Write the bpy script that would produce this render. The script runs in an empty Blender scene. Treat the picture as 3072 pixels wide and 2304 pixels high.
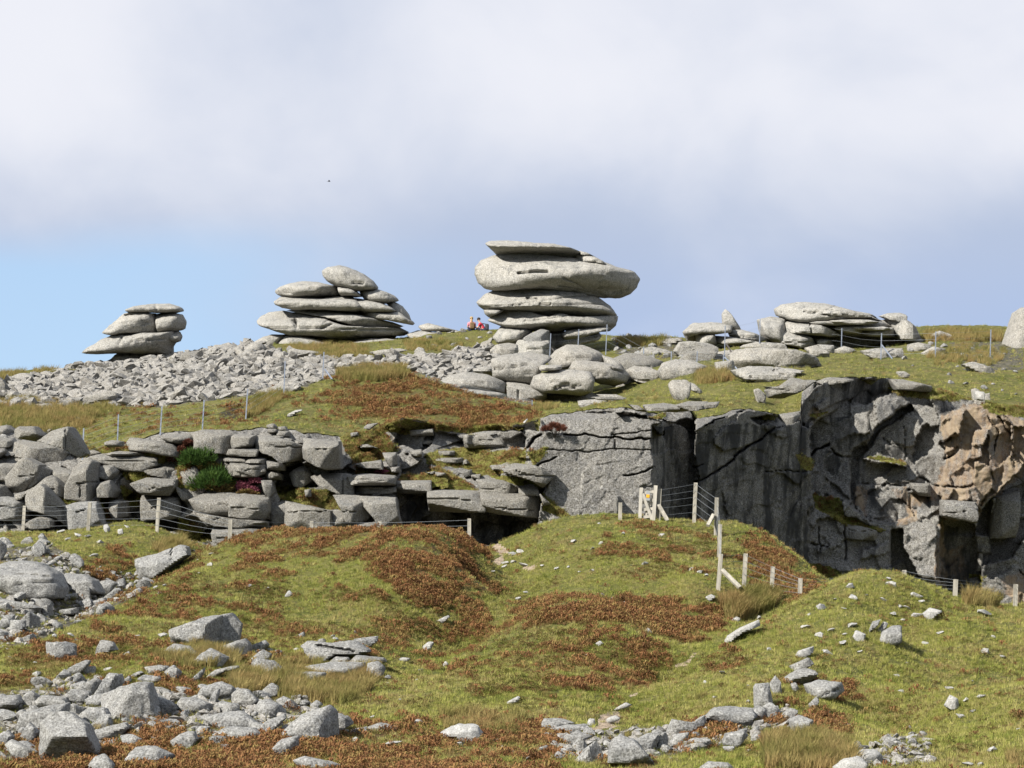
import bpy, bmesh, math, random
import numpy as np
from mathutils import Vector, Matrix
from mathutils.bvhtree import BVHTree

scene = bpy.context.scene
COL = scene.collection
rnd = random.Random(7)
nr = np.random.RandomState(7)

# ------------------------------------------------------------------ camera
F, CX, CY, YH = 9000.0, 1536.0, 1152.0, 2430.0      # focal length, centre and horizon row for a 3072 x 2304 frame
PITCH = math.atan((YH - CY) / F)
CAM = (0.0, 0.0, 1.6)
cam_data = bpy.data.cameras.new('camera')
cam_data.sensor_width = 36.0
cam_data.lens = F / 3072.0 * 36.0
cam_data.clip_start = 0.5
cam_data.clip_end = 20000.0
cam = bpy.data.objects.new('camera', cam_data)
cam.location = CAM
cam.rotation_euler = (math.pi / 2 + PITCH, 0, 0)
COL.objects.link(cam)
scene.camera = cam
scene.view_settings.view_transform = 'Standard'
scene.view_settings.look = 'None'
scene.view_settings.gamma = 1.0
scene.view_settings.exposure = 1.04
scene.view_settings.use_curve_mapping = False

# ------------------------------------------------------------------ sun and sky
SUN_TRAVEL = Vector((0.62, 0.56, -0.58)).normalized()
sd = bpy.data.lights.new('sun', 'SUN')
sd.energy = 4.9
sd.angle = math.radians(0.55)
sd.color = (1.0, 0.955, 0.88)
sun = bpy.data.objects.new('sun', sd)
sun.rotation_euler = SUN_TRAVEL.to_track_quat('-Z', 'Y').to_euler()
COL.objects.link(sun)
to_sun = -SUN_TRAVEL
SUN_EL = math.asin(to_sun.z)
SUN_AZ = math.atan2(to_sun.x, to_sun.y)

class NT:
    """small helper for node trees"""
    def __init__(s, tree):
        s.t = tree; tree.nodes.clear()
    def n(s, kind, ins=None, **props):
        nd = s.t.nodes.new(kind)
        for k, v in props.items(): setattr(nd, k, v)
        for k, v in (ins or {}).items():
            if isinstance(v, bpy.types.NodeSocket): s.t.links.new(v, nd.inputs[k])
            else: nd.inputs[k].default_value = v
        return nd
    def math(s, op, a, b=0.0, c=0.0, clamp=False):
        nd = s.n('ShaderNodeMath', {0: a, 1: b, 2: c}, operation=op, use_clamp=clamp)
        return nd.outputs[0]
    def mix(s, f, a, b, blend='MIX'):
        nd = s.t.nodes.new('ShaderNodeMix'); nd.data_type = 'RGBA'; nd.blend_type = blend
        for idx, v in ((0, f), (6, a), (7, b)):
            if isinstance(v, bpy.types.NodeSocket): s.t.links.new(v, nd.inputs[idx])
            else: nd.inputs[idx].default_value = (v if idx == 0 else (tuple(v) + (1,) if len(v) == 3 else v))
        return nd.outputs[2]
    def noise(s, vec, scale, detail=4.0, rough=0.55, lac=2.0, dist=0.0):
        nd = s.n('ShaderNodeTexNoise', {'Vector': vec, 'Scale': scale, 'Detail': detail, 'Roughness': rough, 'Lacunarity': lac, 'Distortion': dist})
        return nd.outputs[0]
    def remap(s, v, a, b, c=0.0, d=1.0, smooth=True):
        nd = s.n('ShaderNodeMapRange', {0: v, 1: a, 2: b, 3: c, 4: d}, interpolation_type='SMOOTHSTEP' if smooth else 'LINEAR')
        return nd.outputs[0]
    def link(s, a, b): s.t.links.new(a, b)

world = bpy.data.worlds.new('World')
scene.world = world
world.use_nodes = True
w = NT(world.node_tree)
sky = w.n('ShaderNodeTexSky', sky_type='NISHITA', sun_disc=False, sun_elevation=SUN_EL, sun_rotation=SUN_AZ,
          altitude=300.0, air_density=1.0, dust_density=0.6, ozone_density=1.5)
tc = w.n('ShaderNodeTexCoord').outputs['Generated']
sep = w.n('ShaderNodeSeparateXYZ', {0: tc})
X, Y, Z = sep.outputs
stretch = w.n('ShaderNodeMapping', {'Vector': tc, 'Scale': (1.0, 1.0, 1.9)}).outputs[0]
n_big = w.noise(stretch, 6.0, 3.0, 0.45)
n_soft = w.noise(w.n('ShaderNodeMapping', {'Vector': tc, 'Scale': (1.0, 1.0, 1.3), 'Location': (3.1, 1.7, 0.4)}).outputs[0], 11.0, 5.0, 0.5, dist=0.25)
# broken cloud over the whole dome; a clear strip low down towards the left
gap_z = w.remap(w.math('ADD', Z, w.math('MULTIPLY', w.math('SUBTRACT', n_big, 0.5), 0.06)), 0.204, 0.178)
gap_x = w.remap(w.math('ADD', X, w.math('MULTIPLY', w.math('SUBTRACT', n_soft, 0.5), 0.12)), 0.00, -0.12)
gap = w.math('MULTIPLY', gap_z, gap_x)
holes = w.math('MULTIPLY', w.remap(n_big, 0.51, 0.41), w.remap(Z, 0.29, 0.38))
clear = w.math('MAXIMUM', gap, holes)
cloud = w.math('SUBTRACT', 1.0, clear, clamp=True)
# cloud tone: white where thick and high, lavender grey in the folds and lower down
base_z = w.remap(Z, 0.170, 0.238)
tone = w.math('ADD', w.math('MULTIPLY', n_soft, 1.0), w.math('MULTIPLY', base_z, 0.42))
left_up = w.math('MULTIPLY', w.remap(X, -0.06, -0.19), w.remap(Z, 0.20, 0.25))
right_up = w.math('MULTIPLY', w.remap(X, 0.04, 0.15), w.remap(Z, 0.185, 0.225))
tone = w.math('ADD', tone, w.math('MULTIPLY', w.math('ADD', left_up, right_up), 0.20))
tone = w.remap(tone, 0.42, 1.22)
c_lo = w.mix(w.remap(Z, 0.15, 0.20), (0.215, 0.270, 0.385), (0.240, 0.278, 0.360))
c_cloud = w.mix(tone, c_lo, (0.418, 0.425, 0.458))
bg_sky = w.n('ShaderNodeBackground', {'Color': w.mix(0.55, sky.outputs[0], (4.6, 6.3, 8.6)), 'Strength': 0.062})
bg_cloud = w.n('ShaderNodeBackground', {'Color': c_cloud, 'Strength': 1.0})
mixs = w.n('ShaderNodeMixShader', {0: cloud, 1: bg_sky.outputs[0], 2: bg_cloud.outputs[0]})
wo = w.n('ShaderNodeOutputWorld', {0: mixs.outputs[0]})
world.cycles.sampling_method = 'MANUAL'
world.cycles.sample_map_resolution = 256
scene.cycles.max_bounces = 4
scene.cycles.diffuse_bounces = 2
scene.cycles.glossy_bounces = 1
scene.cycles.transmission_bounces = 1
scene.cycles.use_adaptive_sampling = True

# ------------------------------------------------------------------ picture <-> place
SP, CP = math.sin(PITCH), math.cos(PITCH)
def W(px, py, d):
    """point of the place at distance d (metres along y) that stands at photo pixel px, py"""
    px = np.asarray(px, float); py = np.asarray(py, float); d = np.asarray(d, float)
    r = (px - CX) / F; u = (CY - py) / F
    yc = CP - u * SP; zc = SP + u * CP
    t = d / yc
    return np.stack([CAM[0] + r * t, np.broadcast_to(CAM[1] + d, t.shape), CAM[2] + zc * t], -1)
def proj(P):
    P = np.asarray(P, float)
    x = P[..., 0] - CAM[0]; y = P[..., 1] - CAM[1]; z = P[..., 2] - CAM[2]
    f = y * CP + z * SP; u = -y * SP + z * CP
    f = np.where(f < 0.1, 0.1, f)
    return CX + F * x / f, CY - F * u / f
ZONES = {'A': (0, 1200, 2.765), 'B': (700, 1150, 2.765), 'C': (1400, 1150, 2.765), 'D': (2200, 1100, 2.2122),
         'E': (0, 1704, 2.765), 'F': (700, 1704, 2.765), 'G': (1500, 1704, 2.765), 'H': (2272, 1704, 2.765),
         '1': (1300, 650, 2.553), '2': (700, 750, 3.16), '3': (0, 850, 2.766), '4': (2000, 850, 2.0634),
         '5': (1450, 1000, 2.765), 'V': (0, 0, 0.72005), 'N': (0, 0, 1.0)}
def px_of(zone, pts):
    ox, oy, s = ZONES[zone]
    a = np.array(pts, float).reshape(-1, 2)
    return np.stack([a[:, 0] / s + ox, a[:, 1] / s + oy], -1)
def parse(zone, txt):
    return px_of(zone, [float(v) for v in txt.replace(',', ' ').split()])
def in_poly(poly, x, y):
    inside = np.zeros(np.shape(x), bool)
    j = len(poly) - 1
    for i in range(len(poly)):
        xi, yi = poly[i]; xj, yj = poly[j]
        c = ((yi > y) != (yj > y)) & (x < (xj - xi) * (y - yi) / ((yj - yi) or 1e-9) + xi)
        inside ^= c
        j = i
    return inside
def seg_dist(line, x, y):
    best = np.full(np.shape(x), 1e9)
    for (x0, y0), (x1, y1) in zip(line[:-1], line[1:]):
        dx, dy = x1 - x0, y1 - y0
        t = np.clip(((x - x0) * dx + (y - y0) * dy) / (dx * dx + dy * dy + 1e-9), 0, 1)
        best = np.minimum(best, np.hypot(x - x0 - t * dx, y - y0 - t * dy))
    return best

# ------------------------------------------------------------------ noise
def _hash(i, j, k, seed):
    h = (i * 374761393 + j * 668265263 + k * 2147483647 + seed * 144269504) & 0xFFFFFFFF
    h = ((h ^ (h >> 13)) * 1274126177) & 0xFFFFFFFF
    h = ((h ^ (h >> 16)) * 2246822519) & 0xFFFFFFFF
    return ((h ^ (h >> 15)) & 0xFFFF) / 32767.5 - 1.0
def vnoise(P, seed=0):
    P = np.asarray(P, float)
    I = np.floor(P).astype(np.int64); f = P - I
    f = f * f * f * (f * (f * 6 - 15) + 10)
    out = 0
    for a in (0, 1):
        wa = f[..., 0] if a else 1 - f[..., 0]
        for b in (0, 1):
            wb = f[..., 1] if b else 1 - f[..., 1]
            for c in (0, 1):
                wc = f[..., 2] if c else 1 - f[..., 2]
                out = out + wa * wb * wc * _hash(I[..., 0] + a, I[..., 1] + b, I[..., 2] + c, seed)
    return out
def fbm(P, octv=4, seed=0, gain=0.5):
    P = np.asarray(P, float); s = 0; amp = 1.0; tot = 0
    for o in range(octv):
        s = s + amp * vnoise(P * (2.03 ** o) + 17.3 * o, seed + o); tot += amp; amp *= gain
    return s / tot

class TPS:
    def __init__(s, pts, vals, lam=1e-3):
        s.p = np.array(pts, float); s.c = s.p.mean(0); s.s = s.p.std(0)
        q = (s.p - s.c) / s.s; n = len(q)
        A = np.zeros((n + 3, n + 3)); A[:n, :n] = s.k(q, q) + lam * np.eye(n)
        A[:n, n] = 1; A[:n, n + 1:] = q; A[n, :n] = 1; A[n + 1:, :n] = q.T
        s.q = q; s.w = np.linalg.solve(A, np.concatenate([vals, np.zeros(3)]))
    @staticmethod
    def k(a, b):
        r2 = ((a[:, None, :] - b[None, :, :]) ** 2).sum(-1)
        return 0.5 * r2 * np.log(r2 + 1e-12)
    def __call__(s, x, y):
        sh = np.shape(x)
        P = np.stack([np.ravel(x), np.ravel(y)], -1); out = np.empty(len(P))
        P = (P - s.c) / s.s
        for i in range(0, len(P), 20000):
            c = P[i:i + 20000]
            out[i:i + 20000] = s.k(c, s.q) @ s.w[:-3] + s.w[-3] + c @ s.w[-2:]
        return out.reshape(sh)

# ------------------------------------------------------------------ objects
def tag(o, label=None, cat=None, group=None, kind=None):
    if label: o['label'] = label
    if cat: o['category'] = cat
    if group: o['group'] = group
    if kind: o['kind'] = kind
    return o
def empty(name, loc):
    o = bpy.data.objects.new(name, None); o.location = loc; o.empty_display_size = 0.3
    COL.objects.link(o); return o
def mesh_obj(name, verts, faces, mat, parent=None, smooth=False, origin=None, attrs=None, sharp=None):
    me = bpy.data.meshes.new(name)
    verts = np.asarray(verts, float)
    if origin is not None: verts = verts - np.asarray(origin, float)
    if isinstance(faces, np.ndarray):
        k = faces.shape[1]; nf = len(faces)
        me.vertices.add(len(verts)); me.vertices.foreach_set('co', verts.astype(np.float32).ravel())
        me.loops.add(nf * k); me.loops.foreach_set('vertex_index', faces.astype(np.int32).ravel())
        me.polygons.add(nf); me.polygons.foreach_set('loop_start', np.arange(0, nf * k, k, dtype=np.int32))
        me.update(calc_edges=True)
    else:
        me.from_pydata([tuple(v) for v in verts], [], faces)
    me.polygons.foreach_set('use_smooth', np.full(len(me.polygons), smooth))
    for an, av in (attrs or {}).items():
        a = me.attributes.new(an, 'FLOAT', 'POINT'); a.data.foreach_set('value', np.asarray(av, np.float32).ravel())
    if sharp and smooth: me.set_sharp_from_angle(angle=math.radians(sharp))
    me.update()
    if mat: me.materials.append(mat)
    o = bpy.data.objects.new(name, me)
    if origin is not None: o.location = origin
    COL.objects.link(o)
    if parent:
        o.parent = parent
        o.location = Vector(origin if origin is not None else (0, 0, 0)) - parent.location
    return o
def grid_faces(nrow, ncol, flip=False):
    i = np.arange(nrow - 1)[:, None] * ncol + np.arange(ncol - 1)[None, :]
    i = i.ravel()
    f = np.stack([i, i + 1, i + 1 + ncol, i + ncol], -1)
    return f[:, ::-1] if flip else f

# ------------------------------------------------------------------ materials
def new_mat(name, rough=0.95):
    m = bpy.data.materials.new(name); m.use_nodes = True
    t = NT(m.node_tree)
    b = t.n('ShaderNodeBsdfPrincipled', {'Roughness': rough})
    b.inputs['Specular IOR Level'].default_value = 0.15
    o = t.n('ShaderNodeOutputMaterial', {0: b.outputs[0]})
    return m, t, b
def sc(c, k=None):
    k = ALB if k is None else k
    return tuple(v * k for v in c)
def attr(t, name):
    return t.n('ShaderNodeAttribute', attribute_name=name).outputs['Fac']

def granite(name, c1, c2, lichen, dark, feat=1.0, lich_amt=0.5, dark_amt=0.5, bump=0.06, cliff=False, vary=True):
    """c1, c2: two tones of the stone; lichen: pale crust; dark: black lichen; feat: size of the features in metres"""
    c1, c2, lichen, dark = sc(c1), sc(c2), sc(lichen), sc(dark)
    m, t, b = new_mat(name)
    pos = t.n('ShaderNodeNewGeometry').outputs['Position']
    big = t.noise(pos, 0.55 / feat, 4, 0.6)
    mid = t.noise(pos, 3.2 / feat, 5, 0.65)
    fine = t.noise(pos, 16.0 / feat, 3, 0.7)
    col = t.mix(t.remap(t.math('ADD', t.math('MULTIPLY', big, 0.55), t.math('MULTIPLY', mid, 0.45)), 0.36, 0.64), c1, c2)
    if vary:
        rr = t.n('ShaderNodeObjectInfo').outputs['Random']
        col = t.mix(t.math('MULTIPLY', rr, 0.75), col, t.mix(t.remap(rr, 0.3, 0.9), (c1[0] * .72, c1[1] * .74, c1[2] * .78), (c2[0] * 1.12, c2[1] * 1.08, c2[2] * 1.0)))
    dk = t.math('MULTIPLY', t.remap(t.noise(pos, 1.7 / feat, 6, 0.72), 0.52, 0.66), dark_amt)
    col = t.mix(dk, col, dark)
    stk = t.noise(t.n('ShaderNodeMapping', {'Vector': pos, 'Scale': (3.2, 3.2, 0.55)}).outputs[0], 1.1 / feat, 4, 0.65)
    col = t.mix(t.math('MULTIPLY', t.remap(stk, 0.50, 0.66), 0.45 * dark_amt), col, dark)
    lm = t.math('MULTIPLY', t.remap(t.noise(pos, 5.5 / feat, 4, 0.7), 0.54, 0.66), lich_amt)
    col = t.mix(lm, col, lichen)
    vor = t.n('ShaderNodeTexVoronoi', {'Vector': pos, 'Scale': 3.6 / feat}, feature='F1').outputs['Distance']
    spot = t.math('MULTIPLY', t.remap(vor, 0.20, 0.12), t.math('MULTIPLY', t.remap(mid, 0.5, 0.58), lich_amt))
    col = t.mix(spot, col, tuple(min(1, v * 1.25) for v in lichen))
    col = t.mix(t.remap(fine, 0.30, 0.70), t.mix(0.30, col, (0, 0, 0)), t.mix(0.16, col, (1, 1, 1)))
    if cliff:
        st = attr(t, 'stain')
        nz = t.noise(t.n('ShaderNodeMapping', {'Vector': pos, 'Scale': (2.2, 1.0, 0.35)}).outputs[0], 1.3, 5, 0.65)
        oc = t.mix(t.remap(nz, 0.38, 0.62), (0.165, 0.096, 0.050), (0.235, 0.180, 0.118))
        stm = t.math('MULTIPLY', st, t.remap(t.math('ADD', nz, t.math('MULTIPLY', mid, 0.5)), 0.58, 0.88, 0.12, 0.85), clamp=True)
        col = t.mix(stm, col, oc)
        pl = attr(t, 'pale')
        col = t.mix(t.math('MULTIPLY', pl, t.remap(mid, 0.45, 0.64, 0.0, 0.6)), col, (0.200, 0.192, 0.175))
        dr = attr(t, 'seep_shade')
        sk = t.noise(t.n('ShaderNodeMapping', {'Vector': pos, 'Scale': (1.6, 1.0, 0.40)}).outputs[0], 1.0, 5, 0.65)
        col = t.mix(t.math('MULTIPLY', dr, t.remap(sk, 0.40, 0.62)), col, (0.035, 0.035, 0.034))  # black streaks, and shade on the slab deepened through a darker rock colour
        vg = attr(t, 'veg')
        vc = t.mix(t.remap(mid, 0.4, 0.6), (0.150, 0.160, 0.036), (0.140, 0.090, 0.040))
        vc = t.mix(t.remap(fine, 0.35, 0.65), vc, (0.075, 0.080, 0.022))
        vm = t.remap(t.math('ADD', vg, t.math('MULTIPLY', t.math('SUBTRACT', mid, 0.5), 0.8)), 0.4, 0.6)
        col = t.mix(vm, col, vc)
    t.link(col, b.inputs['Base Color'])
    h = t.math('ADD', t.math('MULTIPLY', mid, 0.7), t.math('MULTIPLY', fine, 0.3))
    bp = t.n('ShaderNodeBump', {'Height': h, 'Strength': 0.9, 'Distance': bump * 1.6})
    t.link(bp.outputs[0], b.inputs['Normal'])
    return m

M = {}
ALB = 0.74      # real-world stone and leaf colours are written a little bright below and scaled here
M['tor'] = granite('tor_granite', (0.365, 0.340, 0.288), (0.270, 0.256, 0.222), (0.450, 0.426, 0.362), (0.120, 0.116, 0.102), 0.9, 0.6, 0.9, 0.09, vary=False)
M['ledge'] = granite('ledge_granite', (0.325, 0.298, 0.246), (0.225, 0.210, 0.178), (0.420, 0.392, 0.330), (0.110, 0.104, 0.088), 0.8, 0.6, 0.9, 0.08)
M['scree'] = granite('scree_granite', (0.265, 0.240, 0.200), (0.160, 0.149, 0.128), (0.350, 0.330, 0.285), (0.130, 0.125, 0.115), 0.7, 0.5, 0.4, 0.03)
M['boulder'] = granite('boulder_granite', (0.255, 0.246, 0.220), (0.145, 0.142, 0.130), (0.430, 0.420, 0.385), (0.065, 0.066, 0.062), 0.6, 0.6, 0.85, 0.05)
M['stone'] = granite('stone_granite', (0.400, 0.385, 0.345), (0.270, 0.265, 0.245), (0.540, 0.530, 0.495), (0.130, 0.130, 0.120), 0.35, 0.7, 0.5, 0.02)
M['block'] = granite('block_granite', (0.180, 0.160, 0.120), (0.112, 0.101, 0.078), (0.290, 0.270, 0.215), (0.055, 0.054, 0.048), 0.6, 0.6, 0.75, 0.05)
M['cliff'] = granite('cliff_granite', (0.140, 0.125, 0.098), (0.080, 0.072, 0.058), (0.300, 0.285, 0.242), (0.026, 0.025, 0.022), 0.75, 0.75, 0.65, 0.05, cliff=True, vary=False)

def ground_mat(name, greens, brown, earth):
    greens = [sc(g) for g in greens]; brown = sc(brown); earth = sc(earth)
    m, t, b = new_mat(name, 1.0)
    pos = t.n('ShaderNodeNewGeometry').outputs['Position']
    n1 = t.noise(pos, 0.28, 4, 0.6); n2 = t.noise(pos, 1.6, 5, 0.65); n3 = t.noise(pos, 7.0, 4, 0.7)
    col = t.mix(t.remap(n1, 0.38, 0.62), greens[0], greens[1])
    col = t.mix(t.remap(n2, 0.42, 0.66), col, greens[2])
    col = t.mix(t.math('MULTIPLY', t.remap(t.noise(pos, 0.9, 5, 0.7), 0.54, 0.66), 0.6), col, brown)
    col = t.mix(t.remap(n3, 0.35, 0.68), t.mix(0.45, col, (0.01, 0.012, 0.004)), col)
    hb = attr(t, 'heath')
    col = t.mix(t.math('MULTIPLY', hb, t.remap(n2, 0.42, 0.66, 0.0, 0.8)), col, (0.060, 0.034, 0.014))
    ea = t.remap(t.math('ADD', attr(t, 'earth'), t.math('MULTIPLY', t.math('SUBTRACT', n2, 0.5), 1.0)), 0.45, 0.60)
    col = t.mix(ea, col, t.mix(t.remap(n3, 0.4, 0.6), earth, tuple(v * 0.65 for v in earth)))
    gr = t.remap(t.math('ADD', attr(t, 'grit'), t.math('MULTIPLY', t.math('SUBTRACT', n2, 0.5), 1.0)), 0.40, 0.60)
    col = t.mix(gr, col, t.mix(t.remap(n3, 0.4, 0.62), (0.045, 0.042, 0.030), (0.130, 0.118, 0.088)))
    t.link(col, b.inputs['Base Color'])
    bp = t.n('ShaderNodeBump', {'Height': t.math('ADD', n3, n2), 'Strength': 1.0, 'Distance': 0.12})
    t.link(bp.outputs[0], b.inputs['Normal'])
    return m
M['ground'] = ground_mat('turf', ((0.165, 0.165, 0.038), (0.115, 0.125, 0.028), (0.210, 0.190, 0.062)), (0.150, 0.090, 0.038), (0.42, 0.33, 0.24))
M['hill'] = ground_mat('hill_turf', ((0.180, 0.175, 0.045), (0.125, 0.135, 0.032), (0.230, 0.205, 0.075)), (0.160, 0.105, 0.048), (0.055, 0.045, 0.030))

def leaf_mat(name, cols, scale=0.8, spread=0.5, trans=0.25):
    cols = [sc(c) for c in cols]
    """foliage: cols = list of colours picked by slow noise over the place and by chance from tuft to tuft"""
    m, t, b = new_mat(name, 0.85)
    pos = t.n('ShaderNodeNewGeometry').outputs['Position']
    oi = t.n('ShaderNodeObjectInfo')
    f = t.math('ADD', t.math('MULTIPLY', t.remap(t.noise(pos, scale, 4, 0.6), 0.3, 0.7, smooth=False), 1 - spread), t.math('MULTIPLY', oi.outputs['Random'], spread))
    ramp = t.n('ShaderNodeValToRGB', {0: f})
    el = ramp.color_ramp.elements
    while len(el) < len(cols): el.new(0.5)
    for i, c in enumerate(cols):
        el[i].position = 0.12 + 0.76 * i / (len(cols) - 1); el[i].color = tuple(c) + (1,)
    t.link(ramp.outputs[0], b.inputs['Base Color'])
    tr = t.n('ShaderNodeBsdfTranslucent', {'Color': ramp.outputs[0]})
    mx = t.n('ShaderNodeMixShader', {0: trans, 1: b.outputs[0], 2: tr.outputs[0]})
    t.link(mx.outputs[0], [n for n in t.t.nodes if n.type == 'OUTPUT_MATERIAL'][0].inputs[0])
    return m
M['grass'] = leaf_mat('short_grass', [(0.175, 0.215, 0.042), (0.325, 0.345, 0.075), (0.420, 0.405, 0.110), (0.480, 0.425, 0.165), (0.385, 0.285, 0.130)], 0.45, 0.5)
M['bracken'] = leaf_mat('dying_bracken', [(0.130, 0.066, 0.028), (0.235, 0.112, 0.048), (0.315, 0.160, 0.068), (0.290, 0.210, 0.072), (0.190, 0.098, 0.044)], 1.2, 0.65)
M['heath'] = leaf_mat('low_heath', [(0.080, 0.085, 0.020), (0.150, 0.140, 0.034), (0.190, 0.105, 0.050), (0.240, 0.205, 0.060)], 1.2, 0.6)
M['rush'] = leaf_mat('moor_grass', [(0.170, 0.180, 0.045), (0.280, 0.245, 0.080), (0.400, 0.310, 0.125), (0.360, 0.240, 0.100)], 0.5, 0.45, 0.35)
M['gorse'] = leaf_mat('gorse_green', [(0.030, 0.065, 0.014), (0.060, 0.115, 0.022), (0.110, 0.170, 0.035)], 2.5, 0.3)
M['heather_pink'] = leaf_mat('heather_flower', [(0.180, 0.050, 0.070), (0.330, 0.110, 0.150), (0.220, 0.090, 0.080)], 3.0, 0.3)
M['heather_red'] = leaf_mat('heather_brown_red', [(0.060, 0.030, 0.018), (0.140, 0.050, 0.032), (0.180, 0.075, 0.048)], 3.0, 0.3)
def plain(name, c, rough=0.8, metal=0.0, nz=0.0, scale=8.0, stretch=(1, 1, 1)):
    c = sc(c)
    m, t, b = new_mat(name, rough)
    b.inputs['Metallic'].default_value = metal
    if nz:
        pos = t.n('ShaderNodeMapping', {'Vector': t.n('ShaderNodeNewGeometry').outputs['Position'], 'Scale': stretch}).outputs[0]
        v = t.remap(t.noise(pos, scale, 4, 0.6), 0.3, 0.7)
        t.link(t.mix(v, tuple(k * (1 - nz) for k in c), tuple(min(1, k * (1 + nz)) for k in c)), b.inputs['Base Color'])
    else: b.inputs['Base Color'].default_value = tuple(c) + (1,)
    return m
M['steel'] = plain('galvanised_steel', (0.25, 0.28, 0.34), 0.5, 0.2, 0.12, 6)
M['rust'] = plain('dark_steel', (0.09, 0.08, 0.075), 0.7, 0.0, 0.2, 6)
M['timber'] = plain('weathered_timber', (0.36, 0.335, 0.28), 0.9, 0, 0.32, 9, (1, 1, 0.15))
M['gate_wood'] = plain('pale_gate_timber', (0.46, 0.43, 0.37), 0.9, 0, 0.22, 9, (1, 1, 0.15))
M['wire'] = plain('fence_wire', (0.30, 0.32, 0.34), 0.5, 0.3)
M['skin'] = plain('skin', (0.55, 0.34, 0.25), 0.6)
M['blond'] = plain('fair_hair', (0.42, 0.30, 0.15), 0.7)
M['hair'] = plain('dark_hair', (0.03, 0.022, 0.018), 0.6)
M['pink'] = plain('pink_cloth', (0.62, 0.25, 0.30), 0.9, 0, 0.15, 8)
M['red'] = plain('red_cloth', (0.50, 0.05, 0.08), 0.9, 0, 0.15, 8)
M['navy'] = plain('dark_cloth', (0.03, 0.035, 0.06), 0.9)
M['pack_tan'] = plain('tan_pack', (0.20, 0.13, 0.07), 0.9, 0, 0.2, 10)
M['pack_grey'] = plain('grey_pack', (0.06, 0.06, 0.07), 0.9, 0, 0.2, 10)
M['bird'] = plain('dark_plumage', (0.16, 0.16, 0.20), 0.8)
M['sign_grey'] = plain('sign_plate', (0.34, 0.35, 0.35), 0.6)
M['sign_yellow'] = plain('sign_yellow', (0.80, 0.42, 0.03), 0.6)

# ================================================================== terrain
VS = 1 / 0.72005
def vpts(lst):
    a = np.array(lst, float); return a[:, 0] * VS, a[:, 1] * VS, a[:, 2]
LOW = [  # picture column, picture row (2212 wide view), distance
 (-250,1659,50),(0,1659,50),(550,1659,50),(1106,1659,50),(1660,1659,50),(2212,1659,49),(2450,1659,49),
 (0,1560,56),(550,1560,56),(1106,1575,56),(1500,1580,55),(1660,1590,54),(2212,1560,54),
 (-200,1480,60),(0,1480,60),(350,1480,60),(700,1500,61),(0,1400,66),(250,1400,66),(500,1420,66),(800,1440,65),(1000,1450,64),
 (0,1330,72),(-200,1330,72),(0,1250,80),(150,1250,80),(0,1175,91),(120,1165,93),(-200,1175,91),(280,1128,95),(220,1150,93),(340,1165,91),
 (270,1160,101),(200,1165,101),(60,1165,102),(-100,1165,103),(340,1200,88),(400,1185,92),(420,1175,98),(250,1230,84),
 (455,1195,87),(500,1166,87),(600,1152,87),(790,1146,86),(900,1144,86),(1000,1152,86),(1050,1176,85),
 (400,1218,84),(300,1272,79),(200,1312,75),(120,1350,71),
 (500,1300,76),(700,1300,76),(900,1300,76),(600,1400,69),(800,1400,69),(400,1300,75),
 (1030,1250,79),(980,1210,81),(1065,1265,86),(1100,1255,86),(1080,1300,79.5),(1075,1230,88),(1100,1200,90),(1060,1190,91),(1100,1320,77),
 (500,1200,94),(700,1195,94),(900,1195,94),(1010,1200,93),(700,1215,104),(1000,1215,104),(300,1200,104),(500,1215,104),(0,1190,106),
 (1180,1134,92),(1260,1121,92),(1350,1120,92),(1450,1126,92),(1530,1136,91),(1570,1130,93),(1630,1140,92),(1680,1170,91),(1740,1228,89),(1790,1268,88),
 (1300,1200,85),(1450,1200,85),(1300,1275,80),(1160,1215,86),(1500,1280,79),(1640,1205,87),(1700,1255,84),(1740,1292,80),(1590,1290,79),
 (1200,1160,99),(1400,1150,100),(1600,1175,100),(1700,1215,99),(1800,1310,97),(1250,1180,105),(1450,1185,105),(1600,1250,110),(1800,1350,104),(1950,1340,100),(2100,1360,104),(2250,1360,104),
 (1130,1320,73),(1300,1303,73.5),(1500,1322,73),(1550,1345,72.5),(1080,1400,67.5),(1200,1400,67),(1400,1400,67),(1080,1500,60.5),(1300,1500,61),(1450,1470,63),(1500,1390,69),(1040,1340,82),(1000,1410,75),(950,1465,67),(1200,1290,80),(1400,1290,80),
 (1440,1500,65.5),(1360,1545,60.5),(1640,1350,71.5),(1560,1440,65.5),(2030,1330,74.5),(1960,1400,71),(1900,1480,64.5),(2080,1360,71),(150,1345,77),(250,1300,83),(90,1375,73),(2212,1475,60),(2100,1548,56.5),(2000,1612,53),(2185,1432,69.5),(2060,1512,64.5),(1960,1580,59),(1700,1307,73.5),(1640,1342,70.5),(1580,1384,68),(1520,1432,65.5),(1660,1308,81),(1600,1342,79),(1540,1385,77.5),(1485,1428,74),(880,1475,63.5),(800,1512,59.5),(740,1548,57),(830,1425,69),(760,1480,64),
 (1740,1290,75.5),(1800,1258,75.5),(1900,1243,75.5),(1960,1253,75.5),(2050,1290,76.5),(2110,1302,79),(2212,1312,80),(2450,1320,82),
 (1620,1400,67),(1700,1350,70),(1900,1340,69),(1700,1450,63),(1900,1450,64),(1800,1520,59),(2000,1520,59),(2090,1400,69),(2212,1390,71),(2100,1500,60),(2212,1480,63),
 (1900,1300,88),(1960,1310,88),(2065,1300,83),(2100,1320,90),(2200,1330,92),(1640,1300,81),
 (2000,1345,119),(2212,1350,119),(1800,1350,119),(1550,1260,116),(2450,1350,119),(1200,1210,118),(800,1230,118),(300,1220,118),(-200,1210,118)]
lx, ly, ld = vpts(LOW)
lp = W(lx, ly, ld)
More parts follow.
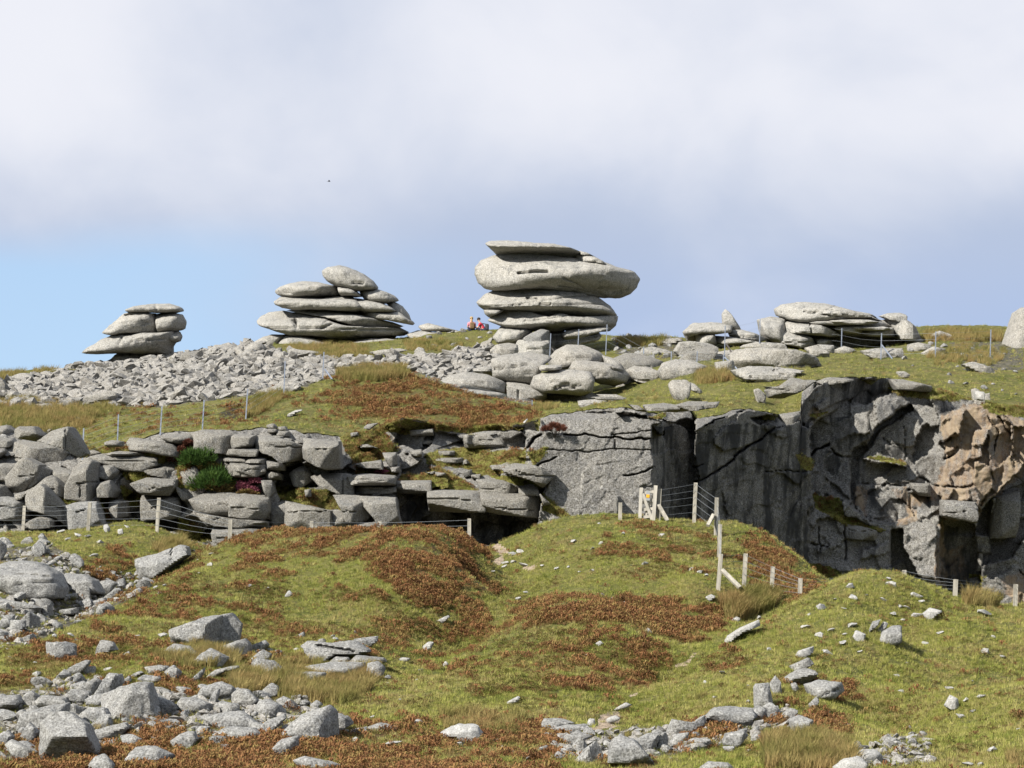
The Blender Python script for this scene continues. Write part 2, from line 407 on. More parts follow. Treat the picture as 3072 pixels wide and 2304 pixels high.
ext = [(-10, 5, 0.0), (0, 5, 0.0), (10, 5, 0.0), (-12, 25, 0.7), (0, 25, 0.7), (12, 25, 0.7), (-14, 38, 1.6), (0, 38, 1.6), (14, 38, 1.6),
       (-30, 130, lp[-1][2]), (0, 132, 12.0), (30, 132, 11.0)]
P = np.concatenate([lp, np.array(ext, float)])
tps_low = TPS(P[:, :2], P[:, 2], 2e-3)
def clampxy(x, y, ylo, yhi):
    yc = np.clip(y, ylo, yhi)
    lim = yc * 0.20 + 3.0
    return np.clip(x, -lim, lim), yc
def z_low(x, y, fine=True):
    xc, yc = clampxy(x, y, 3.0, 131.0)
    z = tps_low(xc, yc)
    Q = np.stack([x, y, np.zeros_like(x)], -1)
    if fine:
        a = np.clip((y - 15) / 20, 0, 1)
        z = z + a * (0.16 * fbm(Q * 0.55, 4, 3) + 0.055 * fbm(Q * 2.6, 3, 9))
    return z
# ---- fan-shaped grids, columns run away from the camera
def fan_cols(n, step):
    inner = np.arange(-n, n + 1) * step
    tail = [inner[-1]]
    d = step
    while tail[-1] < 40000:
        d *= 1.7; tail.append(tail[-1] + d)
    tail = np.array(tail[1:])
    return np.concatenate([-tail[::-1], inner, tail]) + CX
def px_attr(polys, px, py, soft=0.0):
    out = np.zeros(px.shape)
    for p in polys:
        out = np.maximum(out, in_poly(p, px, py))
    return out
HEATH_POLYS = [parse('V', t) for t in (
 '740,812 800,802 880,806 960,830 1050,852 1140,880 1160,905 1120,925 1000,925 900,918 820,905 740,885 690,860 700,835',
 '480,1182 560,1150 700,1140 800,1140 900,1138 980,1150 1040,1180 1072,1260 1060,1308 960,1310 880,1290 820,1240 760,1205 640,1195 540,1205',
 '1110,1310 1180,1290 1300,1292 1420,1300 1500,1312 1560,1338 1562,1362 1480,1378 1380,1362 1250,1340 1150,1345',
 '0,1625 90,1600 200,1625 300,1590 400,1610 520,1600 700,1592 830,1565 950,1560 1080,1545 1180,1580 1190,1620 1230,1670 0,1670',
 '265,1535 380,1540 400,1590 330,1615 265,1590', '1480,1560 1560,1560 1600,1590 1560,1625 1480,1610',
 '185,1195 270,1190 300,1235 240,1262 180,1240', '1600,1165 1680,1185 1760,1270 1700,1290 1620,1240')]
HEATH_THIN = [parse('V', t) for t in (
 '250,1300 450,1200 900,1290 1060,1310 1060,1380 930,1450 820,1420 700,1440 560,1440 380,1420 180,1400 120,1380',
 '1050,1340 1200,1340 1480,1375 1540,1390 1480,1440 1350,1500 1150,1520 1000,1500 950,1440',
 '600,830 740,860 900,920 1160,900 1170,925 870,935 640,920', '0,1400 150,1380 420,1420 540,1430 600,1500 300,1500 0,1480',
 '1350,1130 1540,1140 1560,1240 1400,1250 1300,1200','1550,1400 1640,1390 1640,1440 1560,1450','1690,1470 1840,1480 1800,1620 1650,1620','230,880 560,870 600,930 300,950','170,900 260,900 260,980 200,990')]
EARTH_POLYS = [parse('C', t) for t in ('200,1320 270,1330 370,1400 380,1420 300,1410 290,1470 230,1520 200,1470 280,1430', '440,1525 540,1500 580,1515 500,1545')] + \
              [parse('G', t) for t in ('820,1220 900,1200 1000,1180 1010,1230 980,1310 860,1340 800,1420 760,1400 790,1310', '1440,800 1560,760 1600,690 1620,700 1580,790 1480,815', '1060,1050 1140,1030 1140,1050 1070,1070')]
GRIT_POLYS = [parse('V', t) for t in ('0,1185 110,1175 170,1225 280,1240 300,1285 190,1335 60,1395 0,1405', '0,1495 200,1460 330,1490 520,1505 700,1515 760,1560 690,1595 400,1605 0,1640',
              '1180,1585 1500,1565 1700,1530 1740,1565 1600,1600 1400,1640 1200,1640','1900,1600 2010,1580 2010,1659 1830,1659')]
cols = fan_cols(330, 6.6)
ys = np.concatenate([-np.array([3000, 1200, 500, 200, 90, 45, 20, 8.0]), np.arange(0, 40, 1.6), np.geomspace(40, 131, 520)])
yy, cc = np.meshgrid(ys, cols, indexing='ij')
rr_ = (cc - CX) / F
xx = rr_ * (np.abs(yy) * 1.02 + 6.0)
zz = z_low(xx, yy)
qx, qy = proj(np.stack([xx, yy, zz], -1))
wob = 26 * vnoise(np.stack([xx * 0.8, yy * 0.8, xx * 0], -1), 5)
vis = (yy > 45)
at = {'heath': np.clip(px_attr(HEATH_POLYS, qx + wob, qy + wob * 0.5), 0, 1) * vis,
      'earth': px_attr(EARTH_POLYS, qx + wob * .4, qy + wob * 0.2) * vis, 'grit': px_attr(GRIT_POLYS, qx + wob, qy) * vis * 0.9}
low_v = np.stack([xx, yy, zz], -1).reshape(-1, 3)
low_f = grid_faces(len(ys), len(cols))
ground = tag(mesh_obj('ground', low_v, low_f, M['ground'], smooth=True, attrs={k: v.ravel() for k, v in at.items()}), kind='structure')

# ================================================================== quarry cliff (a sheet of real relief)
TOPL = np.array([(-400,928),(-150,925),(0,930),(180,972),(260,962),(350,935),(480,930),(560,925),(640,932),(740,945),(800,930),(870,905),(930,915),(1000,922),(1130,918),(1160,908),(1190,897),(1240,888),(1300,886),(1340,880),
 (1420,892),(1440,884),(1480,873),(1500,905),(1535,903),(1580,888),(1640,886),(1700,897),(1727,902),(1729,893),(1731,852),(1760,826),(1800,816),(1860,813),(1925,818),(1980,830),(2050,850),(2110,866),(2160,872),(2212,880),(2500,900),(2700,900)], float)
BOTL = np.array([(-400,1225),(600,1215),(1180,1210),(1450,1200),(1600,1260),(1700,1350),(2700,1400)], float)
x0, x1, stp = -260.0, 3330.0, 3.4
pxs = np.arange(x0, x1, stp)
top = np.interp(pxs, TOPL[:, 0] * VS, TOPL[:, 1] * VS) + 4.0 * vnoise(np.stack([pxs / 38, pxs * 0, pxs * 0], -1), 2) + 2.0 * vnoise(np.stack([pxs / 11, pxs * 0, pxs * 0], -1), 4)
bot = np.interp(pxs, BOTL[:, 0] * VS, BOTL[:, 1] * VS)
NR = 190
tt = np.linspace(0, 1, NR)
PX = np.broadcast_to(pxs, (NR, len(pxs))).copy()
PY = top[None, :] + tt[:, None] * (bot - top)[None, :]
BASE = []
for x in (-300, -150, 0, 180): BASE += [(x, 930, 112), (x, 1000, 109.5), (x, 1080, 107.5), (x, 1170, 105.5), (x, 1230, 105)]
for x in (270, 400, 600): BASE += [(x, 935, 110.5), (x, 1000, 109.6), (x, 1080, 109.0), (x, 1160, 108.2), (x, 1220, 108)]
BASE += [(740, 945, 112), (740, 1000, 111.2), (740, 1060, 109.8), (740, 1110, 108.8), (740, 1200, 108.3)]
BASE += [(860, 910, 113.6), (860, 960, 112.8), (860, 1000, 111.6), (860, 1050, 110.3), (860, 1100, 109.3), (860, 1200, 109.3)]
BASE += [(1000, 922, 115.5), (1000, 960, 115.2), (1000, 1000, 113.2), (1000, 1040, 111.2), (1000, 1070, 110.2), (1000, 1200, 110)]
BASE += [(1130, 918, 114.3), (1130, 960, 113), (1130, 1000, 111.6), (1130, 1050, 110), (1130, 1100, 109.3), (1130, 1200, 109)]
BASE += [(1190, 897, 110.6), (1190, 1000, 109.3), (1190, 1100, 109), (1300, 886, 110), (1300, 1000, 109), (1300, 1200, 109), (1420, 890, 110.3), (1420, 1000, 109.3), (1420, 1200, 109.3)]
BASE += [(1500, 900, 113), (1500, 1000, 112.5), (1500, 1200, 112.5), (1600, 890, 115), (1600, 1000, 114.5), (1600, 1250, 114.5), (1720, 890, 118.5), (1720, 1000, 118), (1720, 1300, 118)]
BASE += [(1780, 820, 122), (1780, 1000, 121.2), (1780, 1300, 119.5), (1900, 815, 122.5), (1900, 1000, 121.6), (1900, 1300, 119.6), (2000, 832, 123.5), (2000, 1000, 122.2), (2000, 1300, 120.5), (2120, 868, 124), (2120, 1000, 122.3), (2120, 1300, 121.5),
         (2212, 880, 124.5), (2212, 1000, 122.5), (2212, 1320, 121.5), (2400, 900, 125), (2400, 1050, 123), (2400, 1330, 121.5)]
bx, by, bd = vpts(BASE)
tps_c = TPS(np.stack([bx, by], -1), bd, 1e-3)
D = tps_c(PX, PY)
D = np.where(PX > 2440, np.maximum(D, np.interp(PY, [1440, 1500, 1560, 1900], [122.2, 121.6, 120.4, 119.8])), D)
wx = 5.5 * vnoise(np.stack([PX / 42, PY / 42, PX * 0], -1), 21) + 2.2 * vnoise(np.stack([PX / 13, PY / 13, PX * 0], -1), 22)
wy = 5.5 * vnoise(np.stack([PX / 42, PY / 42, PX * 0 + 9], -1), 23) + 2.2 * vnoise(np.stack([PX / 13, PY / 13, PX * 0 + 9], -1), 24)
QX, QY = PX + wx, PY + wy
def facet(zone, txt, dc, gx=0.0, gy=0.0, blend=1.0):
    p = parse(zone, txt); c = (p.min(0) + p.max(0)) / 2
    mk = in_poly(p, QX, QY)
    D[mk] = (1 - blend) * D[mk] + blend * (dc + gx * (PX[mk] - c[0]) / 100 + gy * (PY[mk] - c[1]) / 100)
def crack(zone, txt, w=2.4, dep=0.5):
    l = parse(zone, txt); dd = seg_dist(l, QX, QY); w *= 0.72
    D[:] += dep * np.clip(1.6 - dd / w, 0, 1)
# left part: stepped ledges and undercut
facet('C', '0,330 60,345 200,350 300,345 420,355 480,365 470,425 300,430 0,430', 116.0, 0, 0.4)
facet('B', '1920,425 2212,405 2420,400 2500,470 2420,520 2212,545 1930,530', 114.4, 0.4, 0)
facet('B', '1120,340 1460,380 1660,400 1650,520 1560,560 1360,520 1180,420', 115.0, 0.3, -1.0)
facet('B', '1358,905 1640,905 1645,1060 2080,1055 2212,1080 2540,1105 2600,1130 2560,1330 1380,1330', 111.2, 0.1, 0.2)
facet('B', '1360,560 1600,620 1640,740 1400,760', 112.6, 0, 0.3)
facet('B', '690,640 1000,720 1010,760 960,760 760,830 640,860 400,930 340,860 400,700', 111.2, 0, 0)
facet('A', '1050,600 1260,860 1480,980 1480,1100 1200,1100 930,1000 820,840', 109.8, 0.6, 0)
facet('A', '1480,980 1590,960 1800,1100 1800,1190 1480,1160', 109.6, 0.8, 0)
# the big pale face
facet('C', '600,300 780,268 1000,285 1190,262 1230,232 1330,224 1440,232 1510,262 1630,300 1560,1150 1640,1300 560,1300 600,1130 640,900 720,762 570,690 500,540 560,440 620,430', 108.35, 0.06, -0.16)
facet('C', '600,300 780,275 1000,290 1190,268 1500,275 1625,300 1625,430 1535,392 1240,455 820,428 640,385', 108.75, 0.0, -0.55)
facet('C', '740,235 1000,240 1190,235 1500,262 1500,282 1190,276 1000,296 770,282 600,300 610,270', 109.7, 0, -5.0)
facet('C', '500,410 620,395 640,440 560,510 500,530', 108.6, -0.4, 0)
facet('C', '290,670 360,660 560,690 720,760 630,855 520,790 330,735', 108.6, 0.5, -0.2)
facet('C', '1230,940 1270,930 1290,1110 1230,1100', 108.0, 0.5, 0)
# recess, curved wall and the dark slab that runs back
facet('C', '1538,350 1640,440 1665,560 1690,870 1690,1300 1555,1300', 110.6, 4.2, 0)
facet('C', '1535,345 1632,440 1632,300', 109.2, 0.2, 0)
facet('C', '1632,300 1720,310 1830,380 1905,640 1925,860 1905,1330 1680,1330 1690,870 1665,560 1640,440', 112.3, 1.35, 0.1)
facet('N', '2084,1290 2150,1262 2200,1240 2300,1225 2388,1240 2440,1290 2442,1760 2080,1760 2092,1450', 114.6, 1.75, 0.35)
facet('N', '2088,1292 2140,1262 2200,1240 2250,1222 2230,1180 2140,1200 2085,1265', 113.4, 1.5, -6.0)
facet('N', '2250,1250 2330,1245 2390,1225 2398,1258 2340,1282 2270,1268', 116.6, 1.2, -4.0)
facet('C', '1470,175 1740,150 1990,150 2060,200 1900,235 1880,300 1720,310 1640,290 1500,265', 112.0, 0.8, -1.0)
# right side
facet('D', '430,320 460,240 560,130 700,80 1060,75 1085,150 980,210 900,245 760,260 600,340 490,410 450,400', 122.6, 2.5, 0.5)
facet('D', '500,410 600,340 700,275 940,240 965,380 885,480 800,545 770,620 780,880 730,850 630,760 520,660 505,560', 121.8, -0.2, -0.25)
facet('D', '940,240 1080,200 1180,230 1080,300 960,380', 121.2, 0.7, -0.5)
facet('D', '1180,240 1340,275 1400,560 1420,780 1300,860 1200,870 1170,1000 1050,1045 930,1010 810,950 810,640 830,560 970,410 1090,330', 122.2, -0.12, -0.2)
facet('D', '1200,235 1080,305 955,380 890,490 800,560 775,720 790,890 815,890 835,600 985,410 1100,335 1200,290', 123.2, 0.5, 0)
facet('D', '520,640 620,740 720,840 640,850 525,840', 121.8, 0.5, 0)
facet('D', '815,780 1170,790 1190,1000 1050,1045 930,1010 815,950', 121.7, 0.1, -0.5)
facet('D', '1175,830 1300,780 1310,860 1240,850', 121.1, -0.3, 0)
facet('D', '1300,200 1400,190 1460,280 1450,340 1360,330 1330,280', 122.0, 1.2, 0)
facet('D', '1350,330 1470,285 1540,280 1700,240 1860,400 1935,500 1950,640 1780,800 1640,960 1580,1035 1385,988 1370,830 1410,600', 120.5, -0.45, 0)
facet('D', '1470,285 1545,278 1500,440 1430,470 1358,500 1372,370', 120.1, -1.2, 0.3)
facet('D', '1600,425 1705,430 1680,480 1640,600 1540,612 1580,520', 120.0, -0.9, 0)
facet('D', '1700,330 1830,380 1850,560 1740,790 1690,640 1700,480', 120.4, 1.0, 0)
facet('D', '1390,795 1630,800 1640,900 1600,1035 1388,990 1380,880', 119.4, -0.5, 0.3)
facet('D', '1600,620 1700,660 1720,800 1640,900 1590,760', 119.8, 0.4, 0)
facet('D', '1850,380 2040,380 2040,620 1929,650 1850,600', 121.0, -0.6, 0)
facet('D', '1368,990 1595,1040 1640,1180 1640,1600 1370,1600', 122.6, 0.9, 0.1)
facet('D', '1640,960 1780,800 1935,640 2200,500 2200,1250 1840,1270 1630,1330 1600,1100', 123.2, 0.6, 0.2)
facet('D', '1720,880 1890,830 1870,1125 1710,1130', 121.9, 0.5, 0.5)
facet('D', '1880,900 1950,870 1960,1000 1890,1010', 121.6, -0.5, 0)
facet('D', '1600,1110 1700,1130 1720,1250 1610,1240', 122.1, 0.5, 0.6)
facet('D', '1640,1335 1850,1270 1950,1120 2250,1100 2250,1700 1640,1600', 121.4, -0.1, -0.1)
facet('D', '1130,1090 1190,1040 1340,1055 1362,1600 1330,1600 1200,1310 1140,1200', 120.1, -0.25, -0.1)
facet('D', '1050,1085 1130,1085 1140,1200 1200,1310 1330,1600 1050,1600', 121.9, 0.5, 0)
facet('D', '495,940 560,930 740,900 840,980 1040,1085 1052,1600 500,1600', 119.8, 0.3, -0.05)
facet('D', '500,1240 760,1280 800,1310 800,1600 510,1600', 119.4, 0.2, -0.3)
facet('D', '940,1090 1045,1090 1052,1380 990,1370 945,1250', 120.0, 0.9, 0)
facet('D', '520,845 700,875 745,1000 1000,1065 1010,1085 760,1060 730,1000 620,980 530,940', 120.7, 0.2, -1.6)
facet('D', '150,80 420,40 440,60 380,120 330,190 200,130', 119.5, 1.3, 2.0)
facet('D', '850,600 940,590 1150,640 1160,660 960,650', 121.3, 0, -4)
for c in ((('C', '820,420 1050,435 1300,460 1542,462', 2.6, .6)), ('C', '1200,432 1535,395', 1.6, .3), ('C', '640,560 900,565 1250,548 1540,545', 1.7, .22), ('C', '580,690 680,655 750,628', 2.6, .5),
          ('C', '1300,762 1400,752 1500,722 1545,700', 2.2, .4), ('C', '1225,440 1235,520 1250,560', 1.8, .3), ('C', '500,530 560,470 625,420', 3.2, .8), ('C', '1890,815 2050,740 2212,630', 3.4, .7), ('C', '1880,690 1960,660', 2, .3),
          ('D', '0,600 180,480 260,430 330,395', 3.2, .6), ('D', '515,580 540,555 625,515', 3.4, .9), ('D', '640,545 680,580 720,600 790,600', 2.4, .5), ('D', '1170,820 1230,840 1300,862', 2.4, .6), ('D', '1220,740 1300,775 1450,795 1590,783', 2.4, .5),
          ('D', '1360,500 1420,480 1470,440', 2.4, .5), ('D', '850,775 1000,770 1160,790', 1.6, .25), ('D', '1390,610 1460,580', 2.2, .5), ('D', '1375,830 1385,990', 2.2, .6), ('D', '1680,330 1760,440 1740,560', 2.0, .5), ('D', '1480,890 1610,905', 1.6, .3),
          ('D', '560,1060 575,1240', 2.0, .4), ('D', '740,1000 750,1280', 2.4, .5), ('D', '500,1180 620,1200', 1.6, .3), ('D', '1000,460 1040,520 1130,520', 1.5, .3), ('D', '1130,400 1150,620', 1.5, .3),
          ('D', '210,700 300,690 520,700', 1.6, .3), ('D', '1890,1350 1960,1420 2010,1400', 2, .4), ('D', '1750,330 1840,470', 2, .4)):
    crack(*c)
cells = np.random.RandomState(5)
NC = 620
ccx = cells.uniform(x0, x1, NC); ccy = cells.uniform(1100, 1900, NC)
coff = cells.uniform(-1, 1, NC); cgx = cells.normal(0, 1, NC); cgy = cells.normal(0, 1, NC)
near = np.zeros(PX.shape, int)
for r0 in range(0, NR, 10):
    qx_, qy_ = QX[r0:r0 + 10, :, None] + wx[r0:r0 + 10, :, None], QY[r0:r0 + 10, :, None] + wy[r0:r0 + 10, :, None]
    near[r0:r0 + 10] = (((qx_ - ccx) * 0.8) ** 2 + ((qy_ - ccy) + 0.25 * (qx_ - ccx)) ** 2).argmin(-1)
face_m = in_poly(parse('C', '600,240 1640,240 1560,1300 560,1300 700,760 560,690 500,420'), QX, QY)
slab_m = in_poly(parse('N', '1955,1200 2400,1200 2445,1800 1955,1800'), QX, QY)
left_m = PX < 1900
famp = np.where(face_m, 0.03, np.where(slab_m, 0.07, np.where(left_m, 0.30, np.where(in_poly(parse('D', '1340,200 2300,200 2300,1300 1640,1300 1340,1050'), QX, QY), 0.15, 0.20))))
D = D + famp * (coff[near] + 0.9 * cgx[near] * (PX - ccx[near]) / 60 + 0.9 * cgy[near] * (PY - ccy[near]) / 60)
WP = W(PX, PY, D)
rough = 0.13 * fbm(WP * 0.9, 5, 31) + 0.05 * (1 - np.abs(fbm(WP * 2.4, 3, 35)) * 2) + 0.03 * fbm(WP * 6.0, 2, 39)
smooth_face = in_poly(parse('C', '600,290 1600,290 1560,1140 600,1140 700,760 560,690'), QX, QY) * 0.55
stain_amp = in_poly(parse('D', '1340,200 2300,200 2300,1300 1640,1300 1340,1050'), QX, QY)
D = D + rough * (1 - smooth_face) * (1 + 0.1 * stain_amp)
brink = D[0].copy()
kk = np.ones(9) / 9
brink_s = np.convolve(np.pad(brink, 4, 'edge'), kk, 'valid') + 0.25
# ledge running back from the top edge, then the face
capn = 7
WPs = W(PX, PY, D)
cap_rows = []
for i in range(capn, 0, -1):
    b = WPs[0].copy(); k = i / capn
    b[:, 0] *= (b[:, 1] + 2.4 * k) / b[:, 1]; b[:, 1] += 2.4 * k; b[:, 2] += 0.30 * k - 0.10 * np.sin(k * 3.1)
    cap_rows.append(b)
cliff_v = np.concatenate([np.array(cap_rows), WPs], 0)
padr = lambda a: np.concatenate([np.repeat(a[:1], capn, 0), a], 0)
STAIN = [parse('D', t) for t in ('1350,320 1470,280 1700,230 1900,330 2100,400 2100,620 1929,650 1780,810 1640,960 1580,1035 1385,990 1370,860 1220,900 1180,1040 1130,1060 1100,1040 1200,860 1330,780 1380,600',
     '500,340 560,300 640,300 560,360', '820,790 910,790 930,970 830,950', '1050,790 1180,800 1180,900 1060,900', '1340,1050 1400,1000 1420,1500 1350,1480', '1400,1200 1540,1200 1560,1400 1420,1420', '1800,1400 1930,1350 2010,1600 1850,1600')]
PALE = [parse('D', t) for t in ('600,330 940,250 960,400 880,480 800,500 700,470 640,420', '980,440 1340,280 1350,560 1180,600 1000,560', '850,620 1300,650 1300,760 860,760', '1140,1000 1340,960 1350,1150 1200,1100', '0,300 200,300 240,420 0,420')]
SEEP_SHADE = [parse('N', '1960,1275 2050,1260 2110,1300 2200,1265 2380,1262 2442,1300 2442,1760 1990,1760'), parse('D', '430,320 460,240 560,130 700,80 1060,75 1085,150 980,210 900,245 760,260 600,340 490,410 450,400')] + [parse('D', t) for t in ('640,330 900,330 940,500 720,560', '560,560 700,570 720,760 600,660', '980,520 1130,540 1120,640 960,600', '1340,200 1480,240 1480,330 1370,330', '830,790 1170,800 1180,1000 830,960', '1400,1050 1640,1100 1640,1500 1400,1500')] + [parse('B', '1360,900 2500,1070 2500,1300 1360,1300')]  # dark streaks; slab, overhang and undercut also coloured darker to deepen their shade
VEG = [parse('B', t) for t in ('880,420 1180,330 1360,560 1230,640 1010,670 920,560', '1380,770 1600,740 1700,700 2050,890 1630,905 1500,810 1380,830', '1590,590 1900,540 2212,560 2430,530 2420,700 2212,740 2020,770 1900,700 1700,700 1600,680',
        '350,850 560,850 850,890 910,1060 760,1050 400,960', '1010,690 1240,700 1330,740 1330,765 1010,750', '1130,300 2212,330 2350,360 2212,400 1900,430 1700,380 1400,420 1180,380', '190,540 380,620 360,640 210,600')] + \
      [parse('A', t) for t in ('500,810 790,840 700,870 540,880', '1010,590 1250,590 1290,650 1110,700 1020,640', '820,790 930,830 930,1000 840,990', '1000,700 1200,800 1200,900 1040,860', '1100,430 1400,430 1460,500 1300,530', '250,900 480,900 560,1060 420,980 250,960', '1450,440 1960,560 1950,760 1470,740', '1480,960 1800,1160 1700,1190 1480,1140', '600,400 1060,380 1080,430 700,470', '560,380 700,460 680,480')] + \
      [parse('C', t) for t in ('120,740 480,770 600,850 680,950 560,850 280,810', '500,560 680,540 640,620 560,690', '600,900 860,1100 780,1130 640,1060', '1600,240 1660,250 1620,290 1510,280')] + \
      [parse('D', t) for t in ('520,850 700,880 745,1000 1010,1070 990,1085 760,1060 620,980 540,940', '870,590 1150,635 1140,655 980,645', '410,590 520,600 520,700 440,670', '1010,130 1300,140 1600,160 1700,200 2100,260 2100,340 1750,320 1600,220 1300,215 1100,185', '500,330 640,290 560,350', '500,1300 700,1340 760,1400 500,1400','1560,1370 1650,1400 1640,1500 1570,1480')]
cat_ = {'stain': px_attr(STAIN, QX + 2 * wx, QY + 2 * wy), 'pale': px_attr(PALE, QX + 2 * wx, QY + 2 * wy), 'seep_shade': px_attr(SEEP_SHADE, QX + 2 * wx, QY + 2 * wy), 'veg': px_attr(VEG, QX, QY)}
cliff_f = grid_faces(NR + capn, len(pxs), flip=True)
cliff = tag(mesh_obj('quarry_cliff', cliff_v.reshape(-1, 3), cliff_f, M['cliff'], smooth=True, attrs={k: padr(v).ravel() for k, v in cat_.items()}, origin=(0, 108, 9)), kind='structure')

# ================================================================== the hill above
UP = [(180,925,118),(250,915,119),(349,900,119),(440,900,119),(534,890,120),(615,850,124),(699,822,128),(100,905,121),(0,885,125),(-200,885,125),
 (860,800,129),(960,826,127),(1100,872,121),(760,832,126),(900,860,121),(1000,882,119),(780,880,119),(700,870,121),(860,822,136),(700,830,134),(560,852,130),(960,850,132),
 (0,862,132),(200,862,132),(400,852,135),(0,822,150),(200,808,155),(400,802,150),(560,782,155),(700,792,148),(900,792,146),(1050,782,150),(560,748,172),(700,748,172),(900,735,172),(1050,722,172),(250,792,172),(400,772,168),(0,810,172),(120,800,168),(-200,812,172),
 (0,816,190),(250,802,190),(480,780,190),(700,775,192),(1000,742,192),(1000,868,134),(1150,888,134),(1250,884,134),(1150,852,144),(1250,848,144),(1050,880,128),(1300,872,133),(1200,802,152),(1150,772,165),(1290,748,168),(1400,752,164),(1350,862,131),(1500,858,125),(1430,862,124),
 (1450,802,142),(1550,802,137),(1550,842,124),(1650,852,122),(1600,772,150),(1700,792,142),(1850,792,141),(2000,782,142),(2212,802,140),(2400,800,140),(1500,737,170),(1400,737,172),(1700,752,164),(1900,757,163),(2000,732,166),(2212,742,163),(2400,745,163),
 (2000,709,178),(2150,714,178),(2212,718,178),(2400,720,178),(1400,748,192),(2000,722,195),(1700,762,192),(2212,730,195),(2200,850,129),(2050,835,130),(1900,812,128),(1800,808,128),(1690,870,121),(1640,880,118)]
ux, uy, ud = vpts(UP)
upp = W(ux, uy, ud)
bsel = np.arange(0, len(pxs), 26)
bp = W(pxs[bsel], top[bsel], brink_s[bsel])
ext = [(-46, 240, 21.0), (0, 240, 23.0), (46, 240, 23.0), (-52, 300, 12.0), (0, 300, 14.0), (52, 300, 14.0)]
P = np.concatenate([upp, bp, np.array(ext, float)])
tps_up = TPS(P[:, :2], P[:, 2], 6e-4)
def brink_y(px): return np.interp(px, pxs, brink_s)
def z_up(x, y, fine=True):
    px = CX + F * x / np.maximum(y, 1) * 0.985
    xc, yc = clampxy(x, y, 105.0, 300.0)
    z = tps_up(xc, yc)
    by = brink_y(px); pxc = np.clip(px, pxs[0], pxs[-1])
    rz = W(pxc, np.interp(pxc, pxs, top), by)
    corr = rz[..., 2] + 0.03 - tps_up(np.clip(rz[..., 0], -by * .2 - 3, by * .2 + 3), by)
    z = z + corr * np.exp(-np.maximum(y - by, 0) / 1.6)
    Q = np.stack([x, y, np.zeros_like(x)], -1)
    if fine:
        k = np.clip((y - by) / 2.0, 0, 1)
        z = z + k * (0.20 * fbm(Q * 0.45, 4, 43) + 0.06 * fbm(Q * 2.2, 3, 49))
    far = np.clip((y - 300) / 2500, 0, 1)
    return z - 60 * far
cols = fan_cols(300, 6.6)
rel = np.concatenate([[0], np.geomspace(0.22, 190, 430), [300, 600, 1300, 2800, 6000, 12000]])
rr2, cc = np.meshgrid(rel, cols, indexing='ij')
yy = brink_y(cc) + rr2 * np.where(rr2 < 190, (200.0 + 75 - brink_y(cc)) / 165 if False else 1.0, 1.0)
# a world x that makes each column follow its picture column
kx = (cc - CX) / F
pz = 0.0
xx = kx * yy * 1.012
zz = z_up(xx, yy)
skirt = np.stack([np.stack([xx[0] * (yy[0] + q) / yy[0], yy[0] + q, zz[0] - dz], -1) for q, dz in ((7.0, 15.0), (6.0, 0.6))])
qx, qy = proj(np.stack([xx, yy, zz], -1))
wob = 22 * vnoise(np.stack([xx * 0.6, yy * 0.6, xx * 0], -1), 55)
SCREE_POLYS = [parse('V', t) for t in (
 '-60,870 0,835 40,822 120,806 170,796 230,788 300,785 400,768 450,745 540,742 610,768 700,776 790,775 880,768 960,765 1060,745 1085,790 1060,815 960,820 880,800 780,795 720,812 650,838 560,852 440,868 330,880 200,875 100,885',
)]
RUBBLE_POLYS = [parse('V', t) for t in ('-60,930 60,925 180,940 190,985 160,1000 -60,1010', '1320,725 1480,735 1480,775 1400,775 1330,765', '2050,740 2212,735 2212,800 2080,800')]
at = {'heath': np.clip(px_attr(HEATH_POLYS[:1], qx + wob, qy + wob * .5), 0, 1), 'earth': px_attr([parse('V', '470,895 500,880 530,885 525,905 480,905')], qx, qy),
      'grit': np.clip(px_attr(SCREE_POLYS, qx + wob * .5, qy) + 0.6 * px_attr(RUBBLE_POLYS, qx, qy), 0, 1)}
hill_v = np.concatenate([skirt, np.stack([xx, yy, zz], -1)], 0)
hill_f = grid_faces(len(rel) + 2, len(cols))
pad1 = lambda a: np.concatenate([a[:1], a[:1], a], 0)
hill = tag(mesh_obj('hill', hill_v.reshape(-1, 3), hill_f, M['hill'], smooth=True, attrs={k: pad1(v).ravel() for k, v in at.items()}), kind='structure')

# ---- ray casting against the place
def coarse_bvh(v, f): return BVHTree.FromPolygons([tuple(p) for p in v], [tuple(q) for q in f.tolist()])
bv_low = coarse_bvh(low_v, low_f)
bv_hill = coarse_bvh(hill_v.reshape(-1, 3), hill_f)
bv_cliff = coarse_bvh(cliff_v.reshape(-1, 3), cliff_f)
BVS = {'low': bv_low, 'hill': bv_hill, 'cliff': bv_cliff}
def hit(px, py, which=('low', 'hill', 'cliff')):
    p = W(px, py, 100.0); dv = Vector(p - np.array(CAM)).normalized(); best = None
    for k in which:
        loc, nor, idx, dist = BVS[k].ray_cast(Vector(CAM), dv, 400.0)
        if loc is not None and (best is None or dist < best[2]): best = (loc, nor, dist, k)
    return best

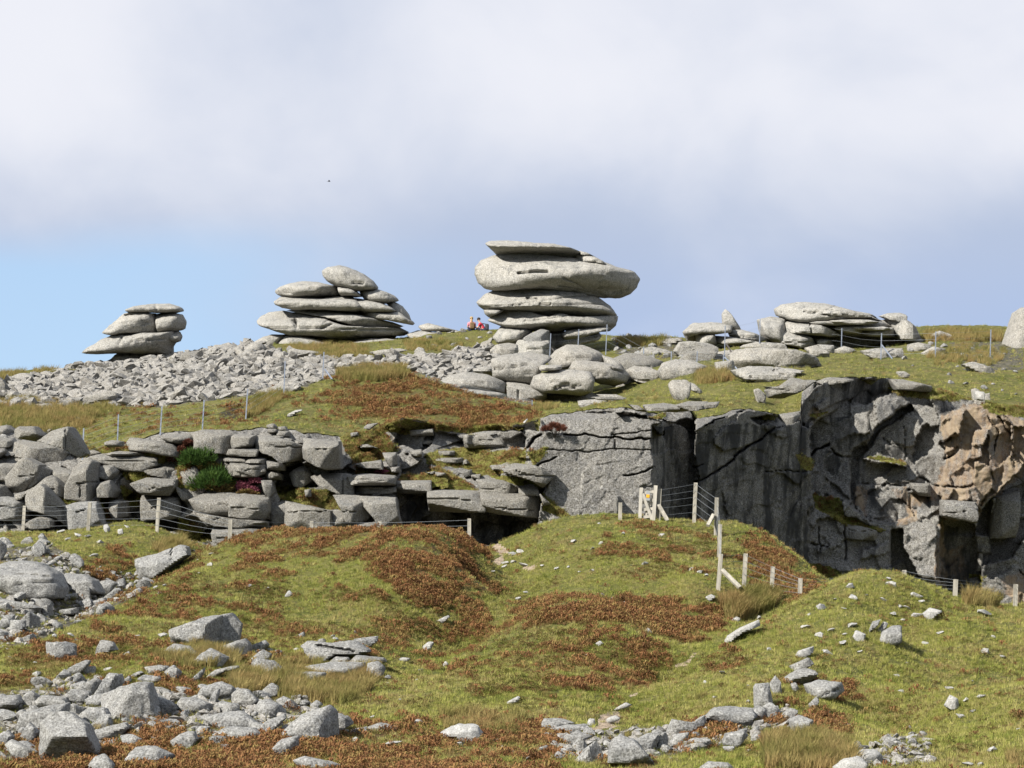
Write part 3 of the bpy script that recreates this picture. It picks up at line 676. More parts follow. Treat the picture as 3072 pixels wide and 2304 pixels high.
# ================================================================== rock builders
_cg = {}
def cubegrid(nx, ny, nz):
    key = (nx, ny, nz)
    if key in _cg: return _cg[key]
    vs, fs = [], []
    def face(a, b, c, s, na, nb):
        u = np.linspace(-1, 1, na + 1); v = np.linspace(-1, 1, nb + 1)
        uu, vv = np.meshgrid(u, v, indexing='ij')
        p = np.zeros((na + 1, nb + 1, 3)); p[..., a] = uu; p[..., b] = vv; p[..., c] = s
        o = sum(len(k) for k in vs)
        f = grid_faces(na + 1, nb + 1) + o
        # orientation: (a,b,c) cyclic and s=+1 gives outward with u x v = +c ; grid faces run i, i+1(v), ... -> flip
        cyc = (a, b, c) in ((0, 1, 2), (1, 2, 0), (2, 0, 1))
        if cyc == (s > 0): f = f[:, ::-1]
        vs.append(p.reshape(-1, 3)); fs.append(f)
    for s in (-1, 1):
        face(0, 1, 2, s, nx, ny); face(1, 2, 0, s, ny, nz); face(2, 0, 1, s, nz, nx)
    v = np.concatenate(vs); f = np.concatenate(fs)
    r = np.round(v * 4096).astype(np.int64)
    _, first, inv = np.unique(r, axis=0, return_index=True, return_inverse=True)
    _cg[key] = (v[first], inv.ravel()[f])
    return _cg[key]
def outline_radius(poly):
    """poly in normalised coordinates around 0: radius as a function of the angle"""
    m = []
    for (x0_, y0_), (x1_, y1_) in zip(poly, np.roll(poly, -1, 0)):
        t = np.linspace(0, 1, 60, endpoint=False)[:, None]
        m.append(np.array([x0_, y0_]) * (1 - t) + np.array([x1_, y1_]) * t)
    m = np.concatenate(m); a = np.arctan2(m[:, 1], m[:, 0]); r = np.hypot(m[:, 0], m[:, 1])
    nb = 512; out = np.full(nb, np.nan)
    idx = ((a + np.pi) / (2 * np.pi) * nb).astype(int) % nb
    for i, q in zip(idx, r):
        if not (out[i] > q): out[i] = q
    ok = ~np.isnan(out); xs = np.arange(nb)
    out = np.interp(xs, xs[ok], out[ok], period=nb)
    out = (np.roll(out, 1) + 6 * out + np.roll(out, -1)) / 8
    return lambda th: np.interp(((th + np.pi) / (2 * np.pi) * nb) - 0.5, xs, out, period=nb)
def fronts_for(seed, style):
    r = random.Random(seed)
    if style == 'round': return []
    fr = []
    if style in ('slab', 'soft'):
        fr.append((r.uniform(-.2, .2), -.55, .82, r.uniform(.78, .90)))
        fr.append((r.uniform(-.2, .2), -.60, -.78, r.uniform(.93, 1.05)))
        if r.random() < 0.6: fr.append((-.80, -.60, r.uniform(-.2, .3), r.uniform(.82, .95)))
        if r.random() < 0.6: fr.append((.80, -.60, r.uniform(-.3, .2), r.uniform(.82, .95)))
        return fr
    if r.random() < 0.85: fr.append((r.uniform(-.25, .25), -.62, .78, r.uniform(.80, .95)))
    if r.random() < 0.6: fr.append((-.80, -.60, r.uniform(-.25, .3), r.uniform(.86, .99)))
    if r.random() < 0.55: fr.append((.78, -.62, r.uniform(-.3, .3), r.uniform(.84, .99)))
    if r.random() < 0.35: fr.append((r.uniform(-.4, .4), -.75, -.6, r.uniform(.86, .99)))
    return fr + chips(r, 3)
def chips(r, n):
    out = []
    for _ in range(n):
        a = r.uniform(0, 6.283); e = r.uniform(.35, .85)
        out.append((math.cos(a) * math.sqrt(1 - e * e), -e, math.sin(a) * math.sqrt(1 - e * e), r.uniform(.96, 1.12)))
    return out
STY = {'round': (3.4, .035), 'slab': (8.0, .045), 'soft': (9.0, .050), 'block': (34.0, .042), 'rough': (16.0, .075)}
_rock_n = [0]
def crag(name, zone, txt, d=None, T=None, style='block', mat=None, parent=None, off=0.0, fronts=None, cracks=(), sink=0.14, which=('low', 'hill', 'cliff'), at='base', res=6.0, amp=1.0, tilt=None, autocrack=True):
    poly = parse(zone, txt) if isinstance(txt, str) else np.asarray(txt, float)
    _rock_n[0] += 1; seed = _rock_n[0] * 7 + 3
    pmin, pmax = poly.min(0), poly.max(0); wN, hN = pmax - pmin
    if d is None:
        if at == 'base':
            bx_ = poly[poly[:, 1] > pmax[1] - 0.25 * hN][:, 0].mean()
            h = hit(bx_, pmax[1] - 0.06 * hN, which) or hit(bx_, pmax[1] + 12, which)
        else: h = hit((pmin[0] + pmax[0]) / 2, (pmin[1] + pmax[1]) / 2, which)
        d = h[0].y if h else 100.0
        auto = True
    else: auto = False
    if T is None: T = 0.42 * min(wN, 2.2 * hN) / F * d
    if auto: d = d + (0.35 * T if at == 'base' else 0.35 * T)
    d += off
    if auto and at == 'base' and sink:
        k = np.clip((poly[:, 1] - (pmax[1] - 0.3 * hN)) / (0.3 * hN), 0, 1)
        poly = poly.copy(); poly[:, 1] += sink * hN * k; pmax = poly.max(0); hN = pmax[1] - pmin[1]
    Wp = W(poly[:, 0], poly[:, 1], d); q = Wp[:, [0, 2]]
    c = (q.min(0) + q.max(0)) / 2; half = (q.max(0) - q.min(0)) / 2
    R = outline_radius((q - c) / half)
    nx = int(np.clip(wN / res, 5, 110)); nz = int(np.clip(hN / res, 4, 60)); ny = int(np.clip(T * F / d / (res * 2.2), 3, 20))
    v, f = cubegrid(nx, ny, nz)
    pw, am = STY[style]
    rho = np.hypot(v[:, 0], v[:, 2]); th = np.arctan2(v[:, 2], v[:, 0])
    g = (rho / np.maximum(R(th), 0.05)) ** pw + np.abs(v[:, 1]) ** (pw if style != 'block' else 22)
    for (a_, b_, c_, h_) in (list(fronts) + chips(random.Random(seed), 3) if fronts is not None else fronts_for(seed, style)):
        g += np.clip(-v[:, 1] * 2.2, 0, 1) * np.maximum(0, (a_ * v[:, 0] + b_ * v[:, 1] + c_ * v[:, 2]) / h_) ** pw
    u = v * (1 / g ** (1 / pw))[:, None]
    Pw = np.stack([c[0] + u[:, 0] * half[0], d + u[:, 1] * T, c[1] + u[:, 2] * half[1]], -1)
    dip = min(0.19, max(0.0, (YH - (pmin[1] + pmax[1]) / 2) / F)) if tilt is None else tilt      # beds dip a little towards the valley
    Pw[:, 2] += dip * (Pw[:, 1] - d)
    size = min(half[0], half[1] * 1.6, T * 1.5)
    dirn = u / np.maximum(np.linalg.norm(u, axis=1), 1e-6)[:, None]
    so = np.array([seed * 1.37, seed * .71, seed * 2.1])
    a0 = am * size * amp * 1.6
    n = fbm(Pw / size * 0.9 + so, 5, 61, .6) + 0.45 * (1 - 2 * np.abs(fbm(Pw / size * 2.0 + so, 2, 65)))
    Pw = Pw + dirn * (a0 * n)[:, None]
    if style in ('round', 'slab', 'soft'):
        Pw = Pw + dirn * (0.35 * a0 * fbm(Pw * np.array([.8, .8, 2.6]) / size * 2.0 + so, 3, 71))[:, None]
    cracks = list(cracks)
    if wN > 95 and hN > 24 and style != 'round' and autocrack:
        r5 = random.Random(seed + 5)
        for _ in range(1 + (wN > 170)):
            if r5.random() < .7:
                yb = pmin[1] + hN * r5.uniform(.3, .72); sl = r5.uniform(-.10, .10); xa, xb = sorted((r5.uniform(0, .55), r5.uniform(.5, 1)))
                cracks.append(('N', [c_ for k_ in range(6) for c_ in (pmin[0] + wN * (xa + (xb - xa) * k_ / 5), yb + sl * wN * k_ / 5 + r5.uniform(-2.5, 2.5))], r5.uniform(1.2, 1.9), min(.2, .16 * size)))
        if not cracks and r5.random() < .5 and wN < 260:
            xb = pmin[0] + wN * r5.uniform(.25, .75)
            cracks.append(('N', [c_ for k_ in range(5) for c_ in (xb + r5.uniform(-3, 3), pmin[1] + hN * k_ / 4)], 1.3, min(.18, .14 * size)))
    if cracks:
        qx_, qy_ = proj(Pw)
        frn = Pw[:, 1] < d
        for (cz, ct, cw, cd) in cracks:
            l = parse(cz, ct) if isinstance(ct, str) else np.array(ct).reshape(-1, 2); dd = seg_dist(l, qx_, qy_)
            Pw[:, 1] += frn * cd * np.clip(1.5 - dd / cw, 0, 1)
    base = (c[0], d, c[1] - half[1])
    o = mesh_obj(name, Pw, f, mat or M['boulder'], parent, smooth=True, origin=base, sharp=(25 if style in ('block', 'rough') else None))
    return o

# ================================================================== the tors
def tor(name, label, cat, base_px, d):
    e = empty(name, W(base_px[0], base_px[1], d)); tag(e, label, cat); return e
def slabs(parent, zone, d, T, rows, mat='tor', nm='rock_slab', style='slab', vs=1.11):
    for r in rows:
        txt, kw = r[0], dict(r[1]) if len(r) > 1 else {}
        lab = kw.pop('label', None); n = kw.pop('nm', nm); dd = d + kw.pop('dd', 0.0)
        pz = parse(zone, txt); pc = (pz.min(0) + pz.max(0)) / 2; pz = pc + (pz - pc) * np.array([1.005, vs])
        o = crag(n, 'N', pz, dd, kw.pop('T', T), kw.pop('style', style), M[kw.pop('m', mat)], parent, res=kw.pop('res', 5.0), **kw)
        if lab: o['label'] = lab

t1 = tor('granite_tor', 'tall top-heavy stack of huge rounded granite slabs wider above than at its foot', 'rock tor', (1710, 1065), 165)
slabs(t1, '1', 165, 2.6, [
 ('398,212 440,195 560,190 760,205 920,215 1050,240 1130,270 1135,300 1050,315 900,312 780,292 700,274 620,286 520,305 480,280 430,235', dict(label='thin flat capping slab pointed at its left end', T=2.3, style='soft', res=4, fronts=[(0, -.66, -.75, .46), (-.4, -.5, -.7, .6), (0, -.5, .86, .9)])),
 ('1118,262 1180,278 1245,306 1200,306 1130,294', dict(T=1.0)),
 ('1085,300 1150,292 1230,308 1300,342 1340,378 1290,372 1250,352 1180,348 1100,342', dict(T=1.6)),
 ('322,440 330,390 370,345 450,315 560,298 680,290 800,308 900,320 1050,333 1180,348 1300,368 1450,405 1530,425 1573,472 1550,530 1500,572 1430,604 1300,602 1180,582 1050,562 900,545 800,534 680,538 560,552 470,552 400,535 350,500',
    dict(label='largest slab, rounded at the left and drawn out to the right', T=2.9, res=4.0, fronts=[(.1, -.64, -.77, .78), (-.05, -.6, .8, .76), (-.75, -.62, .1, .82), (.6, -.75, -.2, .86)], cracks=[('1', '650,430 760,418 875,418', 3.0, .55)])),
 ('332,652 400,600 520,555 640,540 760,544 900,556 1110,578 1250,620 1350,680 1405,748 1340,752 1250,760 1100,753 960,740 880,752 780,737 680,712 560,712 470,712 400,715 350,682',
    dict(label='broad slab with small hollows in its left face', res=4.0, fronts=[(-.45, -.6, .66, .62), (.55, -.7, .3, .72), (0, -.62, -.78, .82)], cracks=[('1', '720,622 800,632', 3.0, .4), ('1', '820,665 890,668', 3.0, .4)])),
 ('385,715 520,703 560,718 430,768 395,745', dict(T=1.5)),
 ('418,797 460,750 520,718 620,710 700,722 800,752 880,766 960,745 1060,764 1200,770 1350,757 1413,760 1400,825 1350,865 1280,872 1200,855 1080,855 960,868 850,865 740,865 650,872 560,842 480,818',
    dict(label='lowest broad slab with a scalloped upper edge', res=4.0, T=2.5, fronts=[(-.55, -.72, .3, .70), (.5, -.75, .2, .74), (.1, -.6, -.8, .78)])),
 ('980,912 1010,878 1120,860 1250,842 1330,846 1345,868 1200,905 1080,942 1000,944', dict(T=1.7, dd=.1)),
 ('905,905 1000,890 1200,900 1262,888 1286,915 1262,948 1170,968 1060,990 920,1020 880,990', dict(T=1.5, dd=.4, style='soft')),
 ('452,922 520,848 600,845 700,865 760,880 720,935 660,965 560,978 490,962', dict(T=1.5, dd=-.2, style='soft')),
 ('690,930 760,895 830,867 888,880 892,1000 800,1008 690,946', dict(T=.9, dd=-1.6, style='block', nm='rock_block', m='boulder')),
 ('628,988 650,952 740,943 890,955 908,1062 830,1062 740,1050 635,1050', dict(T=1.0, dd=-2.0, style='block', nm='rock_block', fronts=[(-.85, -.5, .1, .80), (.1, -.6, .78, .86), (.8, -.6, 0, .98)])),
 ('800,860 1000,880 1000,1080 880,1080 760,1000', dict(T=1.4, dd=.9, style='soft')),
])
t2 = tor('granite_tor', 'low long stack of smooth overlapping slabs with one tilted egg-shaped stone on top', 'rock tor', (1020, 1020), 178)
slabs(t2, '2', 178, 2.4, [
 ('846,205 900,172 1010,163 1100,183 1230,233 1320,290 1370,348 1340,366 1260,372 1180,380 1080,357 980,338 900,297 860,252', dict(label='tilted egg-shaped stone on the top', T=1.6, style='round', cracks=[('2', '1130,310 1230,318', 3, .3)])),
 ('393,385 450,350 560,318 650,303 780,310 900,335 985,350 1008,412 1000,432 850,432 700,442 550,438 430,427 400,407', dict(T=2.0)),
 ('990,343 1060,350 1140,380 1232,437 1150,442 1020,430 1008,400', dict(T=1.8)),
 ('396,490 450,450 560,443 700,450 850,465 1000,443 1100,450 1180,480 1240,540 1180,582 1050,578 900,562 750,558 600,567 480,547 410,517', dict(T=2.3)),
 ('1150,463 1260,480 1400,508 1500,540 1560,575 1400,598 1250,598 1200,570', dict(T=2.0, dd=.2)),
 ('1193,402 1250,373 1330,370 1430,398 1520,433 1562,470 1540,482 1410,502 1330,487 1250,470 1220,432', dict(T=1.6, dd=.3)),
 ('1410,502 1500,488 1600,540 1665,610 1685,665 1640,655 1560,600 1500,545', dict(T=1.5, dd=1.0)),
 ('1230,605 1380,588 1500,568 1580,598 1650,650 1718,682 1700,704 1600,686 1450,660 1300,650 1200,630', dict(T=1.8, dd=.2)),
 ('480,592 600,568 750,568 900,578 1050,600 1200,622 1350,650 1500,680 1610,718 1480,745 1350,745 1200,725 1050,685 900,645 750,625 600,608', dict(T=2.2)),
 ('240,682 270,640 350,608 480,600 600,615 750,640 880,660 1000,700 1150,730 1300,750 1450,745 1560,730 1655,772 1600,802 1450,807 1250,818 1100,838 980,840 880,828 760,806 620,805 540,798 400,755 290,727 250,702',
    dict(label='longest lowest slab jutting out to the left', T=2.6, res=4, cracks=[('2', '575,660 600,720', 3, .4), ('2', '830,740 930,700', 2.5, .3)])),
 ('560,780 900,800 1300,800 1560,800 1500,860 1200,900 900,900 700,860', dict(T=1.2, dd=1.2)),
 ('640,560 900,580 1200,640 1480,690 1560,760 1300,790 1000,740 760,670', dict(T=1.1, dd=1.1)), ('700,430 1000,430 1250,500 1400,590 1100,620 800,600', dict(T=1.1, dd=1.1)),
 ('425,885 500,825 640,820 780,848 900,880 960,900 900,940 750,960 550,950 450,930', dict(T=1.8, dd=-.6, style='round')),
 ('170,890 280,835 380,808 520,812 460,880 430,945 250,930', dict(T=1.8, dd=-.2, style='round')),
 ('1120,872 1300,843 1450,843 1600,860 1650,882 1500,895 1380,910 1270,925', dict(T=1.4, dd=-.8)),
 ('1635,802 1750,770 1850,780 1950,798 1995,872 1900,895 1800,868 1700,858', dict(T=1.5, dd=-.6, style='soft')),
 ('1745,722 1850,698 2000,733 2180,772 2050,780 1900,770 1790,764', dict(T=1.4)),
 ('1950,802 2100,773 2240,790 2240,890 2100,900 1975,895', dict(T=1.4, dd=-.8, style='soft')),
 ('2150,772 2300,765 2480,800 2700,830 2720,880 2500,890 2200,880', dict(T=1.6, dd=-.3, style='soft')),
 ('2440,850 2600,838 2750,850 2800,905 2640,930 2450,905', dict(T=1.4, dd=-1.0, style='soft')),
])
t3 = tor('granite_tor', 'small leftmost stack of three weathered slabs balanced on a dark narrow foot', 'rock tor', (400, 1095), 175)
slabs(t3, '3', 175, 1.9, [
 ('1040,222 1130,192 1250,175 1400,173 1490,198 1520,228 1440,245 1300,243 1200,238 1080,240', dict(label='thin capping slab with rough upper edge', T=1.5, cracks=[('3', '1290,180 1300,240', 2.5, .25)])),
 ('1022,256 1080,238 1230,242 1240,258 1100,264', dict(T=1.0)),
 ('852,405 920,345 1020,273 1120,257 1280,260 1303,300 1320,340 1312,402 1200,405 1060,408 940,420', dict(label='wedge-shaped block lit on its left face', T=1.7, style='soft', fronts=[(-.7, -.6, .4, .75), (.3, -.8, -.3, .85)], cracks=[('3', '1180,345 1290,305', 2.0, .15)])),
 ('1290,263 1440,253 1500,268 1533,325 1520,372 1450,392 1320,402 1310,330', dict(T=1.5, style='soft')),
 ('693,570 740,530 840,470 940,430 1080,428 1280,423 1445,408 1445,490 1422,520 1422,583 1300,578 1120,577 1000,568 880,573 760,578', dict(label='flat-bottomed slab tapering to a point at the left', T=1.9, style='soft', fronts=[(-.55, -.6, .55, .72), (.5, -.8, -.2, .9)], cracks=[('3', '985,505 1010,450', 2.5, .25)])),
 ('1425,405 1480,400 1504,440 1490,477 1440,492 1415,460', dict(T=1.0)),
 ('885,682 920,630 985,575 1140,575 1200,600 1140,650 1060,700 940,700', dict(T=1.0, dd=.7, style='soft')),
 ('1170,585 1300,582 1380,590 1400,640 1300,690 1160,680', dict(T=.9, dd=.9, style='soft')),
])
t4 = tor('granite_tor', 'flat broken outcrop of jointed slabs overhanging a dark hollow near the right skyline', 'rock tor', (2560, 1060), 165)
slabs(t4, '4', 165, 2.0, [
 ('677,165 720,140 850,128 980,138 1120,168 1250,193 1335,225 1300,242 1150,228 1000,232 950,242 870,242 740,217 690,197', dict(label='long tilted upper slab with a rounded left nose', T=2.0, style='soft', cracks=[('4', '850,175 1000,190 1200,215', 1.8, .35), ('4', '980,165 1120,185', 1.6, .3)])),
 ('865,242 960,226 1100,228 1210,222 1340,240 1398,266 1330,273 1150,258 1000,258 900,258', dict(T=2.0, style='soft')),
 ('720,236 860,240 880,248 1000,282 1080,317 1000,321 880,313 735,307', dict(T=2.0, style='block', cracks=[('4', '890,250 895,315', 1.8, .3)])),
 ('568,236 640,222 735,232 748,300 742,372 640,362 590,312', dict(T=1.8, style='soft')),
 ('995,277 1100,255 1232,266 1232,290 1180,313 1090,303', dict(T=1.8, style='soft')),
 ('1185,312 1250,285 1400,278 1424,332 1340,334 1250,324', dict(T=1.7, style='soft')),
 ('1362,235 1480,240 1530,275 1585,342 1500,340 1430,335 1395,272', dict(T=1.6, style='block', fronts=[(-.8, -.6, .1, .75), (.8, -.5, 0, .7)])),
 ('1322,206 1380,190 1450,188 1480,200 1472,241 1380,227', dict(T=1.0, style='block')),
 ('960,132 1040,138 1035,158 965,150', dict(T=.5, style='block', nm='rock_block')), ('1055,155 1080,148 1100,168 1060,168', dict(T=.4, style='block', nm='rock_block')),
 ('1120,168 1250,190 1320,222 1240,222 1120,196', dict(T=1.4, style='soft', dd=.3)),
 ('640,302 740,308 900,340 932,380 880,402 760,382 640,352', dict(T=1.3, dd=-.5, style='rough')),
 ('900,335 1000,350 1040,375 930,375', dict(T=1.0, dd=-.2, style='rough')),
 ('1430,340 1580,342 1585,372 1500,372', dict(T=1.0, dd=.2)),
 ('740,300 1000,320 1400,330 1580,345 1560,400 1300,420 1000,420 760,380', dict(T=.7, dd=1.9, style='soft')),
 ('700,215 1000,225 1400,240 1540,285 1520,335 1300,325 1000,315 760,300', dict(T=1.2, dd=.9, style='soft')),
 ('900,150 1180,180 1330,222 1180,215 960,190', dict(T=1.2, dd=-1.0, style='block')), ('980,232 1200,222 1330,240 1240,252 1050,250', dict(T=.8, dd=-1.5, style='block')), ('1130,262 1330,268 1410,285 1300,292 1150,285', dict(T=.8, dd=-1.3, style='block')),
], vs=1.2)
t5 = tor('granite_tor', 'weathered outcrop with an upright fin of rock standing on a flat slab', 'rock tor', (2200, 1050), 164)
slabs(t5, '4', 164, 1.6, [
 ('343,192 368,165 395,190 440,250 462,280 400,292 345,257', dict(label='upright pointed fin of rock', T=.6, style='soft', dd=.3)),
 ('103,300 170,250 280,246 400,262 392,302 300,312 200,307 130,333', dict(label='flat slab with a rounded left edge', T=1.8, style='slab')),
 ('180,312 240,295 290,310 312,372 260,402 190,372', dict(T=1.2, dd=-.6, style='soft')),
 ('380,292 460,288 560,318 635,346 560,362 400,332', dict(T=1.6, style='soft', cracks=[('4', '390,325 560,335', 1.6, .3)])),
 ('290,327 400,335 560,362 620,372 520,388 380,378 300,372', dict(T=1.6, dd=-.4, style='soft')),
 ('100,305 200,300 200,360 130,360', dict(T=.8, dd=1.0)),
])

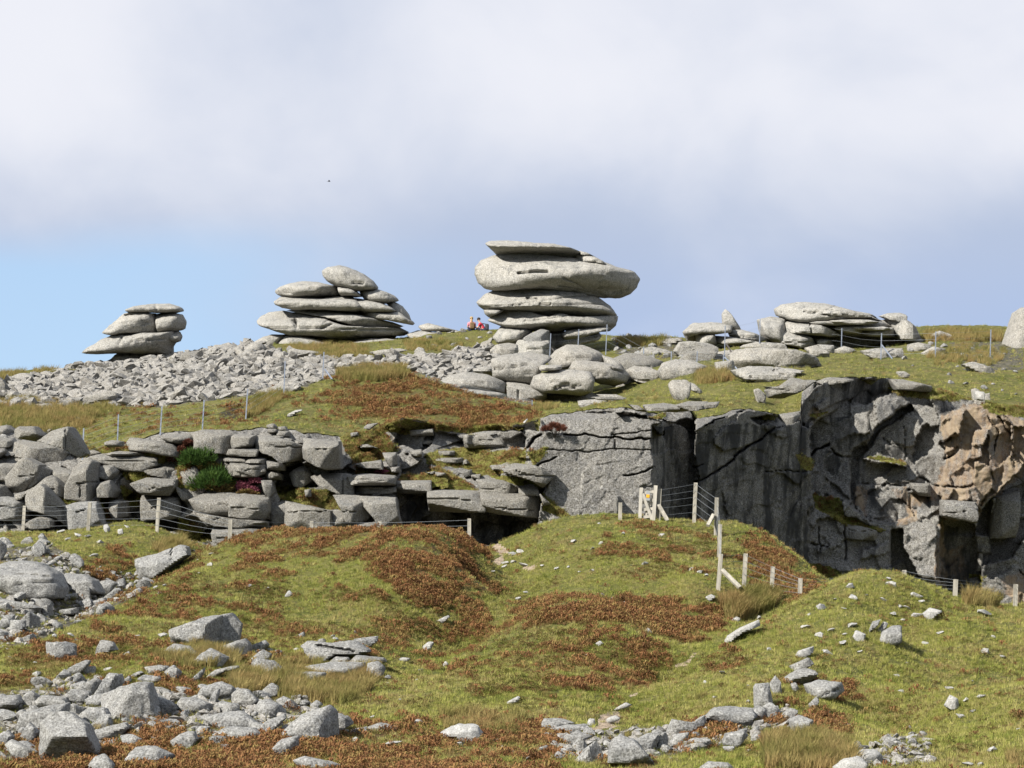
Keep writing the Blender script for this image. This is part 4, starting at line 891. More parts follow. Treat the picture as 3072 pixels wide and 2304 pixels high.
# ---- bedded rocks and boulders of the hill and the cliff top: each its own thing
def swell(zone, txt, k):
    p = parse(zone, txt); c = (p.min(0) + p.max(0)) / 2
    return c + (p - c) * k
LANDMARKS = []
def boulder(label, zone, txt, **kw):
    cat = kw.pop('cat', 'boulder'); n = kw.pop('nm', 'boulder'); grp = kw.pop('group', None); m = kw.pop('m', 'boulder')
    txt = swell(zone, txt, 1.12 if zone in 'EFGH' else 1.09)
    if zone in 'EFGH': kw['autocrack'] = False
    o = crag(n, 'N', txt, mat=M[m], **kw)
    if len(label.split()) <= 8: LANDMARKS.append((label, o.location.copy()))
    return tag(o, label, cat, grp)
up = dict(which=('hill', 'cliff'), m='ledge', style='rough', sink=0.3, amp=.6)
for lab, z, t, kw in [
 ('broad smooth boulder propped on two blocks, left of the pair below the tall stack', '1', '463,1100 560,1068 720,1050 870,1075 892,1100 830,1140 800,1200 775,1295 700,1298 560,1262 478,1222', dict(d=138.5, T=1.5, style='slab')),
 ('long rounded boulder overhanging a dark gap in front of the tall stack', '1', '760,1290 785,1225 900,1190 1050,1178 1190,1200 1212,1262 1192,1340 1120,1362 980,1348 850,1343 775,1312', dict(d=136.8, T=1.4, style='soft', cracks=[('1', '940,1315 1000,1290 1080,1310', 3, .3)])),
 ('domed boulder just in front of the tall stack, crossed by a fence post', '1', '890,1100 950,1030 1030,990 1150,993 1260,1040 1325,1100 1300,1160 1160,1165 1000,1180 920,1160', dict(d=142, T=1.5, style='slab')),
 ('cream slab stepping down to the right from the domed boulder', '1', '1055,1168 1090,1113 1180,1108 1320,1128 1420,1150 1485,1210 1465,1262 1390,1287 1280,1277 1200,1245 1120,1210', dict(d=139.2, T=1.3, style='soft', cracks=[('1', '1200,1190 1290,1190', 2.5, .3), ('1', '1360,1160 1470,1200', 2, .3)])),
 ('curved pale rock shoulder to the right of the domed boulder', '1', '1300,1068 1380,1090 1440,1140 1475,1190 1420,1200 1320,1150', dict(d=141.4, T=.9, style='slab')),
 ('thin wedge of stone between the two big boulders under the tall stack', '1', '815,1137 980,1138 975,1168 900,1182 820,1178', dict(d=136.6, T=.6, style='block')),
 ('pale jointed block holding up the big boulder, lichen yellow on its face', '1', '572,1268 700,1288 855,1328 858,1385 820,1425 700,1412 575,1395', dict(d=137.8, T=1.2, style='block')),
 ('low block at the foot of the pale jointed block', '1', '585,1398 690,1405 810,1430 800,1475 640,1448', dict(d=137.2, T=.9, style='rough')),
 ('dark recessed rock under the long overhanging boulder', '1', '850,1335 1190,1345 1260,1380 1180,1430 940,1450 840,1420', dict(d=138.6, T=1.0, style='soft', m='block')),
 ('upper bed of the split whaleback rock left of the propped boulder', '1', '25,1292 130,1220 250,1198 400,1213 532,1270 532,1348 400,1334 250,1303 100,1313', dict(d=137, T=1.3, style='slab')),
 ('lower bed of the split whaleback rock', '1', '85,1316 250,1305 400,1337 532,1352 535,1390 400,1378 300,1365 180,1345', dict(d=136.6, T=1.2, style='slab')),
 ('small brownish rock behind the whaleback rock', '1', '310,1167 400,1148 460,1160 472,1212 400,1217 318,1203', dict(d=141, T=.7)),
 ('squat rounded block at the left foot of the tall stack', '1', '435,1025 490,985 560,973 635,985 642,1042 560,1077 498,1070', dict(d=158, T=1.0)),
 ('rubbly ledge stone with a dark front edge below the pair of boulders', '1', '1118,1412 1270,1398 1335,1417 1180,1455 1125,1445', dict()),
 ('flat cream slab lying in turf right of the overhanging boulder', '1', '1255,1362 1400,1363 1485,1393 1440,1402 1340,1400', dict()),
 ('small pointed rock in the dark gap under the overhanging boulder', '1', '905,1422 960,1403 1020,1442 945,1455', dict(d=137, T=.4, style='block')),
 ('low rounded boulder with a fence post behind it', '1', '1478,1182 1550,1148 1650,1158 1782,1222 1742,1252 1560,1240', dict()),
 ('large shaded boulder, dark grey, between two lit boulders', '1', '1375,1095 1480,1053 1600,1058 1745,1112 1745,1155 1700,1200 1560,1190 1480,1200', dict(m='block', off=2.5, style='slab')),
 ('dark-based rock at the right end of the stepped cream slab', '1', '1470,1212 1540,1218 1590,1267 1540,1297 1375,1295 1450,1262', dict(off=.3)),
 ('large smooth white-grey boulder beside the reed clump', '5', '1458,320 1500,250 1600,222 1720,228 1860,280 1780,330 1640,370 1500,360', dict(style='slab')),
 ('rounded boulder standing alone on the turf above the pale face', '5', '1543,430 1570,395 1680,393 1718,420 1700,510 1670,552 1600,535 1560,490', dict(style='soft', T=.7)),
 ('flat pale stone behind the lone rounded boulder', '5', '1700,405 1750,420 1840,485 1820,492 1710,460', dict(T=.4)),
 ('arched pale boulder shading a hollow on the skyline path', '5', '1288,190 1330,130 1400,115 1520,140 1580,175 1540,200 1440,170 1360,195', dict(off=1.2)),
 ('rock on the skyline left of the fin outcrop', '5', '1430,90 1500,50 1600,40 1670,55 1600,75 1500,98', dict(off=.6)),
 ('bedded rock in front of the fin outcrop', '5', '1590,150 1640,80 1720,70 1860,90 1930,120 1840,170 1700,190', dict(off=1.0)),
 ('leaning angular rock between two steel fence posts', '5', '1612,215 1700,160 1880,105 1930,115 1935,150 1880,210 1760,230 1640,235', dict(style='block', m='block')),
 ('oval slab on the slope right of the braced steel post', '4', '408,450 450,415 600,403 780,418 900,458 938,497 800,510 600,522 430,510', dict(T=1.4)),
 ('small slab against the braced steel post', '4', '288,432 400,413 432,440 412,468 300,463', dict()),
 ('square block under the small slab by the braced steel post', '4', '303,492 410,478 420,520 400,552 320,556', dict(style='block')),
 ('pale slab on the brink of the shaded quarry recess', '4', '418,542 520,518 700,523 835,545 760,572 600,565 560,602 450,575', dict(T=1.2)),
 ('blocky rock below the broken outcrop', '4', '858,402 930,385 1002,430 992,458 900,444', dict(style='block')),
 ('grey block touching the hollow of the broken outcrop', '4', '935,380 1035,385 1037,427 990,432', dict(style='block')),
 ('pale stone in the dark hollow of the broken outcrop', '4', '1042,412 1100,390 1168,412 1100,434 1050,432', dict()),
 ('broad low stone before the hollow of the broken outcrop', '4', '1198,422 1300,405 1450,405 1458,452 1300,457', dict()),
 ('smooth stone just right of the dark hollow', '4', '1498,382 1560,367 1642,385 1602,418 1500,418', dict()),
 ('flat rubbly stone below the smooth stone right of the hollow', '4', '1575,432 1650,395 1722,405 1717,437 1620,443', dict()),
 ('pale domed stone on the skyline grass', '4', '1622,332 1690,297 1762,320 1742,343 1640,348', dict()),
 ('tall leaning standing rock cut by the right edge of the picture', '4', '2083,378 2130,280 2160,190 2205,160 2260,190 2290,390 2180,398', dict(T=1.4, style='soft', fronts=[(-.8, -.5, .3, .7)])),
 ('flat pale slab lying in tawny grass at the upper right', '4', '1828,507 1900,488 2000,518 2035,547 1980,556 1880,528', dict()),
 ('small block standing at the brink of the dark cliff', '4', '540,662 570,653 615,695 602,738 560,722', dict(style='block')),
 ('bedded rock in front of the broken outcrop, beside a steel post', '4', '463,387 560,365 720,373 742,402 600,408 480,408', dict()),
 ('pale angular rock at the brink, under the grass lip', '4', '1890,660 1920,650 1965,700 1960,735 1900,725', dict(style='block')),
 ('small square stone beside the pale angular rock at the brink', '4', '1968,685 2000,680 2000,720 1970,722', dict(style='block')),
 ('flat stone on the turf below the fence strut at the right', '4', '1420,548 1470,545 1510,570 1450,580', dict()),
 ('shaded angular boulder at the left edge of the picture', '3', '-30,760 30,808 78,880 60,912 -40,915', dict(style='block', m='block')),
 ('rounded rock on the far left skyline below rushes', '3', '90,782 160,748 262,753 282,792 200,815 110,808', dict()),
 ('flat slab beneath the rounded rock on the far left', '3', '68,812 200,815 305,832 235,865 120,865', dict()),
 ('pale block on the skyline left of the leftmost stack', '3', '622,747 720,710 760,690 822,737 795,765 680,765', dict(style='block')),
 ('pale rounded stone at the foot of the leftmost stack', '3', '1008,682 1060,633 1130,628 1172,682 1140,725 1060,725', dict(d=172, T=.8)),
 ('greenish block under the right side of the leftmost stack', '3', '1168,622 1260,596 1322,625 1332,684 1230,705 1178,674', dict(d=172, T=.8)),
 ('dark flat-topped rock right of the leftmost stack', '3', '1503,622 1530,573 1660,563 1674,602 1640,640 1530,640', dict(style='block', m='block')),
 ('upper bed of the double-decked ledge on the scree', '3', '1295,742 1500,678 1650,648 1708,680 1718,742 1550,752 1400,767 1320,773', dict(d=163, T=1.0, style='block')),
 ('lower bed of the double-decked ledge on the scree', '3', '1300,803 1400,772 1560,757 1718,747 1718,802 1640,825 1500,818 1350,818', dict(d=162.8, T=1.0, style='rough')),
 ('stepped grey rock below the double-decked ledge', '3', '1335,882 1450,838 1560,832 1645,870 1560,895 1400,912', dict(d=160, T=1.0, style='rough')),
 ('pale bedded ledge between the leftmost and middle stacks', '3', '1718,690 1800,653 1940,658 1960,748 1820,762 1718,748', dict(d=164, T=1.0, style='rough')),
 ('rounded pale rock above the bedded ledge', '3', '1695,592 1790,518 1860,516 1950,540 1960,602 1850,630 1735,640', dict(d=168, T=1.1)),
 ('long grey slab lying in the scree over a dark gap', '3', '600,993 700,950 900,895 965,918 945,960 800,975 680,1000', dict(T=.6, style='rough')),
 ('worn flat rock low in the scree', '3', '1310,945 1440,898 1560,898 1630,932 1500,948 1360,966', dict(T=.6, style='rough')),
 ('leaning plank-like slab, left of a pair propped in the scree', '2', '-50,965 -10,940 110,1130 60,1138', dict(T=.5, style='block', d=163)),
 ('leaning plank-like slab, right of a pair propped in the scree', '2', '15,950 60,928 212,1082 200,1110 140,1125', dict(T=.5, style='block', d=163)),
 ('pair-topped lump of rock left of the middle stack', '2', '90,960 180,880 260,890 300,940 200,990 120,990', dict()),
 ('small slab at the top edge of the scree under the middle stack', '2', '520,960 570,935 640,950 800,965 850,1010 700,1010 560,1000', dict()),
 ('dark-edged slab just below the small slab at the top of the scree', '2', '620,1020 760,1018 850,1030 850,1060 720,1060', dict(style='block')),
 ('long flat stone in tawny grass below the middle stack', '2', '1280,970 1400,950 1560,935 1640,950 1600,965 1400,985', dict()),
 ('upright rounded stone on the right half of the scree', '2', '1715,965 1750,920 1800,935 1815,975 1760,1000', dict()),
 ('low pale rock at the foot of the scree by the tawny grass', '2', '250,1330 400,1290 560,1300 520,1350 330,1380 230,1370', dict()),
 ('white stone lying in the green slope below the scree', '2', '510,1560 590,1520 660,1515 600,1545 540,1575', dict(m='stone')),
 ('pale stone at the lower left end of the scree', '3', '610,1130 640,1105 670,1115 650,1140', dict(m='stone')),
 ('second pale stone just above the lower left end of the scree', '3', '690,1080 770,1058 775,1075 720,1095', dict(m='stone')),
 ]:
    k = dict(up); k.update(kw)
    if k.get('T') and k['T'] < .5: k['res'] = 8
    boulder(lab, z, t, **k)

# ================================================================== blocks of the quarry face (pieces of the cliff)
def blocks(zone, rows):
    for r in rows:
        txt = r[0]; kw = dict(r[1]) if len(r) > 1 else {}
        tx0 = txt; pz = swell(zone, txt, 1.085)
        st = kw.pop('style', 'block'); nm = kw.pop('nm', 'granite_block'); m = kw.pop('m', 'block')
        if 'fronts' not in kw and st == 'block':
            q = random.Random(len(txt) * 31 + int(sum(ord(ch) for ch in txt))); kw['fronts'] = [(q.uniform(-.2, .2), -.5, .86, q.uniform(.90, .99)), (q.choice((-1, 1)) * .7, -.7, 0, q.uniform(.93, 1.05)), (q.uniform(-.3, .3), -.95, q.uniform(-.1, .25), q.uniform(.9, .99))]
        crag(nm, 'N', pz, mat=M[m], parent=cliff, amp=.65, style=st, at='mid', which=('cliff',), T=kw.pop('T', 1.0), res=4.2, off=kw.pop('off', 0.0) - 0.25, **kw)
Lf = [(-.80, -.60, .1, .80), (.05, -.6, .80, .88)]
Rf = [(.80, -.62, 0, .86), (0, -.6, .80, .90)]
LR = [(-.75, -.66, .05, .84), (.80, -.58, 0, .84), (0, -.62, .80, .88)]
blocks('A', [
 ('45,450 90,370 170,345 330,340 540,375 562,440 520,520 400,537 160,502 60,470', dict(T=1.3, fronts=[(-.72, -.68, .12, .74), (0, -.55, .84, .86), (.3, -.94, -.1, .95)], off=-.3)),
 ('330,342 430,270 545,235 580,235 640,330 702,440 650,472 560,400 440,368', dict(T=1.2, fronts=[(-.5, -.65, .55, .75), (.85, -.5, 0, .72)], off=-.1)),
 ('122,255 170,225 280,225 352,292 300,340 150,310', dict(off=.5, fronts=Lf)), ('-40,320 100,318 152,362 90,395 -40,425', dict(off=.2)), ('-40,225 60,215 120,260 110,310 -40,318', dict(off=.5, style='rough')),
 ('-40,530 150,530 165,600 60,690 -40,660', dict(off=.2, m='cliff' if False else 'block')),
 ('68,642 200,500 240,493 345,545 332,600 205,772 130,777 78,702', dict(T=.9, off=-.4, fronts=[(-.5, -.86, 0, .95)])), ('238,745 370,558 432,590 422,622 290,725', dict(off=.0, fronts=[(.7, -.7, 0, .7)])),
 ('318,722 430,630 470,648 577,752 562,812 480,817 378,762', dict(off=-.2)), ('398,560 520,568 617,600 582,692 530,715 480,642 430,592', dict(off=.2, fronts=Lf)),
 ('578,700 588,690 640,560 700,510 762,507 802,530 812,700 792,842 640,817 578,812', dict(T=1.1, off=-.6, fronts=[(.9, -.45, 0, .9), (-.2, -.6, .8, .9)], cracks=[('A', '650,690 800,680', 2, .2), ('A', '640,690 670,720 660,800', 1.8, .15)])),
 ('798,560 860,538 950,543 992,590 972,642 900,667 840,652 803,602', dict(off=-.1)), ('688,512 800,463 950,440 1100,428 1292,480 1302,542 1200,588 1050,588 990,562 900,532 780,522', dict(T=1.2, style='rough', off=-.1)),
 ('870,450 1000,425 1200,440 1210,460 1000,470', dict(style='rough', off=.0)), ('1210,585 1450,545 1470,600 1440,660 1260,620', dict(off=.1)),
 ('1063,360 1100,320 1150,323 1300,345 1440,370 1502,432 1482,472 1400,462 1250,432 1090,417', dict(T=1.0, style='soft', off=-.1, fronts=[(-.8, -.5, .2, .86), (0, -.5, .8, .85)])),
 ('1348,310 1480,283 1600,283 1627,330 1622,377 1480,367 1390,337', dict(style='soft', off=.0)), ('1598,277 1700,253 1900,258 1962,300 1922,392 1892,447 1760,432 1630,402 1628,330', dict(style='block', off=-.1)),
 ('1948,285 2122,298 2112,372 2080,402 1910,407 1928,350', dict(off=-.1)), ('1888,457 1908,408 2147,405 2127,467 1900,463', dict(off=-.35, T=.7)),
 ('1108,700 1218,650 1452,663 1447,722 1400,787 1300,787 1190,777', dict(T=.9, off=-.9, fronts=[(0, -.5, .84, .9)])),
 ('233,770 362,713 402,742 532,882 594,985 562,1055 480,975 380,935 252,905', dict(T=1.1, off=-.7, fronts=[(.72, -.55, .1, .52), (-.45, -.85, .2, .92)])),
 ('-40,825 60,808 222,840 245,962 180,1015 60,995 -40,965', dict(T=1.0, off=-.4, m='boulder')), ('538,892 660,853 800,853 822,920 853,1032 800,1055 700,1088 600,1083 560,1002', dict(T=.9, off=-.5, m='boulder')),
 ('918,840 1042,838 1052,962 950,983 920,942', dict(T=.8, off=-.9, fronts=[(.9, -.4, 0, .55)])), ('828,692 920,668 972,752 950,803 840,803', dict(off=-.1)), ('213,1032 380,958 452,992 442,1055 300,1075', dict(off=-.5)),
 ('1190,800 1482,808 1502,962 1400,983 1200,993', dict(off=.2, T=.8)), ('140,790 220,757 262,770 202,833 150,835', dict(off=-.3)), ('-40,700 60,715 152,832 60,812 -40,805', dict(off=.2, fronts=[(.6, -.8, 0, .7)])),
 ('1592,832 1700,788 1900,778 2190,798 2214,982 1900,972 1650,932', dict(T=1.0, off=-.3, style='soft', fronts=[(0, -.5, .8, .80)])), ('1640,937 1900,980 2202,1005 2202,1075 1800,1045 1700,1003', dict(T=1.0, off=-.2)),
 ('1778,1055 2202,1078 2212,1170 1990,1200 1800,1180', dict(T=1.0, off=-.3)), ('1858,480 2042,478 2042,517 1868,512', dict(T=.7, off=-.1)), ('2043,480 2197,483 2203,543 2058,512', dict(T=.8, off=-.2)),
 ('1868,520 2042,518 2200,552 2203,622 2100,642 1950,642 1888,582', dict(T=.9, off=-.1)), ('1440,700 1560,780 1600,860 1520,830', dict(T=.5, off=.1, style='rough')), ('-60,420 40,400 60,430 0,480 -60,480', dict(off=.1, style='rough')),
 ('870,350 930,335 1020,345 1010,385 900,392', dict(T=.5, style='soft', off=.2)), ('720,430 780,415 850,440 760,465', dict(T=.4, style='soft', off=.1)), ('1480,600 1620,560 1700,700 1560,760', dict(T=.5, off=.3, style='rough')),
])
blocks('B', [
 ('188,462 300,440 450,478 583,520 583,622 500,640 400,652 340,602 218,562', dict(T=1.1, off=-.4)), ('593,463 872,490 887,702 780,707 700,682 598,622', dict(T=1.3, off=-1.1, fronts=[(0, -.55, .84, .92)])),
 ('198,430 318,430 330,462 210,462', dict(T=.6)), ('288,380 362,378 362,412 290,412', dict(T=.5)), ('363,395 467,400 467,442 370,437', dict(T=.5)), ('278,347 330,333 362,360 352,377 285,372', dict(T=.4)),
 ('328,432 422,440 412,472 330,463', dict(T=.6, off=-.1)), ('413,450 502,465 492,502 408,492', dict(T=.6, off=-.1)), ('368,362 430,358 452,395 390,392', dict(T=.5, off=.1)), ('500,470 580,490 580,515 498,505', dict(T=.6, off=-.1)),
 ('108,620 272,622 272,672 108,657', dict(T=.9, off=-.3)), ('-10,660 110,665 272,680 267,742 200,772 -10,782', dict(T=.9, off=-.2)), ('263,640 422,668 424,722 268,712', dict(T=.9, off=.0)), ('268,720 402,750 402,803 268,783', dict(T=.9, off=.1)),
 ('470,750 560,693 632,698 654,802 570,863 510,845', dict(T=.7, off=-.2)), ('650,780 750,752 965,758 990,832 1002,932 870,912 740,862', dict(T=1.0, off=-.1)), ('958,770 1100,753 1333,768 1333,842 998,843', dict(T=1.1, off=-.9)),
 ('1000,842 1348,842 1348,902 1200,935 1008,935', dict(T=.7, off=.3)), ('838,937 1042,940 1082,1002 1133,1102 1070,1153 940,1142 918,1062 868,982', dict(T=.9, off=-.9, fronts=[(0, -.6, .8, .8), (.7, -.7, -.1, .8)])),
 ('1050,947 1343,958 1362,1080 1393,1202 1382,1240 1230,1240 1180,1122 1080,1012', dict(T=1.0, off=-.4)), ('818,1077 900,1068 933,1100 963,1215 840,1230', dict(T=.7, off=-.4, style='rough')), ('940,1150 1080,1160 1200,1150 1240,1240 960,1240', dict(T=.6, off=-.3, style='rough')),
 ('448,988 620,1020 803,1062 835,1230 650,1240 448,1240', dict(T=1.0, off=-.4)), ('298,970 457,990 452,1240 288,1240', dict(T=1.0, off=.5)), ('-10,932 292,950 297,1062 250,1132 -10,1102', dict(T=1.0, off=-.5)), ('-10,1122 182,1150 182,1217 -10,1202', dict(T=1.0, off=-.5)),
 ('-10,1215 172,1220 152,1260 -10,1300', dict(T=.9, off=-.5)), ('238,812 320,808 347,902 300,957 268,902', dict(T=.8, off=-.5)), ('1018,667 1222,638 1237,712 1040,697', dict(T=.7, off=-.4, fronts=[(0, -.5, .8, .9)])),
 ('1238,580 1347,578 1357,672 1300,692', dict(T=.8, off=-.5)), ('1308,695 1377,693 1377,742 1320,737', dict(T=.7, off=-.5)), ('1353,812 1632,808 1637,907 1358,912', dict(T=.9, off=-.3)),
 ('1628,905 1720,893 2060,898 2085,960 2075,1060 1900,1062 1640,1055', dict(T=1.1, off=-.9, fronts=[(0, -.55, .84, .93)])), ('2060,900 2300,915 2545,942 2545,1108 2400,1098 2212,1078 2085,1052', dict(T=1.1, off=-.9, fronts=[(.85, -.5, 0, .93), (0, -.55, .84, .93)])),
 ('973,412 1030,405 1037,437 980,442', dict(T=.4, off=-.1)), ('1035,517 1110,505 1190,535 1060,533', dict(T=.5, off=-.2)), ('1468,560 1560,548 1562,612 1480,602', dict(T=.6, off=-.3)), ('1538,470 1662,480 1652,512 1540,502', dict(T=.6)),
 ('1468,390 1652,380 1652,432 1480,432', dict(T=.6)), ('1918,432 2080,405 2212,402 2250,540 1930,532', dict(T=.6, off=.2)), ('1600,742 1672,728 1672,757', dict(T=.4, off=-.3)), ('1678,735 1762,745 1752,772 1680,767', dict(T=.4, off=-.3)),
 ('1903,742 1977,713 1982,762 1920,777', dict(T=.4, off=-.3)), ('1973,760 2052,753 2042,792 1980,787', dict(T=.4, off=-.3)), ('1898,652 1930,628 1962,662 1900,677', dict(T=.4, off=-.3)), ('590,885 640,880 645,940 600,942', dict(T=.3, off=-.2, style='soft')),
 ('1700,560 1830,560 1830,600 1720,600', dict(T=.5)), ('1200,330 1120,340 1080,370 1130,385', dict(T=.4)), ('1660,620 1900,620 1900,660 1680,665', dict(T=.5)), ('2130,680 2250,675 2250,720 2150,715', dict(T=.4, off=-.3)),
])
blocks('C', [
 ('88,802 190,798 300,808 440,870 435,922 300,925 128,907', dict(T=.9, off=-.9)), ('435,872 583,860 597,932 437,925', dict(T=.8, off=-.8)), ('283,690 352,663 560,688 722,762 620,857 520,797 330,742', dict(T=.8, off=-.5)),
 ('185,690 290,680 300,712 220,705', dict(T=.4, off=-.3)), ('465,325 500,293 508,300 485,330', dict(T=.2, m='stone')), ('1340,175 1420,185 1500,240 1400,222', dict(T=.5)),
 ('1470,180 1640,165 1760,185 1740,238 1500,225', dict(T=.6, off=-.2, fronts=[(0, -.5, .85, .6)])), ('1745,180 1850,152 1990,155 2000,200 1900,225 1760,235', dict(T=.8, off=-.1, fronts=[(0, -.5, .85, .7)])), ('2000,160 2095,155 2060,200 1900,225 1890,215', dict(T=.6, off=-.1)),
 ('1030,115 1130,110 1330,120 1260,140 1100,138', dict(T=.5, which=('hill', 'cliff')) if False else dict(T=.5)), ('1228,935 1250,930 1262,1010 1255,1100 1226,1085', dict(T=.3, off=-.1)),
 ('600,905 620,930 700,1000 640,1010', dict(T=.3, off=-.2, style='rough')),
])
blocks('D', [
 ('150,160 175,150 212,205 195,238 170,235', dict(T=.3, off=-.2)), ('215,130 290,150 390,80 470,95 540,95 440,160 340,205 250,200', dict(T=.8, off=-.1, style='rough')), ('300,320 440,300 440,330 380,390 300,375', dict(T=.6, off=-.2, style='rough')),
 ('1050,85 1130,90 1310,130 1300,165 1160,155 1080,150', dict(T=.8, off=-.1, style='rough')), ('560,100 640,72 800,85 780,100 600,125', dict(T=.7, style='rough')), ('1600,160 1660,170 1655,225 1610,215', dict(T=.4, m='stone')),
 ('1180,775 1300,780 1305,860 1240,852 1185,810', dict(T=.4, off=-.1)), ('1390,890 1610,900 1600,1033 1390,985', dict(T=.6, off=-.1, m='cliff')), ('1720,880 1890,835 1868,1122 1712,1128', dict(T=.7, off=-.1)),
 ('1650,1200 1625,1240 1615,1350 1650,1350', dict(T=.3, off=-.1)), ('1565,1410 1620,1400 1640,1460 1650,1540 1560,1520', dict(T=.4, off=-.1)), ('740,1050 830,1060 950,1090 945,1150 750,1140', dict(T=.5, off=.1, style='rough')),
])

